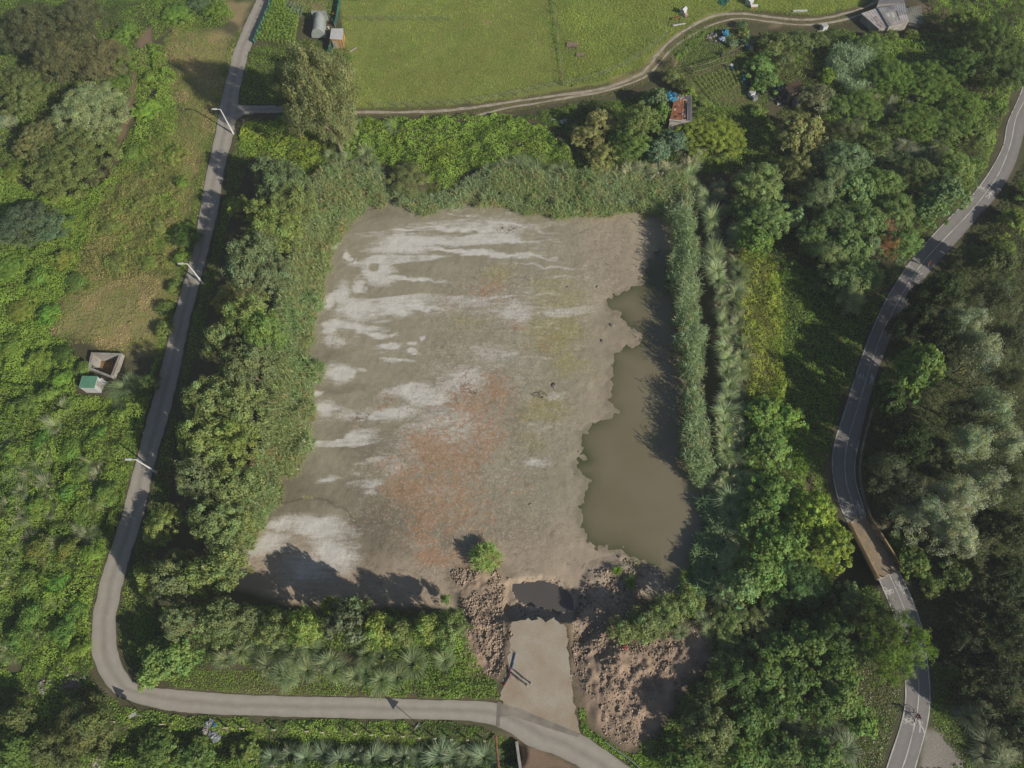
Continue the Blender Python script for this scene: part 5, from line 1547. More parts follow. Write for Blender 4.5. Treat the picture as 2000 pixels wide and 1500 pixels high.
# meadow fence posts (thin timber)
me_p = None
def tpost(px, py, label, group, h=1.2, r=.055, lean=0):
    global me_p
    if me_p is None:
        mb = MB(); mb.tube([(0, 0, -.1), (0, 0, .97), (0, 0, 1)], [1, .95, .6], 7); o = mb.build('fence_post', PALEB); me_p = o.data
    else: o = link('fence_post', me_p)
    x_, y_ = G(px, py, 0); o.location = (x_, y_, 0); o.scale = (r, r, h)
    rg = random.Random(int(px*7+py)); o.rotation_euler = (rg.uniform(-.07, .07), rg.uniform(-.07, .07), 0)
    return tag(o, label, 'fence post', group)
FA = [(682,41),(706,41),(727,41),(750,41),(769,41),(790,41),(809,41),(831,41),(852,41),(877,41)]
for i, (a, b) in enumerate(FA): tpost(a, b, 'thin timber post of the upper meadow fence, %s from the left' % ordn(i+1), 'upper meadow fence posts')
FB = [(731,209),(776,209),(798,209),(822,207),(845,207),(870,206),(893,204),(919,201),(940,198),(965,193),(986,190),(1008,186),(1032,181),(1053,176),(1073,171),(1100,168),(1140,160),(1180,147),(1215,132),(1250,112),(1283,87),(1305,66)]
for i, (a, b) in enumerate(FB): tpost(a, b, 'thin timber post of the fence beside the farm track, %s from the left' % ordn(i+1), 'fence posts beside the farm track')
FCp = [(1077,3),(1080,25),(1084,50),(1088,72),(1091,98),(1094,120),(1097,145),(1099,166)]
for i, (a, b) in enumerate(FCp): tpost(a, b, 'thin timber post of the fence dividing the meadow, %s from the top' % ordn(i+1), 'fence posts dividing the meadow')
def wires(name, pts, label, hs=(.45, .85, 1.15)):
    mb = MB()
    for h in hs: mb.tube([P3(a, b, 0)+Vector((0, 0, h)) for a, b in pts], .012, 4)
    tag(mb.build(name, GALV), label, 'wire')
wires('fence_wire', FA, 'wires strung along the upper meadow fence'); wires('fence_wire', FB, 'wires strung along the fence beside the farm track'); wires('fence_wire', FCp, 'wires strung along the fence dividing the meadow')
def netfence(name, pts, label, h=1.1):
    o = thing(name, label, 'fence')
    mb = MB()
    for (a, b), (c, d) in zip(pts[:-1], pts[1:]):
        p, q = P3(a, b, 0), P3(c, d, 0)
        mb.beam(p+Vector((0, 0, h/2)), q+Vector((0, 0, h/2)), .03, h)
    mb.build('net', TEAL, o)
    for a, b in pts:
        mb = MB(); p = P3(a, b, 0); mb.tube([p, p+Vector((0, 0, h+.15))], .05, 7); mb.build('post', PALEB, o)
netfence('net_fence', [(535,-5),(528,14),(521,32),(513,50),(505,68),(498,86)], 'green net fence between the lane and the vegetable garden')
netfence('net_fence', [(665,2),(662,20),(659,38),(655,53)], 'green net fence between the garden and the meadow, above the hen house')
netfence('net_fence', [(648,92),(643,112),(638,132),(634,148)], 'green net fence glimpsed under the big eucalyptus', 1.3)
gp = thing('gate_post', 'thick pale pole beside the lane at the top of the garden', 'pole', (*G(528, 8, 0), 0)); mb = MB(); mb.tube([(0, 0, 0), (0, 0, 1.9)], [.16, .14], 10); mb.build('shaft', WHT, gp); mb = MB(); mb.lathe([(.17, 1.9), (.17, 1.95), (.05, 2.0)], 10); mb.build('cap', WHT, gp)

# --- culvert, rusty pipe, handrail
cv = thing('culvert_wall', 'low concrete culvert wall at the end of the ditch beside the lane', 'wall')
mb = MB(); mb.beam(P3(1009, 1448, .1)-Vector((0, 0, .9)), P3(1018, 1512, .1)-Vector((0, 0, .9)), .28, 1.9); mb.build('wall', CONC, cv)
mb = MB(); mb.beam(P3(1009, 1448, .1)+Vector((0, 0, .09)), P3(1018, 1512, .1)+Vector((0, 0, .09)), .34, .08); mb.build('coping', CONC, cv)
rp = thing('pipe', 'rusty orange pipe crossing the ditch beside the culvert', 'pipe')
mb = MB(); p0, p1 = P3(968, 1438, .25), P3(975, 1515, .25); mb.tube([p0, p1], .16, 10); mb.build('tube', RUSTM, rp)
mb = MB(); 
for t in (.02, .45, .8): q = p0.lerp(p1, t); q2 = p0.lerp(p1, t+.015); mb.tube([q, q2], .2, 10)
mb.build('collar', RUSTM, rp)
hr = thing('handrail', 'white tubular handrail beside the road in the bramble strip', 'handrail')
hp = [(1183,1449),(1200,1462),(1223,1478),(1245,1496),(1262,1512)]
mb = MB(); mb.tube([P3(a, b, 1.0) for a, b in hp], .05, 8); mb.build('top_rail', GALV, hr)
mb = MB(); mb.tube([P3(a, b, 1.0)-Vector((0, 0, .45)) for a, b in hp], .035, 8); mb.build('lower_rail', GALV, hr)
for a, b in (hp[0], hp[2], hp[4]): mb = MB(); q = P3(a, b, 1.0); mb.tube([(q.x, q.y, -.1), q], .05, 8); mb.build('post', GALV, hr)
def tape(name, pts, label, mtl, w=.18, z=.6, cat='tape'):
    mb = MB(); P = [P3(a, b, z) for a, b in pts]
    for p, q in zip(P[:-1], P[1:]):
        mb.beam(p+Vector((0, 0, w/2)), q+Vector((0, 0, w/2)), .02, w)
    return tag(mb.build(name, mtl), label, cat)
bn = thing('barrier', 'sagging plastic barrier of blue and red mesh on the left edge of the ramp', 'barrier')
seg = [(985,1339,RED),(989,1331,BLUE),(994,1322,GALV),(997,1312,GALV),(1000,1305,BLUE),(1003,1294,GALV),(1007,1276,GALV)]
pb = mat('pale_blue2', (.16,.22,.36), .6)
for (a, b, m_), (c, d, _) in zip(seg[:-1], seg[1:]):
    mb = MB(); p = P3(a, b, .12); q = P3(c, d, .12); mb.beam(p, q, .1, .22); mb.build('mesh_panel', {'red_plastic': RED, 'blue_plastic': BLUE}.get(m_.name, pb), bn)
mb = MB(); mb.beam(P3(997, 1304, .3), P3(996, 1327, .3), .09, .12); mb.build('red_board', RED, bn)
for a, b in ((985,1339),(997,1312),(1008,1275)): mb = MB(); p = P3(a, b, 0); mb.tube([p, p+Vector((0, 0, .9))], .025, 6); mb.build('stake', RUSTM, bn)

# --- timber footbridge and fence on the cycle path
br = thing('footbridge', 'timber footbridge carrying the cycle path, with slatted railings', 'bridge')
BL_ = [P3(*p, .05) for p in ((1657,1023),(1690,1009),(1756,1115.5),(1712.5,1131.5))]
DECK = mat('deck_boards', (.30,.23,.155), .85, var=.3, sc=7, col2=(.24,.19,.135), sc2=.8)
def lerp(a, b, t): return a+(b-a)*t
mb = MB(); n = 92
for i in range(n):
    t0, t1 = (i+.06)/n, (i+.94)/n
    q = [lerp(BL_[0], BL_[3], t0), lerp(BL_[1], BL_[2], t0), lerp(BL_[1], BL_[2], t1), lerp(BL_[0], BL_[3], t1)]
    mb.add([p+Vector((0, 0, .03)) for p in q]+[p-Vector((0, 0, .03)) for p in q], [(3, 2, 1, 0), (4, 5, 6, 7), (0, 1, 5, 4), (1, 2, 6, 5), (2, 3, 7, 6), (3, 0, 4, 7)])
dk = mb.build('deck', DECK, br)
mb = MB()
for t in (.06, .5, .94): mb.beam(lerp(BL_[0], BL_[1], t)-Vector((0, 0, .25)), lerp(BL_[3], BL_[2], t)-Vector((0, 0, .25)), .2, .4)
mb.build('girder', PLANK, br)
HAND = mat('handrail_timber', (.37,.26,.13), .8, var=.2, sc=6)
for A_, B_, oo in ((BL_[0], BL_[3], -1), (BL_[1], BL_[2], 1)):
    d = (B_-A_).normalized(); nrm = Vector((-d.y, d.x, 0))*oo
    if oo == -1: nrm = Vector((d.y, -d.x, 0)); 
    side = (BL_[0]-BL_[1]).normalized()*(1 if oo == -1 else -1)
    a, b = A_+side*.12, B_+side*.12
    rl = MB(); rl.beam(a+Vector((0, 0, 1.15)), b+Vector((0, 0, 1.15)), .2, .07); ro = rl.build('railing', HAND, br)
    mb = MB(); k = 56
    for i in range(k+1): p = lerp(a, b, i/k); mb.beam(p-Vector((0, 0, .25)), p+Vector((0, 0, 1.1)), .07, .09)
    mb.build('baluster', PLANK, ro)
    mb = MB(); mb.beam(a+Vector((0, 0, .5)), b+Vector((0, 0, .5)), .05, .1); mb.build('mid_rail', HAND, ro)
for A_, B_ in ((BL_[0], BL_[1]), (BL_[3], BL_[2])):
    mb = MB(); mb.beam(A_+Vector((0, 0, .015)), B_+Vector((0, 0, .015)), .3, .06); mb.build('threshold', STONEL, br)
for a, b in ((1665,1017),(1677,1012),(1723,1127),(1739,1121)):
    mb = MB(); p = P3(a, b, 0); mb.tube([p, p+Vector((0, 0, .75)), p+Vector((0, 0, .8))], [.09, .09, .05], 9)
    o = mb.build('wooden_bollard', HAND); o['gx'] = a
for o, lb in zip([o for o in bpy.data.objects if o.name.startswith('wooden_bollard')], ('left timber bollard at the upper end of the footbridge', 'right timber bollard at the upper end of the footbridge', 'left timber bollard at the lower end of the footbridge', 'right timber bollard at the lower end of the footbridge')):
    tag(o, lb, 'bollard', 'timber bollards at the footbridge ends'); del o['gx']
pf = thing('wooden_fence', 'weathered timber rail fence following the cycle path above the footbridge', 'fence')
fp = [(1709,786),(1704,805),(1696,832),(1689,858),(1684,880),(1681,905),(1681,930),(1684,952),(1691,978),(1699,1002)]
P_ = [P3(a, b, 1.0) for a, b in fp]
WTH = mat('weathered_rail', (.26,.235,.20), .9, var=.2, sc=6)
for z_ in (0, -.45):
    mb = MB()
    for p, q in zip(P_[:-1], P_[1:]): mb.beam(p+Vector((0, 0, z_)), q+Vector((0, 0, z_)), .12, .1)
    mb.build('rail', WTH, pf)
for p in P_: mb = MB(); mb.tube([(p.x, p.y, -.1), (p.x, p.y, 1.08)], .07, 8); mb.build('post', WTH, pf)

# --- bean frames
def frame(pts, label):
    o = thing('bean_frame', label, 'frame')
    mb = MB()
    for a, b in zip(pts[:-1], pts[1:]): mb.tube([P3(*a, 1.7), P3(*b, 1.7)], .04, 6)
    mb.build('top_cane', PALEB, o)
    R_ = resample(np.array(pts, float), 12)
    for a, b in R_:
        p = P3(a, b, 1.7); mb = MB(); mb.tube([(p.x-.35, p.y-.2, 0), p], .022, 5); mb.tube([(p.x+.35, p.y+.2, 0), p], .022, 5); mb.build('cane_pair', PALEB, o)
frame([(1344,131),(1365,128),(1390,121),(1402,115),(1420,110)], 'upper bean frame of pale canes in the allotment')
frame([(1356,140),(1380,134),(1405,125),(1425,121)], 'lower bean frame of pale canes in the allotment')
frame([(1418,101),(1435,97),(1448,89)], 'short cane arch in the middle of the allotment')

# ------------------------------------------------------------------ people
SKIN = simple('skin', (.42,.25,.18)); HAIR = simple('hair', (.05,.035,.025)); TROU = simple('dark_trousers', (.035,.04,.06)); GREY = simple('grey_shirt', (.34,.32,.34))
SHOE = simple('shoes', (.2,.19,.18)); PINK = simple('pale_shirt', (.38,.28,.27)); REDS = simple('red_shirt', (.55,.05,.06)); JERS = simple('teal_jersey', (.03,.22,.20)); BLKC = simple('black_shorts', (.02,.02,.025))
def person(label, x, y, z, rz, pose, top, legs, hairm=HAIR, scale=1.0, short=False):
    J = {'pel': (0, 0, .95), 'wst': (0, 0, 1.08), 'che': (0, 0, 1.30), 'nek': (0, .0, 1.46), 'hd0': (0, .02, 1.55), 'hd1': (0, .02, 1.64), 'hd2': (0, .01, 1.72), 'nos': (0, .115, 1.62)}
    for s_, k in ((-1, 'l'), (1, 'r')):
        J.update({k+'sh': (s_*.17, 0, 1.40), k+'el': (s_*.24, -.02, 1.13), k+'wr': (s_*.25, .06, .89), k+'pa': (s_*.25, .08, .82), k+'hi': (s_*.09, 0, .88), k+'kn': (s_*.10, .02, .48), k+'an': (s_*.10, -.02, .09), k+'to': (s_*.12, .15, .035)})
    if pose == 'stand2': J.update({'rel': (.27, .02, 1.15), 'rwr': (.12, .22, 1.10), 'rpa': (.06, .25, 1.11)})
    if pose == 'run':
        J.update({'lel': (-.25, -.16, 1.18), 'lwr': (-.2, .04, 1.05), 'lpa': (-.18, .1, 1.06), 'rel': (.24, .1, 1.15), 'rwr': (.16, .3, 1.2), 'rpa': (.13, .35, 1.23),
                  'lkn': (-.1, .26, .58), 'lan': (-.1, .2, .2), 'lto': (-.11, .36, .15), 'rkn': (.1, -.08, .5), 'ran': (.1, -.42, .35), 'rto': (.11, -.46, .2)})
    if pose == 'ride':
        J.update({'pel': (0, -.25, 1.0), 'wst': (0, -.16, 1.12), 'che': (0, .06, 1.30), 'nek': (0, .2, 1.42), 'hd0': (0, .26, 1.49), 'hd1': (0, .28, 1.57), 'hd2': (0, .26, 1.66), 'nos': (0, .375, 1.55)})
        for s_, k in ((-1, 'l'), (1, 'r')):
            J.update({k+'sh': (s_*.18, .13, 1.36), k+'el': (s_*.26, .3, 1.16), k+'wr': (s_*.25, .5, 1.06), k+'pa': (s_*.25, .56, 1.05), k+'hi': (s_*.1, -.2, .95)})
        J.update({'lkn': (-.12, .2, .86), 'lan': (-.12, .06, .48), 'lto': (-.12, .2, .44), 'rkn': (.12, .14, .62), 'ran': (.12, -.02, .24), 'rto': (.12, .13, .18)})
    R_ = {'pel': .13, 'wst': .12, 'che': .14, 'nek': .055, 'hd0': .075, 'hd1': .088, 'hd2': .06, 'nos': .014}
    for k in 'lr': R_.update({k+'sh': .06, k+'el': .042, k+'wr': .028, k+'pa': .034, k+'hi': .085, k+'kn': .058, k+'an': .04, k+'to': .032})
    E_ = [('pel', 'wst'), ('wst', 'che'), ('che', 'nek'), ('nek', 'hd0'), ('hd0', 'hd1'), ('hd1', 'hd2'), ('hd1', 'nos')]
    for k in 'lr': E_ += [('che', k+'sh'), (k+'sh', k+'el'), (k+'el', k+'wr'), (k+'wr', k+'pa'), ('pel', k+'hi'), (k+'hi', k+'kn'), (k+'kn', k+'an'), (k+'an', k+'to')]
    for s_, k in ((-1, 'l'), (1, 'r')):
        pa = Vector(J[k+'pa']); wr = Vector(J[k+'wr']); d = (pa-wr).normalized(); sd = d.cross(Vector((0, 0, 1)) if abs(d.z) < .8 else Vector((1, 0, 0))).normalized()
        for f, (o_, ln) in enumerate(((-.03, .055), (-.01, .07), (.01, .075), (.028, .065))):
            a, b = '%sf%da' % (k, f), '%sf%db' % (k, f)
            J[a] = tuple(pa+sd*o_+d*.03); J[b] = tuple(pa+sd*o_*1.1+d*(.03+ln*.8)+Vector((0, .012, -.01))); R_[a] = .0095; R_[b] = .0085
            E_ += [(k+'pa', a), (a, b)]
        J[k+'th'] = tuple(pa-sd*.05-d*.0); R_[k+'th'] = .010; E_.append((k+'pa', k+'th'))
    K = list(J)
    me = bpy.data.meshes.new('person')
    me.from_pydata([J[k] for k in K], [(K.index(a), K.index(b)) for a, b in E_], [])
    tmp = bpy.data.objects.new('tmp_body', me); C.objects.link(tmp)
    tmp.modifiers.new('skin', 'SKIN')
    sv = me.skin_vertices[0].data
    for i, k in enumerate(K): sv[i].radius = (R_[k], R_[k])
    sv[K.index('pel')].use_root = True
    sb = tmp.modifiers.new('sub', 'SUBSURF'); sb.levels = 1; sb.render_levels = 1
    dg = bpy.context.evaluated_depsgraph_get(); dg.update()
    bm_ = bpy.data.meshes.new_from_object(tmp.evaluated_get(dg))
    bpy.data.objects.remove(tmp)
    bm_.name = 'person'
    bm_.materials.clear()
    for m_ in (SKIN, top, legs, SHOE): bm_.materials.append(m_)
    seg_m = []
    for a, b in E_:
        if 'nek' in (a, b) and ('hd0' in (a, b)): m_ = 0
        elif a.startswith('hd'): m_ = 0
        elif a in ('pel',) and b in ('wst',): m_ = 1
        elif a in ('wst', 'che'): m_ = 1
        elif a[1:] in ('sh',): m_ = 1
        elif a[1:] == 'el': m_ = 0 if short else 1
        elif b[1:] in ('hi', 'kn') : m_ = 2
        elif b[1:] == 'an': m_ = 0 if short else 2
        elif b[1:] == 'to': m_ = 3
        else: m_ = 0
        seg_m.append((Vector(J[a]), Vector(J[b]), m_))
    for p in bm_.polygons:
        c = p.center; best = (9, 0)
        for a, b, m_ in seg_m:
            ab = b-a; t = max(0, min(1, (c-a).dot(ab)/max(ab.length_squared, 1e-9))); d = (c-a-ab*t).length
            if d < best[0]: best = (d, m_)
        p.material_index = best[1]; p.use_smooth = True
    o = link('person', bm_); o.location = (x, y, z); o.rotation_euler = (0, 0, rz); o.scale = (scale,)*3
    h1 = Vector(J['hd1']); h2 = Vector(J['hd2'])
    mb = MB(); prof = [(.096, -.01), (.10, .03), (.09, .07), (.06, .105), (.015, .12)]
    mb.lathe(prof, 14, (h1.x, h1.y-.018, h1.z+.0)); mb.build('hair', hairm, o, smooth=True)
    mb = MB()
    for s_ in (-1, 1): mb.lathe([(.002, -.01), (.011, -.004), (.011, .004), (.002, .01)], 8, (h1.x+s_*.034, h1.y+.082, h1.z-.005))
    mb.build('eyes', BLKC, o)
    mb = MB()
    for s_ in (-1, 1): mb.lathe([(.006, -.03), (.016, -.01), (.018, .012), (.006, .03)], 8, (h1.x+s_*.092, h1.y, h1.z-.01))
    mb.build('ears', SKIN, o)
    mb = MB(); mb.box((h1.x, h1.y+.092, h1.z-.062), (.045, .012, .008)); mb.build('mouth', simple('lips', (.35,.12,.1)), o)
    return tag(o, label, 'person')
x_, y_ = G(1036, 1334, 0); person('person in a pale lilac top standing on the ramp, right of a companion', x_, y_, .05, 2.2, 'stand', GREY, TROU)
x_, y_ = G(1029, 1338, 0); person('person in a pink top standing on the ramp, left of a companion', x_, y_, .05, 2.0, 'stand2', PINK, TROU)
x_, y_ = G(1811, 517, .6); person('runner in a red shirt on the right half of the cycle path', x_, y_, .055, 1.0, 'run', REDS, BLKC, short=True)

def bicycle(x, y, rz, label):
    o = thing('bicycle', label, 'bicycle', (x, y, .055), rz)
    def v(a, b, c=0): return (c, a, b)      # forward is +Y
    for yy in (-.52, .52):
        w = MB(); V = []; n = 28
        w.tube([(0, yy+.34*math.cos(2*math.pi*k/n), .345+.34*math.sin(2*math.pi*k/n)) for k in range(n+1)], .022, 6, cap=False); wo = w.build('wheel', BLKC, o)
        w = MB(); w.tube([(0, yy+.31*math.cos(2*math.pi*k/n), .345+.31*math.sin(2*math.pi*k/n)) for k in range(n+1)], .01, 5, cap=False); w.build('rim', GALV, wo)
        w = MB()
        for k in range(10): a = math.pi*k/10; w.tube([(0, yy+.31*math.cos(a), .345+.31*math.sin(a)), (0, yy-.31*math.cos(a), .345-.31*math.sin(a))], .003, 3)
        w.tube([(-.05, yy, .345), (.05, yy, .345)], .025, 8); w.build('spokes', GALV, wo)
    mb = MB()
    for a, b in (((-.52, .345), (-.05, .3)), ((-.05, .3), (-.2, .86)), ((-.2, .78), (.32, .84)), ((-.05, .3), (.34, .76)), ((-.52, .345), (-.19, .78))): mb.tube([v(*a), v(*b)], .02, 7)
    mb.build('frame', DBL, o)
    mb = MB(); mb.tube([v(.31, .9), v(.36, .7), v(.52, .345)], .018, 7); mb.build('fork', DBL, o)
    mb = MB(); mb.tube([v(.50, 1.02, -.29), v(.42, 1.0, -.2), v(.33, .98, 0), v(.42, 1.0, .2), v(.50, 1.02, .29)], .014, 7); mb.tube([v(.33, .98), v(.31, .85)], .015, 6); mb.build('handlebar', BLKC, o)
    mb = MB(); mb.add([(-.07, -.36, .9), (.07, -.36, .9), (.02, -.1, .9), (-.02, -.1, .9), (-.06, -.36, .94), (.06, -.36, .94), (.02, -.1, .93), (-.02, -.1, .93)], [(3, 2, 1, 0), (4, 5, 6, 7), (0, 1, 5, 4), (1, 2, 6, 5), (2, 3, 7, 6), (3, 0, 4, 7)]); mb.build('saddle', BLKC, o)
    mb = MB(); mb.tube([(-.13, .04, .42), (-.1, -.05, .3), (.1, -.05, .3), (.13, -.12, .18)], .014, 6); mb.build('crank', GALV, o)
    return o
x_, y_ = G(1786, 1399, 0)
HD = math.radians(172)
bicycle(x_, y_, HD, 'dark bicycle ridden along the cycle path near the painted pedestrian')
o = person('cyclist in a dark red top and teal helmet riding the cycle path', x_, y_, .055, HD, 'ride', simple('dark_red_top', (.20,.04,.04)), BLKC, JERS, short=True)
# ------------------------------------------------------------------ planting
T = tree
# west of the lane
T('tree', 'pale grey-green willow with a rounded crown west of the lane, top left', 165, 205, 72, 8, 'willow', (.15,.175,.095))
T('tree', 'dark olive oak directly below the pale grey-green willow, top left', 140, 305, 85, 6.5, 'round', 'OL')
T('tree', 'smaller olive oak crown at the left edge of the dark oak, top left', 68, 262, 48, 6, 'round', (.11,.115,.045))
T('tree', 'brownish-olive eucalyptus above the pale willow, top left', 120, 95, 62, 10, 'open', (.075,.075,.035))
T('tree', 'brownish eucalyptus leaning right of its neighbour above the pale willow', 195, 105, 48, 9, 'open', (.09,.085,.042))
T('tree', 'green tree cut by the left edge level with the pale willow', 25, 165, 55, 8, 'round', (.075,.095,.03))
T('tree', 'dark eucalyptus in the top left corner', 50, 40, 60, 11, 'open', (.055,.06,.03))
T('tree', 'slim eucalyptus with a bare pale stem at the top edge, left', 150, 20, 45, 10, 'open', (.065,.07,.035))
T('bush', 'small grey-green bush cut by the left edge under the oaks', 5, 235, 22, 4, 'willow', (.14,.15,.10), 'bush')
T('tree', 'dark bluish tree at the left edge below the oaks', 40, 425, 50, 6, 'round', (.06,.085,.05))
T('bush', 'bluish dark bush right of the dark tree at the left edge', 100, 435, 32, 3, 'broad', (.055,.09,.05), 'bush')
T('bush', 'round yellow-green bush at the foot of the hedge hump, upper left', 283, 213, 27, 1.8, 'round', 'YG', 'bush')
T('bush', 'dark green bush beside the lane between the upper two street lamps', 360, 455, 28, 3, 'round', 'DG', 'bush')
T('bush', 'small green bush by the lane, just above the dark green one', 352, 355, 16, 1.6, 'shrub', 'G', 'bush')
T('bush', 'green bush by the lane below the dark green one', 352, 500, 18, 1.8, 'round', 'G', 'bush')
T('bush', 'dark shadowed bush at the lower left corner of the dry field', 122, 690, 20, 2, 'round', 'DG', 'bush')
T('bush', 'bush between the concrete tank and the lane', 285, 745, 22, 2.2, 'round', (.075,.10,.03), 'bush')
T('bush', 'bush by the lane right of the dry field', 318, 640, 16, 2, 'round', (.09,.11,.03), 'bush')
T('bush', 'bright bush on the bank at the top, left of the lane', 345, 22, 28, 1.8, 'round', (.10,.16,.03), 'bush')
T('bush', 'dull green bush at the top edge beside the lane', 420, 18, 24, 2, 'round', 'G', 'bush')
T('bush', 'green shrub at the top edge between two bare banks, left of the lane', 385, 5, 22, 2, 'round', 'BL', 'bush')
for px, py, r, h, st, c, lb in [(345,300,22,1.4,'shrub',(.14,.16,.04),'yellowish bush in the rough grass level with the oaks'),(300,330,24,1.3,'shrub',(.12,.14,.04),'olive bush left of the yellowish one in the rough grass'),
 (255,300,20,1.4,'round',(.10,.14,.03),'green bush at the end of the dirt path west of the lane'),(270,400,26,1.4,'shrub',(.13,.14,.045),'olive bush in the middle of the rough grass west of the lane'),
 (215,440,22,1.3,'shrub',(.12,.14,.04),'olive bush left of the middle one in the rough grass'),(310,440,20,1.3,'shrub',(.13,.15,.05),'pale olive bush between the middle one and the lane'),
 (225,510,24,1.4,'shrub',(.10,.12,.035),'dark olive bush at the top of the tan field'),(290,510,20,1.3,'shrub',(.11,.14,.035),'green bush at the top right of the tan field'),
 (335,560,16,1.6,'round',(.09,.12,.03),'bush by the lane right of the tan field, upper'),(322,600,16,1.6,'round',(.08,.11,.03),'bush by the lane right of the tan field, middle'),
 (150,550,24,1.6,'round',(.09,.13,.03),'bush at the upper left edge of the tan field'),(160,720,18,1.6,'round',(.09,.13,.03),'bush just left of the concrete tank'),
 (245,60,26,2,'round',(.09,.14,.03),'green bush at the top of the dirt path'),(225,160,26,2.2,'round',(.08,.125,.025),'green bush left of the dirt path, upper'),(235,110,28,2.4,'round',(.08,.12,.025),'green bush between the leaning eucalyptus and the dirt path'),
 (290,150,16,1.8,'round',(.13,.175,.03),'yellow-green bush at the middle of the hedge hump')]: T('bush', lb, px, py, r, h, st, c, 'bush')
rb_ = random.Random(77)
for i, (px, py, r) in enumerate([(45,790,24),(90,770,20),(20,880,22),(80,860,22),(135,880,24),(190,850,20),(150,930,24),(70,985,22),(130,960,20),(205,960,22),(160,1000,22),(75,1070,24),(130,1070,22),(175,1080,22),(50,1140,26),(110,1140,24),(150,1190,22),(60,1200,26),(120,1230,26),(30,1245,24),(155,1270,20)]):
    T('bush', 'green bush in the lower left bramble, %s counting downhill' % ordn(i+1), px, py, r*1.1, rb_.uniform(1.9, 3.0), rb_.choice(['round', 'shrub', 'round']), (.10*rb_.uniform(.75, 1.15), .145*rb_.uniform(.8, 1.1), .028), 'bush', 'bushes in the lower left bramble')
for i, (px, py, r) in enumerate([(30,330,22),(90,390,20),(20,520,26),(75,540,22),(120,500,20),(40,600,24),(90,610,20),(20,680,24),(70,700,22),(115,740,20),(130,440,20)]):
    T('bush', 'green bush on the bramble slope at the left edge, %s counting downhill' % ordn(i+1), px, py, r*1.1, rb_.uniform(1.6, 2.4), 'round', (.11*rb_.uniform(.8, 1.15), .16*rb_.uniform(.85, 1.1), .026), 'bush', 'bushes on the left edge slope')
T('bush', 'olive bush at the foot of the huge eucalyptus, south of the track', 668, 262, 26, 4, 'round', (.105,.13,.05), 'bush')
T('tree', 'lowest olive eucalyptus crown, hanging over the track below the huge one', 648, 222, 40, 12, 'open', (.11,.12,.055))
# big eucalyptus
T('tree', 'huge olive eucalyptus with open crown between the lane and the meadow', 614, 148, 74, 25, 'open', (.105,.115,.052))
T('tree', 'lower crown of eucalyptus on the south side of the huge one, by the track', 600, 215, 48, 9, 'open', (.12,.125,.06))
T('tree', 'eucalyptus crown at the northeast foot of the huge one, by the hen house', 655, 125, 30, 11, 'open', (.10,.11,.05))
T('tree', 'small eucalyptus crown on the west side of the huge one', 550, 150, 30, 9, 'open', (.085,.095,.045))
# north bank
T('bush', 'round olive willow bush on the north bank of the dry pond', 795, 340, 40, 3.5, 'willow', (.12,.135,.055), 'bush')
T('tree', 'khaki willow on the north bank, upper of three', 1172, 228, 30, 6, 'shrub', (.16,.15,.07))
T('tree', 'khaki willow on the north bank, middle of three', 1150, 262, 32, 5, 'shrub', (.17,.155,.07))
T('tree', 'khaki willow on the north bank, lowest of three', 1180, 298, 32, 4, 'shrub', (.155,.15,.06))
T('tree', 'full green tree left of the ruined shack', 1245, 228, 44, 8, 'round', (.095,.125,.04))
T('tree', 'green tree below the full green one, left of the ruined shack', 1232, 268, 38, 6, 'round', (.08,.12,.03))
T('tree', 'grey-green fig crown touching the left wall of the ruined shack', 1284, 185, 22, 5, 'broad', (.085,.12,.065))
T('tree', 'green tree squeezed against the shack wall below the fig crown', 1294, 212, 18, 4.5, 'broad', (.075,.13,.03))
T('tree', 'bluish fig tree just below the ruined shack', 1318, 268, 30, 3.5, 'broad', (.075,.12,.075))
T('tree', 'bluish fig tree lower left of the ruined shack', 1285, 285, 26, 3.5, 'broad', (.08,.12,.08))
T('bush', 'wide yellow-green bush right of the ruined shack', 1395, 262, 62, 3.5, 'shrub', (.15,.175,.03), 'bush')
T('bush', 'yellow-green bush at the lower left of the wide one by the shack', 1362, 245, 28, 2.4, 'shrub', (.14,.165,.03), 'bush')
T('bush', 'round olive bush at the lower left corner of the allotment', 1313, 148, 20, 2.6, 'round', (.12,.135,.05), 'bush')
T('bush', 'dark bush between the allotment and the ruined shack', 1335, 165, 22, 2.6, 'shrub', (.075,.09,.03), 'bush')
T('bush', 'green bush touching the top of the ruined shack', 1347, 180, 13, 2.4, 'broad', (.13,.18,.04), 'bush')
T('bush', 'brown leafless bush on the bend of the farm track', 1315, 120, 14, 1.8, 'dead', (.13,.09,.075), 'bush')
T('bush', 'clump of tall grass-green shrub beside the right wall of the shack', 1372, 195, 20, 1.6, 'shrub', (.11,.14,.04), 'bush')
# allotment
T('bush', 'grey-green kale-like bush in the upper allotment', 1432, 80, 12, 1.2, 'broad', 'GG', 'bush')
T('bush', 'grey-green bush right of the kale-like one in the upper allotment', 1458, 78, 12, 1.4, 'broad', 'GG', 'bush')
T('bush', 'small bright tree at the top right of the allotment soil patch', 1455, 58, 9, 1.8, 'broad', 'LG', 'bush')
T('bush', 'bluish bush at the top of the allotment beside the track', 1448, 45, 10, 1.5, 'round', 'BL', 'bush')
T('bush', 'rounded dark bush at the right of the upper allotment', 1473, 80, 11, 1.6, 'round', (.07,.10,.05), 'bush')
T('tree', 'glossy green tree over the middle of the allotment, upper of two', 1486, 128, 28, 3, 'broad', (.10,.16,.045))
T('tree', 'glossy green tree over the middle of the allotment, lower of two', 1505, 155, 26, 3, 'broad', (.085,.14,.04))
T('bush', 'green bush at the left foot of the glossy green trees', 1480, 165, 16, 1.8, 'broad', (.075,.13,.03), 'bush')
T('tree', 'olive tree south of the farm track above the glossy trees', 1525, 80, 34, 4, 'shrub', (.10,.12,.045))
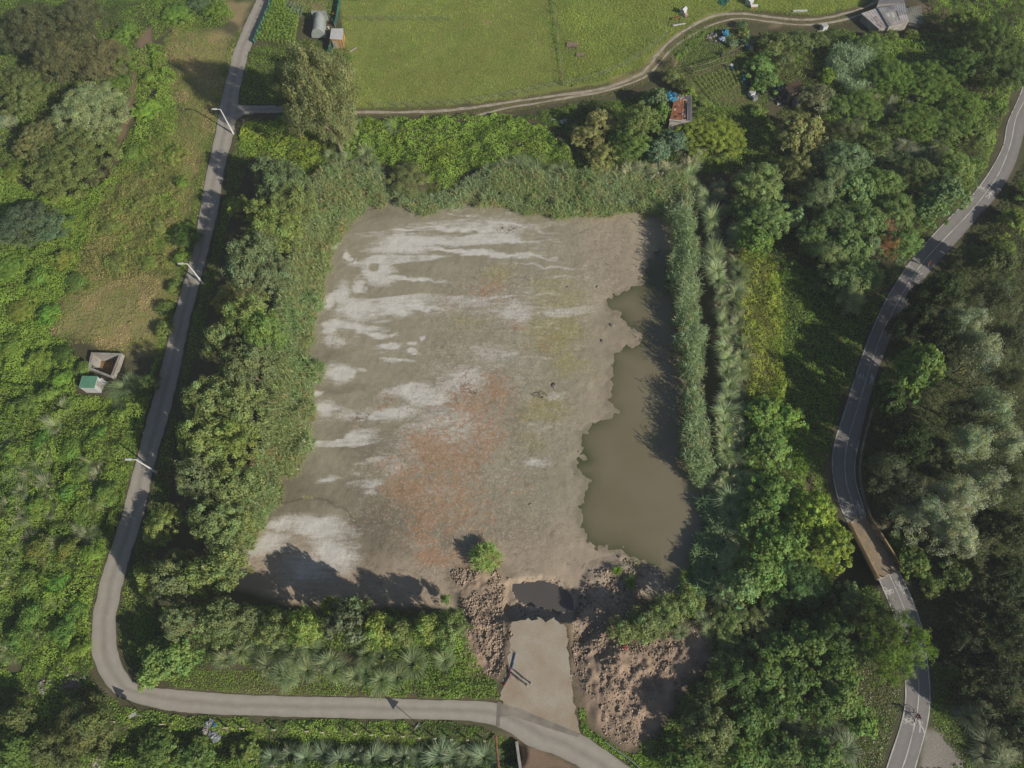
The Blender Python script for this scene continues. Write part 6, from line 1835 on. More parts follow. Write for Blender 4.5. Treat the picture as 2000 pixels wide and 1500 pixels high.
T('tree', 'olive-green tree between the allotment and the blue trough', 1560, 75, 30, 4, 'round', (.085,.11,.04))
T('tree', 'olive bush below the white water tank', 1600, 75, 20, 3, 'shrub', (.09,.11,.04))
T('tree', 'dim green tree left of the blue trough', 1535, 115, 22, 3.5, 'shrub', (.08,.10,.04))
T('tree', 'thin greyish tree above the bushy khaki laurel', 1605, 182, 36, 4.5, 'shrub', (.12,.12,.075))
T('bush', 'bright fern-green bush above the thin greyish tree', 1618, 140, 18, 2.5, 'broad', (.10,.15,.02), 'bush')
T('bush', 'bright small bush at the right end of the brown ribbed shed', 1583, 170, 9, 1.6, 'broad', (.15,.2,.03), 'bush')
T('tree', 'bushy khaki laurel with knobbly crown right of the wide yellow bush', 1572, 250, 48, 7, 'broad', (.145,.145,.06))
T('tree', 'olive laurel directly below the knobbly khaki one', 1562, 322, 34, 5.5, 'round', (.11,.12,.05))
T('bush', 'green bush below the lean-to in the allotment', 1482, 215, 15, 1.6, 'broad', (.095,.13,.03), 'bush')
# pond's west bank wood
WB = [(537,335,46,7,'round',(.085,.115,.055),'dark blue-green alder at the north end of the west bank wood'),
 (560,385,42,6,'round',(.11,.135,.045),'green alder just below the dark blue-green one, west bank'),
 (520,425,48,7,'round',(.125,.155,.045),'light green alder third down in the west bank wood'),
 (470,400,24,3.5,'shrub',(.14,.165,.04),'small yellowish bush beside the lane, west bank wood'),
 (480,490,48,7.5,'round',(.09,.115,.06),'large grey-green alder fourth down in the west bank wood'),
 (522,520,38,6,'round',(.10,.12,.065),'alder right of the large grey-green one, toward the cane bed'),
 (445,575,30,2.6,'shrub',(.17,.165,.05),'khaki thorn bush beside the lane, right of the middle street lamp'),
 (470,610,46,7,'round',(.12,.15,.05),'light green alder below the khaki thorn bush'),
 (500,640,42,7,'round',(.10,.15,.04),'mid green alder beside the cane bed, above the middle of the wood'),
 (420,655,36,6.5,'round',(.105,.13,.05),'alder with its edge against the lane, above the bulge of the wood'),
 (470,700,52,7.5,'round',(.095,.115,.055),'grey-green alder in the middle of the west bank wood'),
 (400,770,52,7.5,'round',(.10,.125,.05),'alder nearest the lane in the middle of the west bank wood'),
 (460,790,48,7,'round',(.105,.125,.05),'alder on the pond side level with the lowest dry stripes'),
 (385,845,50,7.5,'round',(.105,.135,.045),'broad alder across the lane from the lowest street lamp'),
 (440,850,45,7,'round',(.12,.15,.04),'light alder right of the broad one by the lowest street lamp'),
 (380,925,46,7,'round',(.09,.11,.055),'dark alder just below the lowest street lamp, west bank'),
 (435,935,42,6.5,'round',(.10,.125,.05),'alder between the dark one and the cane bed tip'),
 (400,1000,50,7,'round',(.09,.115,.05),'grey alder near the bottom of the west bank wood'),
 (440,1020,34,5,'round',(.105,.125,.045),'small alder at the pond corner beside the pale mud'),
 (315,1020,36,3.5,'shrub',(.13,.16,.045),'feathery light bush overhanging the lane verge, west bank'),
 (345,1085,24,4,'shrub',(.12,.14,.04),'small feathery bush at the southwest corner of the wood'),
 (325,1125,42,6,'round',(.085,.105,.05),'dark alder beside the lane above the bend'),
 (285,1130,24,5,'shrub',(.12,.15,.04),'spiky light bush at the lane edge above the bend'),
 (410,1100,44,6.5,'round',(.10,.125,.045),'alder at the southwest corner of the dry pond'),
 (370,1120,34,6,'round',(.105,.13,.045),'alder squeezed between the dark one and the corner one, southwest')]
for px, py, r, h, st, c, lb in WB: T('tree', lb, px, py, r*1.1, h*(1.75 if h > 4.5 else 1.35), st, c)
# south bank
SB = [(335,1210,36,12,'round',(.085,.105,.05),'dark bush in shade above the lane bend'),
 (300,1290,44,6,'broad',(.11,.165,.045),'bright green tree hanging over the lane bend'),
 (345,1275,36,6.5,'broad',(.10,.15,.045),'green tree right of the bright one over the bend'),
 (285,1325,22,3,'broad',(.11,.165,.045),'low bright branch cluster reaching over the lane at the bend'),
 (415,1210,44,7.5,'round',(.085,.105,.045),'dark olive tree on the south bank near the bend'),
 (465,1215,38,5.5,'round',(.085,.105,.05),'dark tree right of the olive one on the south bank'),
 (525,1228,36,5,'round',(.10,.12,.045),'olive tree on the south bank below the shaded mud'),
 (585,1222,36,5,'round',(.115,.15,.04),'light green tree on the south bank left of the dark leafy one'),
 (637,1178,17,5,'broad',(.17,.21,.03),'small yellow-leaved tree on the south bank'),
 (668,1215,44,6,'broad',(.075,.09,.055),'dark leafy tree in the middle of the south bank'),
 (690,1180,26,6,'broad',(.07,.09,.045),'dark leafy crown just above the middle of the south bank'),
 (728,1228,34,4.8,'round',(.135,.17,.04),'yellow-green tree right of the dark leafy one, south bank'),
 (778,1232,26,4,'round',(.11,.13,.05),'small olive tree right of the yellow-green one, south bank'),
 (828,1220,28,4.5,'round',(.125,.155,.045),'light green conical tree on the south bank'),
 (880,1225,38,4,'round',(.10,.135,.05),'green tree at the east end of the south bank, by the dirt'),
 (870,1165,12,2.5,'shrub',(.11,.16,.05),'thin bright sapling above the end tree of the south bank'),
 (1218,1228,26,3.5,'round',(.125,.15,.06),'light willow at the left end of the clump right of the crater'),
 (1262,1218,34,3.8,'round',(.11,.135,.055),'willow in the middle of the clump right of the crater'),
 (1308,1192,34,3.8,'round',(.115,.14,.055),'willow third along the clump right of the crater'),
 (1345,1168,30,3.8,'round',(.115,.145,.05),'willow at the right end of the clump right of the crater'),
 (1290,1220,24,2.6,'round',(.115,.14,.06),'low willow under the third one right of the crater')]
for px, py, r, h, st, c, lb in SB: T('tree', lb, px, py, r, h*(1.4 if 400 < px < 900 and h > 3 else 1), st, c)
# bottom left
BLT = [(130,1440,66,7,'round',(.085,.095,.035),'big dark olive tree at the bottom left'),
 (75,1460,40,5.5,'round',(.075,.09,.035),'dark olive tree left of the big one at the bottom left'),
 (170,1410,30,5,'round',(.095,.115,.035),'olive crown at the right of the big dark tree, by the posts'),
 (25,1455,40,5,'broad',(.07,.11,.025),'leafy tree in the bottom left corner'),
 (30,1400,30,5,'round',(.075,.085,.03),'dim tree at the left edge below the shaded hollow'),
 (300,1475,40,3,'broad',(.07,.11,.025),'leafy bush at the bottom edge right of the concrete slab'),
 (370,1480,34,2.6,'broad',(.075,.12,.03),'bright leafy bush at the bottom edge below the torn plastic'),
 (470,1470,30,2.6,'broad',(.09,.12,.03),'yellowish bush at the bottom edge, left of the pampas row')]
for px, py, r, h, st, c, lb in BLT: T('tree', lb, px, py, r, h, st, c)
# east wood: between the pampas row and the cycle path
EW = [(1490,345,44,6,'round',(.10,.13,.05),'green tree at the top left of the east wood'),
 (1500,415,42,5.5,'round',(.085,.125,.045),'green tree with a reddish tint second down the left edge of the east wood'),
 (1460,400,30,4,'round',(.06,.085,.03),'dark tree beside the pampas row, top of the east wood'),
 (1480,460,32,4.5,'broad',(.08,.13,.025),'green tree at the head of the yellow bramble strip'),
 (1660,300,40,6.5,'round',(.075,.11,.06),'bluish tree near the top of the east wood'),
 (1632,345,34,6.5,'willow',(.09,.115,.06),'grey-blue tree left of centre in the east wood'),
 (1680,355,40,6.5,'broad',(.085,.125,.05),'green tree in the upper centre of the east wood'),
 (1605,375,34,6,'willow',(.085,.105,.06),'tall greyish tree with conical top in the east wood'),
 (1730,350,36,5.5,'round',(.08,.115,.035),'green tree upper right in the east wood'),
 (1755,400,38,5.5,'round',(.085,.12,.04),'tree above the dead brown bush in the east wood'),
 (1560,420,18,4,'broad',(.10,.14,.075),'small pale-leaved tree at the left edge of the east wood'),
 (1640,420,38,6,'round',(.07,.10,.04),'dark tree in the centre of the east wood'),
 (1700,425,36,6,'round',(.08,.11,.045),'tree left of the dead brown bush, slightly above'),
 (1600,455,34,5.5,'round',(.07,.10,.035),'dark green tree left of centre, middle of the east wood'),
 (1660,475,38,6,'broad',(.08,.12,.04),'leafy tree in the middle of the east wood'),
 (1625,495,34,5.5,'willow',(.095,.12,.055),'grey-green tree lower left in the east wood'),
 (1703,475,22,4.5,'round',(.10,.13,.075),'pale green bush against the left of the dead brown bush'),
 (1735,440,22,4,'dead',(.14,.075,.05),'dead reddish-brown bush in the east wood, upper part'),
 (1742,472,26,4,'dead',(.16,.07,.035),'dead rusty-brown bush in the east wood, lower part'),
 (1775,465,30,4.5,'round',(.085,.125,.04),'green bush between the dead brown bush and the cycle path'),
 (1690,525,36,5.5,'round',(.09,.12,.045),'green tree by the cycle path below the dead bush'),
 (1655,540,34,5.5,'round',(.075,.105,.045),'dim tree at the lower edge of the east wood'),
 (1670,580,28,5,'willow',(.12,.14,.08),'pale grey willow at the lower tip of the east wood'),
 (1855,370,38,6,'broad',(.075,.11,.05),'bluish-green tree overhanging the left edge of the cycle path'),
 (1830,405,28,5,'broad',(.075,.115,.045),'dark leafy tree at the path edge below the bluish-green one'),
 (1800,330,36,5,'round',(.075,.095,.035),'dull green tree above the path, right of the pampas patch'),
 (1870,315,34,4.5,'round',(.085,.115,.035),'tree beside the path bend, above the bluish-green one'),
 (1915,262,28,3,'shrub',(.09,.115,.035),'feathery shrub at the inside of the path bend, top right'),
 (1800,230,44,3.5,'round',(.07,.11,.02),'green thicket crown in the middle of the upper right thicket'),
 (1740,140,48,4,'round',(.065,.105,.02),'dark green crown right of the pale giant reeds'),
 (1830,150,50,4,'round',(.07,.11,.022),'green crown in the upper right thicket, below the barn'),
 (1890,210,46,4,'round',(.075,.11,.022),'green crown near the top right path corner'),
 (1690,200,34,3.5,'round',(.065,.105,.022),'dark crown below the pale giant reeds'),
 (1700,85,34,3,'round',(.07,.10,.03),'olive crown just below the barn'),
 (1940,60,48,7,'round',(.05,.075,.02),'dark tree in the top right corner'),
 (1975,130,40,7,'round',(.045,.07,.02),'dark tree below the corner tree, top right'),
 (1890,40,32,5,'broad',(.075,.10,.02),'yellowish-green tree right of the barn'),
 (1880,110,34,6,'round',(.045,.075,.02),'deep green tree between the barn and the top right corner')]
for px, py, r, h, st, c, lb in EW: T('tree', lb, px, py, r*1.12, h*1.1, st, tuple(q*1.15 for q in c))
T('bush', 'green bush against the front wall of the barn, left', 1708, 68, 15, 2.2, 'round', (.09,.12,.03), 'bush')
T('bush', 'green bush against the front wall of the barn, middle', 1742, 66, 14, 2.2, 'shrub', (.10,.13,.04), 'bush')
T('bush', 'green bush against the front wall of the barn, right', 1782, 62, 14, 2.2, 'round', (.09,.12,.03), 'bush')
# strip between bramble strip and bridge
MS = [(1505,800,34,3.5,'broad',(.09,.14,.03),'bright green tree high in the strip beside the pampas row'),
 (1545,815,32,3.5,'broad',(.095,.145,.03),'bright green tree bulging toward the cycle path'),
 (1510,880,40,4,'broad',(.095,.14,.04),'green tree in the middle of the strip left of the brown patch'),
 (1520,960,44,4.5,'broad',(.09,.14,.035),'green tree in the strip level with the bridge top'),
 (1480,1010,36,4,'broad',(.09,.14,.04),'green tree beside the lower pampas row'),
 (1590,1000,46,6,'broad',(.125,.16,.024),'bright yellow-green tree left of the footbridge, upper'),
 (1622,1060,46,6,'broad',(.125,.16,.024),'bright yellow-green tree left of the footbridge, lower'),
 (1560,1050,38,5.5,'broad',(.10,.15,.035),'green tree left of the bright pair by the footbridge'),
 (1525,1060,40,5,'broad',(.09,.14,.035),'green tree third left from the footbridge'),
 (1570,1130,46,5,'round',(.05,.09,.03),'dark shaded tree below the bright pair by the footbridge'),
 (1490,1110,38,4.5,'broad',(.085,.135,.035),'green tree right of the lower pampas row'),
 (1450,1150,34,4,'broad',(.10,.14,.06),'pale-leaved tree below the lower pampas row'),
 (1510,1180,34,3.5,'broad',(.09,.135,.04),'green tree above the stream gap'),
 (1670,1165,30,3,'shrub',(.12,.145,.07),'speckled grey-green shrub at the lower left of the footbridge'),
 (1705,1175,22,2.4,'shrub',(.115,.15,.05),'small shrub against the path edge below the footbridge'),
 (1765,1225,40,8,'conifer',(.06,.09,.022),'conifer branch crown leaning over the path, upper'),
 (1715,1215,46,8,'conifer',(.04,.062,.02),'dark conifer on the left of the path below the bridge'),
 (1745,1262,44,8.5,'conifer',(.07,.105,.02),'bright conifer crown over the middle of the path'),
 (1800,1262,34,8,'conifer',(.08,.12,.02),'bright conifer branch reaching across the path to the right'),
 (1760,1300,34,7,'conifer',(.075,.11,.02),'lowest conifer branch crown over the path'),
 (1690,1270,32,4.5,'shrub',(.10,.115,.045),'khaki shrub at the left foot of the conifers'),
 (1640,1230,42,6,'round',(.045,.075,.022),'dark tree left of the conifers'),
 (1590,1260,40,5,'broad',(.075,.115,.03),'green tree left of the dark one by the conifers'),
 (1540,1270,34,4.5,'broad',(.075,.115,.03),'green tree at the top of the southeast wood'),
 (1480,1230,40,2.6,'shrub',(.105,.125,.055),'reedy olive mound at the top left of the southeast wood'),
 (1430,1215,34,2.4,'shrub',(.11,.14,.05),'reedy light mound between the dirt and the stream'),
 (1500,1310,44,5,'broad',(.07,.11,.028),'green tree upper left in the southeast wood'),
 (1560,1330,44,5,'broad',(.065,.105,.028),'green tree in the centre of the southeast wood'),
 (1640,1305,40,5,'broad',(.08,.12,.03),'green tree beside the khaki shrub of the conifers'),
 (1650,1355,36,4.5,'broad',(.085,.125,.035),'green tree on the right edge of the southeast wood'),
 (1600,1375,36,4.5,'broad',(.065,.105,.028),'dim leafy tree between pampas tufts in the southeast wood'),
 (1520,1380,38,4.5,'broad',(.065,.105,.028),'dim leafy tree above the left pampas tufts, southeast wood'),
 (1450,1320,40,4.5,'round',(.05,.085,.025),'dark tree at the right edge of the dirt mounds'),
 (1392,1432,46,6,'round',(.09,.105,.05),'round grey-olive tree at the bottom, right of the dirt mounds'),
 (1460,1400,38,4.5,'broad',(.06,.10,.028),'dark leafy tree right of the round grey-olive one'),
 (1340,1480,38,3.5,'broad',(.065,.11,.025),'green tree at the bottom edge left of the round grey-olive one'),
 (1450,1475,42,4.5,'broad',(.065,.105,.025),'leafy tree at the bottom edge right of the round grey-olive one'),
 (1540,1475,40,4,'broad',(.065,.105,.028),'leafy tree at the bottom edge below the left pampas tufts'),
 (1620,1480,38,4,'broad',(.07,.11,.03),'leafy tree at the bottom edge below the right pampas tufts'),
 (1690,1410,28,3,'broad',(.08,.13,.03),'bright bush at the left edge of the flowery verge'),
 (1350,1390,30,3.5,'round',(.055,.085,.03),'shaded bush at the lower right of the dirt mounds'),
 (1400,1350,30,3.5,'round',(.09,.11,.04),'olive bush on the right edge of the dirt mounds'),
 (1415,1290,28,2.8,'shrub',(.11,.13,.05),'light bush right of the top dirt mound')]
for px, py, r, h, st, c, lb in MS: T('tree', lb, px, py, r*1.08, h, st, tuple(q*(1.12 if 'strip' in lb or 'bright' in lb or 'pampas row' in lb or 'third left' in lb else 1) for q in c))
# right-hand wood east of the path
RW = [(1815,700,46,9,'broad',(.12,.16,.05),'bright green tree with rounded crown by the path, right wood, upper lobe'),
 (1785,738,42,8,'broad',(.085,.125,.035),'green tree beside the path, lower left of the bright rounded one'),
 (1745,765,34,8.5,'broad',(.05,.08,.025),'dark green tree touching the path edge, right wood'),
 (1895,625,46,10,'willow',(.155,.17,.115),'pale grey-green willow, highest of the grey willows on the right'),
 (1965,570,50,10,'willow',(.12,.14,.09),'grey-green willow near the right edge, upper'),
 (1925,680,44,9.5,'willow',(.15,.165,.11),'grey willow just below the highest one on the right'),
 (1985,650,40,9.5,'willow',(.12,.135,.09),'grey willow cut by the right edge below the upper one'),
 (1860,700,24,7,'willow',(.105,.125,.08),'small grey willow between the rounded bright tree and the grey ones'),
 (1990,735,34,9,'willow',(.12,.135,.09),'grey willow at the right edge, middle'),
 (1945,790,46,10,'willow',(.13,.15,.095),'grey willow with streaked crown in the middle of the right wood'),
 (1890,800,34,8,'willow',(.085,.10,.065),'dim willow left of the streaked one, right wood'),
 (1905,860,44,10,'willow',(.16,.175,.115),'bright grey willow right of centre, level with the fence'),
 (1965,860,44,9.5,'willow',(.14,.155,.10),'grey willow near the right edge level with the fence'),
 (1990,930,42,9.5,'willow',(.13,.145,.095),'grey willow at the right edge above the dark gap'),
 (1940,935,44,9.5,'willow',(.145,.16,.105),'grey willow right of the big pale one'),
 (1740,915,40,10,'willow',(.095,.115,.08),'bluish willow nearest the timber fence'),
 (1785,950,40,8,'willow',(.11,.125,.085),'dim grey willow left of the big pale willow'),
 (1880,965,52,10.5,'willow',(.18,.18,.125),'big pale beige willow above the footbridge, top lobe'),
 (1825,1000,56,10,'willow',(.175,.185,.125),'big pale willow right of the footbridge'),
 (1875,1045,46,9,'willow',(.17,.18,.12),'big pale willow lower right of the footbridge'),
 (1840,880,36,7,'round',(.055,.07,.035),'dark tree between the fence and the bright grey willow'),
 (1795,850,44,10,'round',(.035,.055,.022),'very dark tree behind the timber fence'),
 (1770,1060,26,3,'broad',(.085,.125,.03),'green shrub just right of the footbridge railing'),
 (1800,1100,34,3,'broad',(.09,.125,.03),'green shrub at the lower right of the footbridge'),
 (1880,1115,40,4,'broad',(.065,.09,.025),'olive green bush below the big pale willow'),
 (1820,1140,26,2.5,'shrub',(.10,.13,.035),'light shrub beside the path right of the lower bridge end'),
 (2012,372,26,3,'broad',(.10,.14,.025),'yellow-green bush east of the path bend, upper'),
 (1990,432,32,3.5,'broad',(.11,.14,.03),'yellow-green bush east of the path bend, middle'),
 (1962,478,28,3,'broad',(.09,.12,.025),'yellow-green bush east of the path bend, lower'),
 (1905,500,36,5,'round',(.06,.08,.03),'dim olive tree below the yellow-green bushes'),
 (1960,500,40,7,'round',(.065,.08,.035),'brownish dark tree near the right edge, below the bushes'),
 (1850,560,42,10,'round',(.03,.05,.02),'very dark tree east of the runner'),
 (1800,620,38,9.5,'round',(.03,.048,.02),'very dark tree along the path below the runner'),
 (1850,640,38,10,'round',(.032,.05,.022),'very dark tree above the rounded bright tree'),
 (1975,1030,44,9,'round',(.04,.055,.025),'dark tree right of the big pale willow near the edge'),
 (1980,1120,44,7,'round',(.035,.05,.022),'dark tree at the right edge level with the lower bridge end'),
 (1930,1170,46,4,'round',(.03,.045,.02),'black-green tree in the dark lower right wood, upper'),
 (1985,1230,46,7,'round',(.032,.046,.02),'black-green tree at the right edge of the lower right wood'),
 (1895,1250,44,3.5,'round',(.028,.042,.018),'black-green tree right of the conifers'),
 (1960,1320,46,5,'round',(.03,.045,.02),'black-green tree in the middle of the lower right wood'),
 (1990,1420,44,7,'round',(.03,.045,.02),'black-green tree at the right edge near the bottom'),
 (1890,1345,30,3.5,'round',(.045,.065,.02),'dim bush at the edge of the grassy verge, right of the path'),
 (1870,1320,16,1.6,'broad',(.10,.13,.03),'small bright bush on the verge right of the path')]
RW += [(1908,322,20,2.5,'round',(.09,.13,.03),'bush hugging the inside edge of the path at the top right bend'),
 (1945,200,24,3,'round',(.08,.12,.025),'bush hugging the path edge above the top right bend'),
 (1888,345,18,2.5,'broad',(.09,.13,.03),'small leafy bush between the path bend and the bluish-green tree'),
 (1985,90,30,5,'round',(.055,.085,.02),'dark green tree at the right edge below the corner'),
 (1850,250,36,4,'round',(.08,.115,.03),'green bush right of the upper right pampas patch'),
 (1640,200,30,4,'round',(.075,.11,.03),'green bush left of the upper right pampas patch'),
 (1650,250,30,4.5,'willow',(.095,.12,.055),'greyish bush below left of the upper right pampas patch'),
 (1720,270,28,4,'shrub',(.085,.11,.04),'feathery bush at the lower edge of the upper right pampas patch')]
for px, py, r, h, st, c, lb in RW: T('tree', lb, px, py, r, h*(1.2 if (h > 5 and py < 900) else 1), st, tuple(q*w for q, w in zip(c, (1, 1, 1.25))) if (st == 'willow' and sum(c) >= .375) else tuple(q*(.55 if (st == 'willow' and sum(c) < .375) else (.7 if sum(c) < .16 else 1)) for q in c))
# tall unseen trees added past the right edge to shade the lower right wood
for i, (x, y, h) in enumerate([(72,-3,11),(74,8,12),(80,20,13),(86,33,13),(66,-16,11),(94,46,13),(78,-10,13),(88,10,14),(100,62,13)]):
    o = T('tree', 'tall dark tree added for its shade beyond the right edge of the picture, %s from the south' % ordn([5,3,1][0] if 0 else i+1), 1000, 750, 60, h, 'round', (.03,.045,.02))
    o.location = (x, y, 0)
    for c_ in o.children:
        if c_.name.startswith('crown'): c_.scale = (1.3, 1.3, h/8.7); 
del i

# ---- thickets (uncountable growth)
K = thicket
K('bramble', 'bright yellow-green bramble covering the slope at the left edge', 'bramble', [[(-20,300),(60,370),(150,375),(165,470),(110,600),(95,650),(150,690),(150,760),(-20,745)], [(150,360),(230,340),(170,430),(150,470)]], 1.7, [(.105,.155,.026),(.12,.175,.026),'YG'], 85, seed=1, csc=9, lump=3.4)
K('scrub', 'green scrub on the slope between the eucalypts and the dirt path', 'scrub', [[(-20,-20),(320,-20),(290,55),(262,75),(265,140),(240,210),(225,290),(150,370),(60,370),(-20,300)]], 1.1, ['DG','G','G'], 42, seed=2)
K('dry_grass', 'rough tan and olive grass west of the lane', 'grass', [[(300,100),(340,50),(470,70),(448,180),(428,250),(402,340),(385,430),(365,520),(340,610),(312,690),(200,680),(85,655),(160,470),(235,330),(300,240)]], .75, ['G','KH','YG','KH','TAN'], 50, leaf=.19, asp=.3, lump=1.8, seed=3, csc=3.0)
K('bracken', 'hummocky olive bracken in the rough grass west of the lane', 'bracken', [[(215,330),(300,250),(345,260),(350,420),(330,530),(190,545),(150,520),(170,430)]], 1.7, ['G','YG','KH','OL'], 52, leaf=.22, asp=.35, lump=1.5, seed=4, csc=2.5, lumpy=1.5)
K('hedge', 'humped yellow-green bramble hedge left of the shaded grass', 'hedge', [[(288,85),(318,82),(335,140),(345,215),(322,240),(300,195),(292,140)]], 2.0, ['G','YG'], 75, seed=5, lump=4)
K('scrub', 'green scrub patch between the dirt path and the grass, upper left', 'scrub', [[(262,190),(300,180),(345,240),(320,300),(280,340),(230,330),(238,280),(262,240)], [(250,100),(292,80),(296,190),(262,185),(258,150)]], 1.0, ['G','YG'], 55, seed=41)
K('scrub', 'bright green scrub on the bank at the top, left of the lane', 'scrub', [[(300,-20),(440,-20),(455,28),(430,50),(330,55),(300,75),(290,40)]], 1.0, ['G','YG','G'], 50, seed=6)
K('bramble', 'bramble and weeds filling the lower left slope beside the lane', 'bramble', [[(-20,745),(150,760),(205,770),(285,735),(300,690),(322,690),(290,800),(262,900),(236,1000),(203,1100),(181,1190),(177,1290),(165,1310),(80,1330),(-20,1290)]], 2.4, [(.075,.12,.022),(.095,.145,.024),(.12,.17,.028)], 85, seed=7, lump=3.4, csc=7, lumpy=1.5)
K('weeds', 'short weeds on the verge along the left side of the lane', 'weeds', [[(460,60),(480,60),(453,150),(432,205),(418,260),(400,340),(386,417),(370,500),(340,600),(316,700),(288,800),(262,900),(236,1000),(203,1100),(181,1190),(177,1265),(183,1300),(170,1300),(165,1200),(192,1085),(225,990),(250,890),(275,800),(300,700),(325,600),(355,500),(375,400),(395,310),(415,235),(435,150)]], .3, ['YG','G'], 60, leaf=.16, seed=8, jag=.4)
K('undergrowth', 'dark undergrowth and weeds across the bottom left, around the ditch', 'weeds', [[(-20,1290),(80,1330),(165,1310),(215,1365),(270,1385),(340,1398),(500,1405),(733,1411),(850,1413),(930,1418),(990,1440),(1006,1450),(1012,1520),(-20,1520)]], .75, ['DG','G','YG'], 60, seed=9, csc=3)
K('verge_grass', 'shaded low growth between the lane and the west bank wood', 'grass', [[(510,228),(470,240),(462,260),(445,333),(430,417),(409,500),(382,600),(360,700),(338,800),(308,900),(287,1000),(255,1100),(231,1190),(232,1265),(250,1305),(300,1240),(300,1110),(330,960),(345,800),(400,640),(430,520),(450,420),(490,300)]], .45, ['G','G','YG'], 50, leaf=.16, seed=10, jag=.5)
K('bramble', 'bright yellow-green bramble on the northwest bank by the lane junction', 'bramble', [[(470,232),(560,225),(650,250),(660,310),(590,345),(540,300),(480,300),(462,270)]], 1.9, [(.14,.185,.024),'YG',(.17,.2,.028)], 75, seed=11, csc=8)
K('bramble', 'bright green bramble bank between the farm track and the north shore', 'bramble', [[(650,235),(720,228),(850,222),(930,232),(1010,222),(1070,240),(1125,290),(1120,325),(980,318),(900,330),(880,385),(840,380),(830,330),(760,320),(700,300),(660,320)], [(690,224),(860,220),(1000,214),(1000,226),(860,228),(700,236)]], 2.1, [(.11,.165,.024),(.135,.185,.024),'YG'], 75, seed=12, csc=8)
K('bramble', 'shaded undergrowth in the hollow below the farm track', 'bramble', [[(1010,225),(1100,205),(1200,190),(1260,180),(1300,165),(1340,180),(1310,250),(1340,330),(1120,330),(1120,290),(1070,240)]], .9, ['DG','DG','G'], 50, seed=13)
K('bramble', 'growth under the bushes right of the ruined shack', 'bramble', [[(1340,250),(1370,200),(1450,210),(1520,230),(1540,300),(1500,330),(1400,330),(1340,340)]], .9, ['DG','G','G'], 50, seed=14)
K('bramble', 'yellow-green bramble strip east of the pampas row', 'bramble', [[(1450,465),(1490,470),(1528,500),(1538,600),(1542,700),(1540,790),(1510,800),(1465,790),(1455,700),(1448,580)]], 3.2, [(.175,.215,.034),(.19,.21,.04)], 95, seed=15, leaf=.19, asp=.4, csc=3, lump=2.4)
K('bramble', 'bright green bramble filling the lower part of the east strip', 'bramble', [[(1465,780),(1545,780),(1580,860),(1590,980),(1660,1060),(1640,1120),(1600,1150),(1540,1200),(1440,1180),(1425,1100),(1455,1000),(1450,880)]], 2.8, ['G','YG',(.12,.175,.035)], 75, seed=16, csc=3)
K('ivy', 'green creeper slope between the east strip and the cycle path', 'creeper', [[(1500,520),(1600,520),(1660,590),(1725,565),(1745,565),(1712,620),(1690,665),(1662,740),(1638,810),(1620,868),(1618,910),(1625,950),(1640,1000),(1600,990),(1560,880),(1520,780),(1510,640)]], 1.3, ['G',(.09,.15,.025),'G'], 60, seed=17)
K('thicket', 'green undergrowth filling the east wood', 'undergrowth', [[(1440,330),(1500,300),(1640,270),(1800,260),(1920,300),(1930,330),(1895,380),(1850,420),(1780,500),(1745,555),(1660,600),(1530,540),(1500,480),(1440,450)]], 2.6, ['DG','G','BL'], 42, seed=18)
K('thicket', 'green thicket between the barn and the cycle path, top right', 'undergrowth', [[(1640,60),(1720,62),(1800,55),(1830,-20),(2020,-20),(2020,110),(2000,150),(1980,190),(1958,250),(1930,320),(1800,270),(1640,270),(1600,230),(1620,150)]], 2.8, ['DG','G','G','YG'], 50, seed=19)
K('thicket', 'undergrowth of the allotment edge below the farm track', 'undergrowth', [[(1490,60),(1560,58),(1640,52),(1680,60),(1650,80),(1630,150),(1610,220),(1560,220),(1500,230),(1575,180),(1560,150),(1510,170),(1500,110)]], 1.1, ['DG','G','OL'], 50, seed=20)
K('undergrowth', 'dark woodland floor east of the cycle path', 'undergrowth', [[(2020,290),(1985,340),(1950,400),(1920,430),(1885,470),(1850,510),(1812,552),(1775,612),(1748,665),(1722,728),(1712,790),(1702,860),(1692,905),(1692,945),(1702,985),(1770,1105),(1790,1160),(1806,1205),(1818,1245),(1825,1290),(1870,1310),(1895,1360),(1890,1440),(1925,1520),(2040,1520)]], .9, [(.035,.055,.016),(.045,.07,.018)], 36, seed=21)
K('undergrowth', 'green floor of the southeast wood', 'undergrowth', [[(1395,1190),(1440,1180),(1540,1200),(1640,1140),(1712,1140),(1725,1165),(1752,1240),(1740,1280),(1660,1300),(1650,1500),(1640,1520),(1250,1520),(1235,1475),(1300,1420),(1390,1300)]], 1.3, ['DG','G','G'], 42, seed=22)
K('wildflowers', 'flowery meadow strip with white blossoms left of the lower cycle path', 'wildflowers', [[(1655,1290),(1745,1270),(1760,1290),(1762,1345),(1760,1385),(1750,1425),(1735,1465),(1718,1520),(1630,1520),(1645,1400)]], .5, ['DG','G','OL'], 60, leaf=.15, seed=23, fleck=('WH', .16), jag=.3, csc=2.5)
K('verge_grass', 'grassy verge right of the lower cycle path', 'grass', [[(1822,1290),(1850,1300),(1880,1350),(1880,1400),(1920,1500),(1900,1515),(1850,1450),(1822,1420),(1822,1350)]], .3, ['G','OL','G'], 60, leaf=.15, seed=24, fleck=('WH', .05), jag=.3)
K('bramble', 'bright bramble on the south bank by the ramp', 'bramble', [[(700,1250),(760,1245),(900,1235),(930,1290),(985,1335),(974,1366),(850,1362),(700,1355),(690,1300)]], .95, ['G',(.11,.17,.03),'YG'], 65, seed=25)
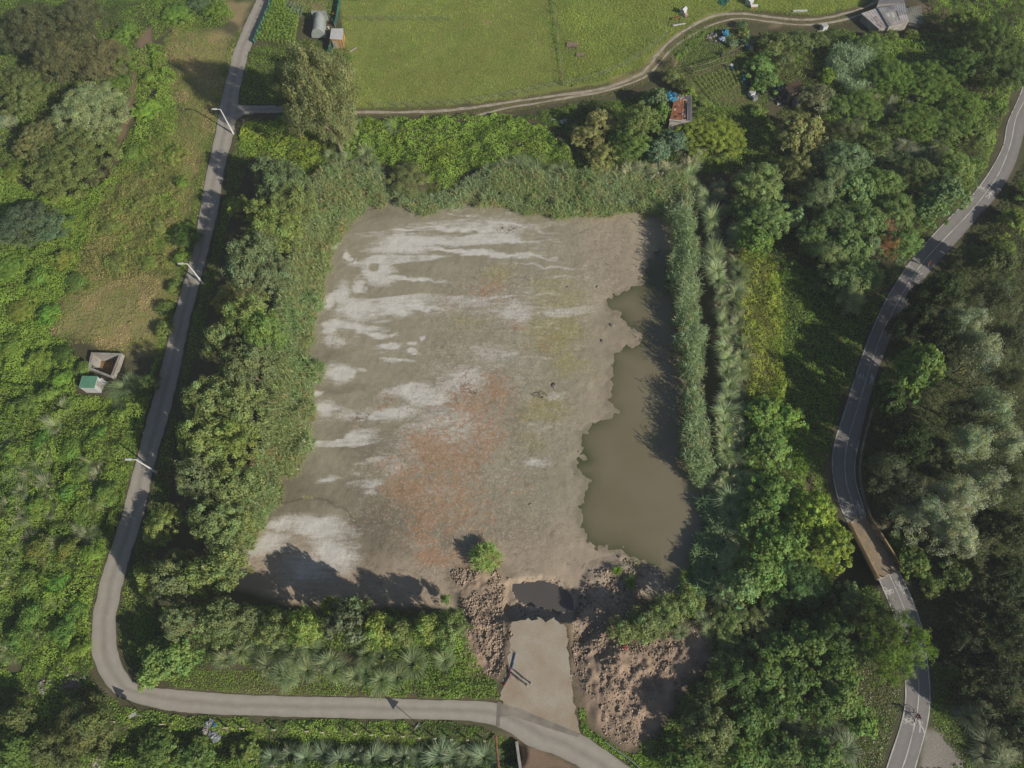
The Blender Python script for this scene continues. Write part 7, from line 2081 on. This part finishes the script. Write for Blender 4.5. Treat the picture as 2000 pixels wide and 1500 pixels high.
K('undergrowth', 'undergrowth among the trees of the south bank', 'undergrowth', [[(255,1210),(330,1180),(450,1170),(560,1190),(700,1190),(840,1190),(900,1200),(905,1240),(760,1250),(700,1270),(400,1310),(330,1330),(265,1320),(250,1290)]], 1.0, ['DG','G','G'], 50, seed=26)
K('verge_grass', 'mown yellow-green grass strip along the upper edge of the lower lane', 'grass', [[(320,1300),(420,1305),(700,1320),(700,1361),(500,1356),(400,1350),(330,1342)]], .3, ['YG','YG',(.14,.165,.05)], 70, leaf=.14, seed=27, jag=.3)
K('bramble', 'bright bramble strip between the road and the dirt mounds', 'bramble', [[(1130,1382),(1143,1388),(1152,1420),(1180,1445),(1215,1468),(1250,1472),(1330,1490),(1330,1520),(1262,1520),(1240,1503),(1200,1475),(1165,1452),(1138,1430)]], .8, ['YG',(.11,.18,.03)], 75, seed=28, jag=.35)
K('undergrowth', 'low green fringe where the cane bed meets the dry pond', 'grass', [[(700,397),(725,397),(700,425),(665,475),(637,530),(632,600),(618,600),(622,540),(645,480),(675,430)]], .55, [(.115,.18,.045),'YG'], 70, leaf=.16, asp=.3, zref=-1.3, seed=29, jag=.4)
K('weeds', 'yellow-green weeds on the garden ground by the polytunnel', 'weeds', [[(600,-20),(664,-20),(655,45),(640,40),(600,38),(588,60),(590,30),(560,15),(560,-20)]], .3, ['G','GG','YG'], 26, seed=30, leaf=.2)
K('weeds', 'shaded weeds under the huge eucalyptus', 'weeds', [[(475,110),(500,90),(600,75),(690,110),(690,205),(560,203),(480,200),(470,180)]], .5, ['DG','G'], 45, seed=31, leaf=.2)
K('weeds', 'rough grass and weeds of the allotment', 'weeds', [[(1305,95),(1350,60),(1400,48),(1440,48),(1480,75),(1495,110),(1515,190),(1480,225),(1400,215),(1350,185),(1320,150),(1300,130)]], .25, ['G','LG',(.10,.145,.03)], 60, seed=32, leaf=.16, csc=2.5)
K('hedge', 'light green hedge along the curve of the farm track', 'hedge', [[(1303,118),(1330,92),(1375,55),(1384,58),(1370,75),(1340,102),(1318,122)]], 1.4, ['LG','G'], 75, seed=33, jag=.3)
K('undergrowth', 'low plants scattered on the shaded dirt east of the crater', 'weeds', [[(1195,1095),(1240,1090),(1260,1130),(1230,1160),(1205,1130)]], .5, ['G','BL'], 22, seed=34, zref=-1.2, leaf=.22, asp=.25)
K('bramble', 'green growth under the willow clump right of the crater', 'bramble', [[(1200,1245),(1215,1215),(1290,1180),(1365,1150),(1390,1170),(1370,1195),(1290,1240),(1230,1250)]], 1.0, ['G','G','DG'], 55, seed=35)

# crops as rows
def rows(name, label, quad, n, h, cols, seed, w=.35, dens=26, leaf=.3, across=False):
    rng = np.random.default_rng(seed+900); Q = GV(quad)
    VV = []; CC = []
    for i in range(n):
        t = (i+.5)/n
        a = Q[0]*(1-t)+Q[1]*t; b = Q[3]*(1-t)+Q[2]*t
        L_ = np.linalg.norm(b-a); m = int(L_*dens)
        s = rng.random(m); p = a+(b-a)*s[:, None]+rng.normal(0, w*.5, (m, 2))
        clump = .5+.8*(np.sin(s*L_*5+i)*.5+.5)*rng.random(m)
        z = terrain(p[:, 0], p[:, 1])+h*clump*rng.random(m)**.4
        N_ = rng.normal(size=(m, 3))*.6+np.array([0, 0, .8])
        VV.append(leaf_quads(np.c_[p, z], N_, leaf, .4, rng))
        pal = np.array([C3(c) for c in cols]); CC.append(pal[rng.integers(0, len(cols), m)]*(.7+.55*rng.random(m))[:, None])
    me = quads_mesh(name, np.concatenate(VV), np.concatenate(CC))
    return tag(link(name, me), label, 'crop', kind='stuff')
rows('maize', 'rows of bright green maize beside the lane, left of the polytunnel', [(533,12),(588,34),(580,92),(500,84)], 10, 1.7, [(.12,.18,.03),'YG',(.11,.16,.03)], 1, w=.13, dens=52)
rows('maize', 'tall maize block at the top of the garden', [(536,-10),(560,-10),(560,20),(533,14)], 5, 1.9, [(.12,.18,.03)], 2, dens=60)
rows('cabbages', 'bed of grey-blue cabbages above the polytunnel', [(560,3),(598,14),(588,38),(552,14)], 6, .45, ['GG',(.11,.14,.11)], 3, w=.3, dens=40, leaf=.35)
rows('beans', 'rows of climbing beans between the cane frames', [(1342,138),(1422,112),(1424,122),(1352,150)], 9, 1.5, ['G','LG'], 4, w=.16, dens=60, leaf=.2)
rows('vegetables', 'rows of vegetables below the cane frames', [(1352,155),(1440,128),(1452,165),(1385,195)], 11, .7, ['LG',(.13,.16,.04),'LG'], 5, w=.16, dens=60, leaf=.2)
rows('vegetables', 'leafy rows at the right of the allotment under the glossy trees', [(1460,120),(1498,98),(1520,140),(1480,165)], 9, .9, [(.10,.16,.045)], 6, w=.25, dens=50, leaf=.3)

# reeds
reeds('cane_bed', 'grey-green cane bed on the west bank of the dry pond', 'reeds', [[(640,320),(740,330),(765,385),(712,390),(665,445),(632,520),(618,600),(600,670),(603,700),(622,705),(600,740),(602,800),(598,870),(578,915),(548,930),(520,985),(492,1045),(462,1075),(445,1060),(480,960),(505,850),(520,720),(535,600),(560,520),(590,420),(600,370)]], 2.4, ['RE',(.13,.155,.08),(.11,.15,.065)], dens=11, seed=1, rust=.07)
reeds('cane_bed', 'grey-green cane bed along the north shore of the dry pond', 'reeds', [[(745,345),(840,375),(940,335),(980,325),(1130,340),(1345,345),(1350,385),(1315,400),(1180,408),(1100,412),(1060,408),(1000,392),(900,390),(830,398),(760,395)]], 1.9, [(.12,.15,.08),'RE',(.11,.145,.06)], dens=11, seed=2, rust=.06)
reeds('cane_bed', 'narrow line of canes along the east shore of the pond', 'reeds', [[(1308,400),(1345,375),(1362,420),(1370,520),(1376,640),(1378,760),(1382,850),(1398,940),(1375,945),(1345,905),(1338,830),(1346,740),(1333,640),(1318,560),(1312,480)]], 4.0, [(.105,.14,.07),(.12,.15,.085)], dens=13, seed=3, rust=.03)
reeds('giant_reeds', 'patch of pale giant reeds at the left of the top right thicket', 'reeds', [[(1615,100),(1650,82),(1700,100),(1720,130),(1715,165),(1670,180),(1640,150),(1620,130)]], 3.0, [(.14,.18,.12),(.12,.16,.09)], dens=9, seed=4, leafw=.11, rust=.0)
reeds('reeds', 'shaded reeds on the southeast corner of the pond', 'reeds', [[(1375,950),(1400,950),(1420,1010),(1410,1090),(1385,1150),(1345,1165),(1330,1150),(1355,1110),(1375,1050)]], 1.6, [(.08,.12,.06)], dens=10, seed=5, rust=.0)
# lone clump in the mud
o = reeds('reed_clump', 'lone clump of bright green reeds standing in the southern mud', 'reeds', [[(920,1075),(940,1062),(965,1068),(976,1090),(968,1108),(945,1115),(925,1105)]], 1.9, [(.14,.19,.06),(.15,.18,.07)], dens=16, seed=6, jag=.3, rust=.08, zref=-.7)
if 'kind' in o: del o['kind']

# pampas grass
tuft_row([(1352,330),(1375,380),(1392,440),(1400,500),(1405,560),(1415,620),(1420,700),(1422,780),(1420,860),(1425,940),(1430,1010),(1425,1080),(1412,1150)], 34, 1.15, 'pampas tuft of the inner row east of the pond, {} from the north', 'inner pampas row east of the pond', jit=5, seed=1, col=(.155,.19,.11))
tuft_row([(1400,350),(1430,450),(1440,540),(1440,620),(1448,700),(1455,800),(1450,900),(1450,1000),(1455,1080)], 24, 1.1, 'pampas tuft of the outer row east of the pond, {} from the north', 'outer pampas row east of the pond', jit=7, seed=2, col=(.15,.18,.105))
tuft_row([(960,325),(1010,318),(1060,322),(1110,332)], 9, 1.15, 'pampas tuft left of the khaki willows, {} from the left', 'pampas tufts on the north shore left part', jit=6, seed=3)
tuft_row([(1175,345),(1220,335),(1260,328),(1300,325),(1340,325),(1365,300)], 14, 1.15, 'pampas tuft right of the khaki willows, {} from the left', 'pampas tufts on the north shore right part', jit=5, seed=4, col=(.16,.175,.115))
tuft_row([(985,345),(1050,345),(1120,350)], 9, 1.0, 'small pampas tuft, lower rank of the north shore, {} from left', 'small pampas tufts on the north shore', jit=6, seed=5)
tuft_list([(693,243,.8),(662,272,1.1),(645,300,1),(680,305,1),(712,295,1.15),(660,320,.9),(683,328,1),(718,318,1.1),(740,330,.9),(770,245,.9)], 1.15, 'grey pampas tuft at the northwest corner of the pond, {} down the slope', 'pampas tufts at the northwest corner')
tuft_list([(435,1290),(465,1275),(500,1268),(520,1300),(548,1310),(575,1285),(600,1265),(560,1322),(595,1310),(640,1290),(650,1315),(690,1320),(715,1315),(712,1278),(748,1285),(745,1325),(775,1320),(805,1300),(868,1288),(540,1270)], 1.2, 'pampas tuft on the south bank above the lower lane, {} along the bank', 'pampas tufts on the south bank', seed=7)
tuft_row([(530,1480),(560,1478),(600,1480),(640,1482),(690,1478),(725,1485),(775,1482),(825,1485),(885,1480),(945,1488)], 14, 1.25, 'pampas tuft in the row along the bottom edge, {} from the left', 'pampas row along the bottom edge', jit=5, seed=8, col=(.12,.155,.10))
tuft_list([(20,850),(40,870),(25,900),(75,905),(85,885),(15,930),(55,925),(90,945),(35,960),(10,985),(100,975),(40,1010),(15,1040),(60,1050),(30,1080),(95,1090),(20,1100),(120,1105),(110,1060),(150,1035),(165,1045),(100,830),(120,800),(190,895),(215,870),(175,905),(185,925),(180,980),(120,790),(105,1170),(15,1130),(15,1270),(60,1250),(90,1000),(130,1110)], 1.0, 'pampas tuft in the lower left bramble, {} of the scatter', 'pampas tufts in the lower left bramble', seed=9, col=(.145,.165,.10))
tuft_list([(240,755,1.3),(255,745,1.2),(235,775,1.1)], 1.1, 'pampas tuft beside the concrete tank, {} from the top', 'pampas tufts by the concrete tank', seed=10)
tuft_list([(1680,190),(1700,200),(1745,175),(1770,170),(1790,175),(1740,200),(1770,205),(1815,195),(1845,205),(1760,225),(1790,230),(1720,215),(1680,235),(1665,225),(1820,235),(1840,250),(1790,255),(1755,250),(1810,265),(1830,285),(1770,280),(1790,300),(1825,310),(1845,320),(1690,215)], 1.15, 'grey pampas tuft in the upper right thicket, {} of the patch counted downhill', 'pampas tufts in the upper right thicket', seed=11, col=(.12,.13,.095))
tuft_list([(1540,1395),(1520,1385),(1560,1415),(1545,1430),(1615,1375),(1625,1400),(1640,1375),(1660,1400),(1600,1445),(1630,1455),(1615,1470),(1655,1465),(1610,1350)], 1.2, 'pampas tuft in the southeast wood, {} in order downhill', 'pampas tufts in the southeast wood', seed=12, col=(.10,.125,.08))
tuft_list([(1910,1380),(1925,1400),(1940,1420),(1960,1440),(1935,1455),(1970,1470),(1930,1480),(1955,1490),(1900,1400)], 1.2, 'pampas tuft in the lower right corner, {} in order downhill', 'pampas tufts in the lower right corner', seed=13, col=(.10,.12,.08))
tuft_list([(1385,1230,.9),(1420,1250,1),(1375,1210,.9),(1440,1265,.9),(1330,1235,.8),(1385,1365,.9)], 1.0, 'pampas tuft at the edge of the dirt mounds, {} in order', 'pampas tufts by the dirt mounds', seed=14)
tuft_list([(1210,1110,.6),(1235,1135,.7),(1350,1120,.9),(1375,1085,1),(1385,1045,1)], .9, 'tuft of rushes in shade at the southeast pond corner, {} in order', 'rush tufts at the southeast pond corner', seed=15, col='G', plume=0)

# meadow
grassland('meadow_grass', 'short bright grass of the meadow left of the dividing fence', [[(668,-20),(1072,-20),(1080,40),(1092,110),(1100,165),(1000,190),(900,203),(800,210),(692,212),(660,150)]], [(.11,.165,.03),(.15,.19,.035),(.185,.19,.06),(.13,.18,.032)], 42, .18, .2, seed=1, csc=2.6)
grassland('meadow_grass', 'rank bright grass of the meadow right of the dividing fence', [[(1085,-20),(1500,-20),(1700,-20),(1690,8),(1640,22),(1600,30),(1540,28),(1450,20),(1390,26),(1330,62),(1290,90),(1250,135),(1180,160),(1105,170),(1095,110)]], [(.135,.18,.03),(.16,.20,.035),'G'], 40, .3, .24, seed=2, csc=3, streak=(.35,.93))
K('weeds', 'dark weedy line along the dividing fence of the meadow', 'weeds', [[(1072,-10),(1082,-10),(1090,60),(1097,120),(1102,165),(1094,165),(1086,110),(1077,50)]], .5, ['OL','KH','G'], 45, seed=40, jag=.4)

grassland('verge_grass', 'grassy verges and centre strip of the farm track', [[(560,222),(700,227),(900,222),(935,232),(1000,218),(1130,196),(1190,190),(1255,168),(1292,130),(1310,100),(1345,80),(1385,58),(1440,44),(1500,50),(1550,56),(1610,54),(1660,46),(1690,34),(1690,20),(1640,24),(1600,32),(1540,32),(1490,27),(1440,21),(1390,27),(1350,45),(1310,72),(1282,98),(1255,130),(1180,165),(1060,185),(1000,193),(900,206),(700,212),(640,212),(560,208)]], ['G','KH',(.12,.15,.035)], 34, .2, .17, seed=9, csc=1.5, jag=.3)

K('undergrowth', 'green undergrowth continuing beyond the bottom edge of the picture', 'undergrowth', [[(-250,1490),(1000,1505),(1020,1510),(1160,1512),(1240,1500),(1700,1500),(1930,1500),(2250,1490),(2300,1745),(-300,1745)]], .9, ['G',(.11,.16,.028),'G'], 34, seed=60, leaf=.24)
K('undergrowth', 'green undergrowth continuing beyond the left edge of the picture', 'undergrowth', [[(-10,-20),(-10,1500),(-220,1500),(-160,-20)]], 1.1, ['G',(.11,.16,.028),'G'], 24, seed=61, leaf=.28)
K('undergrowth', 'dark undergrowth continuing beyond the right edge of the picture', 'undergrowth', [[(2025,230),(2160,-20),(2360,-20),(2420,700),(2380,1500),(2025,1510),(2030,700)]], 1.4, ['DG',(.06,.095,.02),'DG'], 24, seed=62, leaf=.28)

# ------------------------------------------------------------------ thin scattering volume added to lift the blacks like a faded print
mb = MB(); mb.box((0, 40, 48), (2400, 2400, 106))
hz = bpy.data.materials.new('added_haze'); hz.use_nodes = True
nt = hz.node_tree; nt.nodes.clear()
vo = nt.nodes.new('ShaderNodeVolumePrincipled'); vo.inputs['Color'].default_value = (.86, .92, 1, 1); vo.inputs['Density'].default_value = .00022
vo.inputs['Anisotropy'].default_value = 0
oo = nt.nodes.new('ShaderNodeOutputMaterial'); nt.links.new(vo.outputs[0], oo.inputs['Volume'])
tag(mb.build('added_haze', hz), kind='stuff')
scene.cycles.volume_bounces = 0
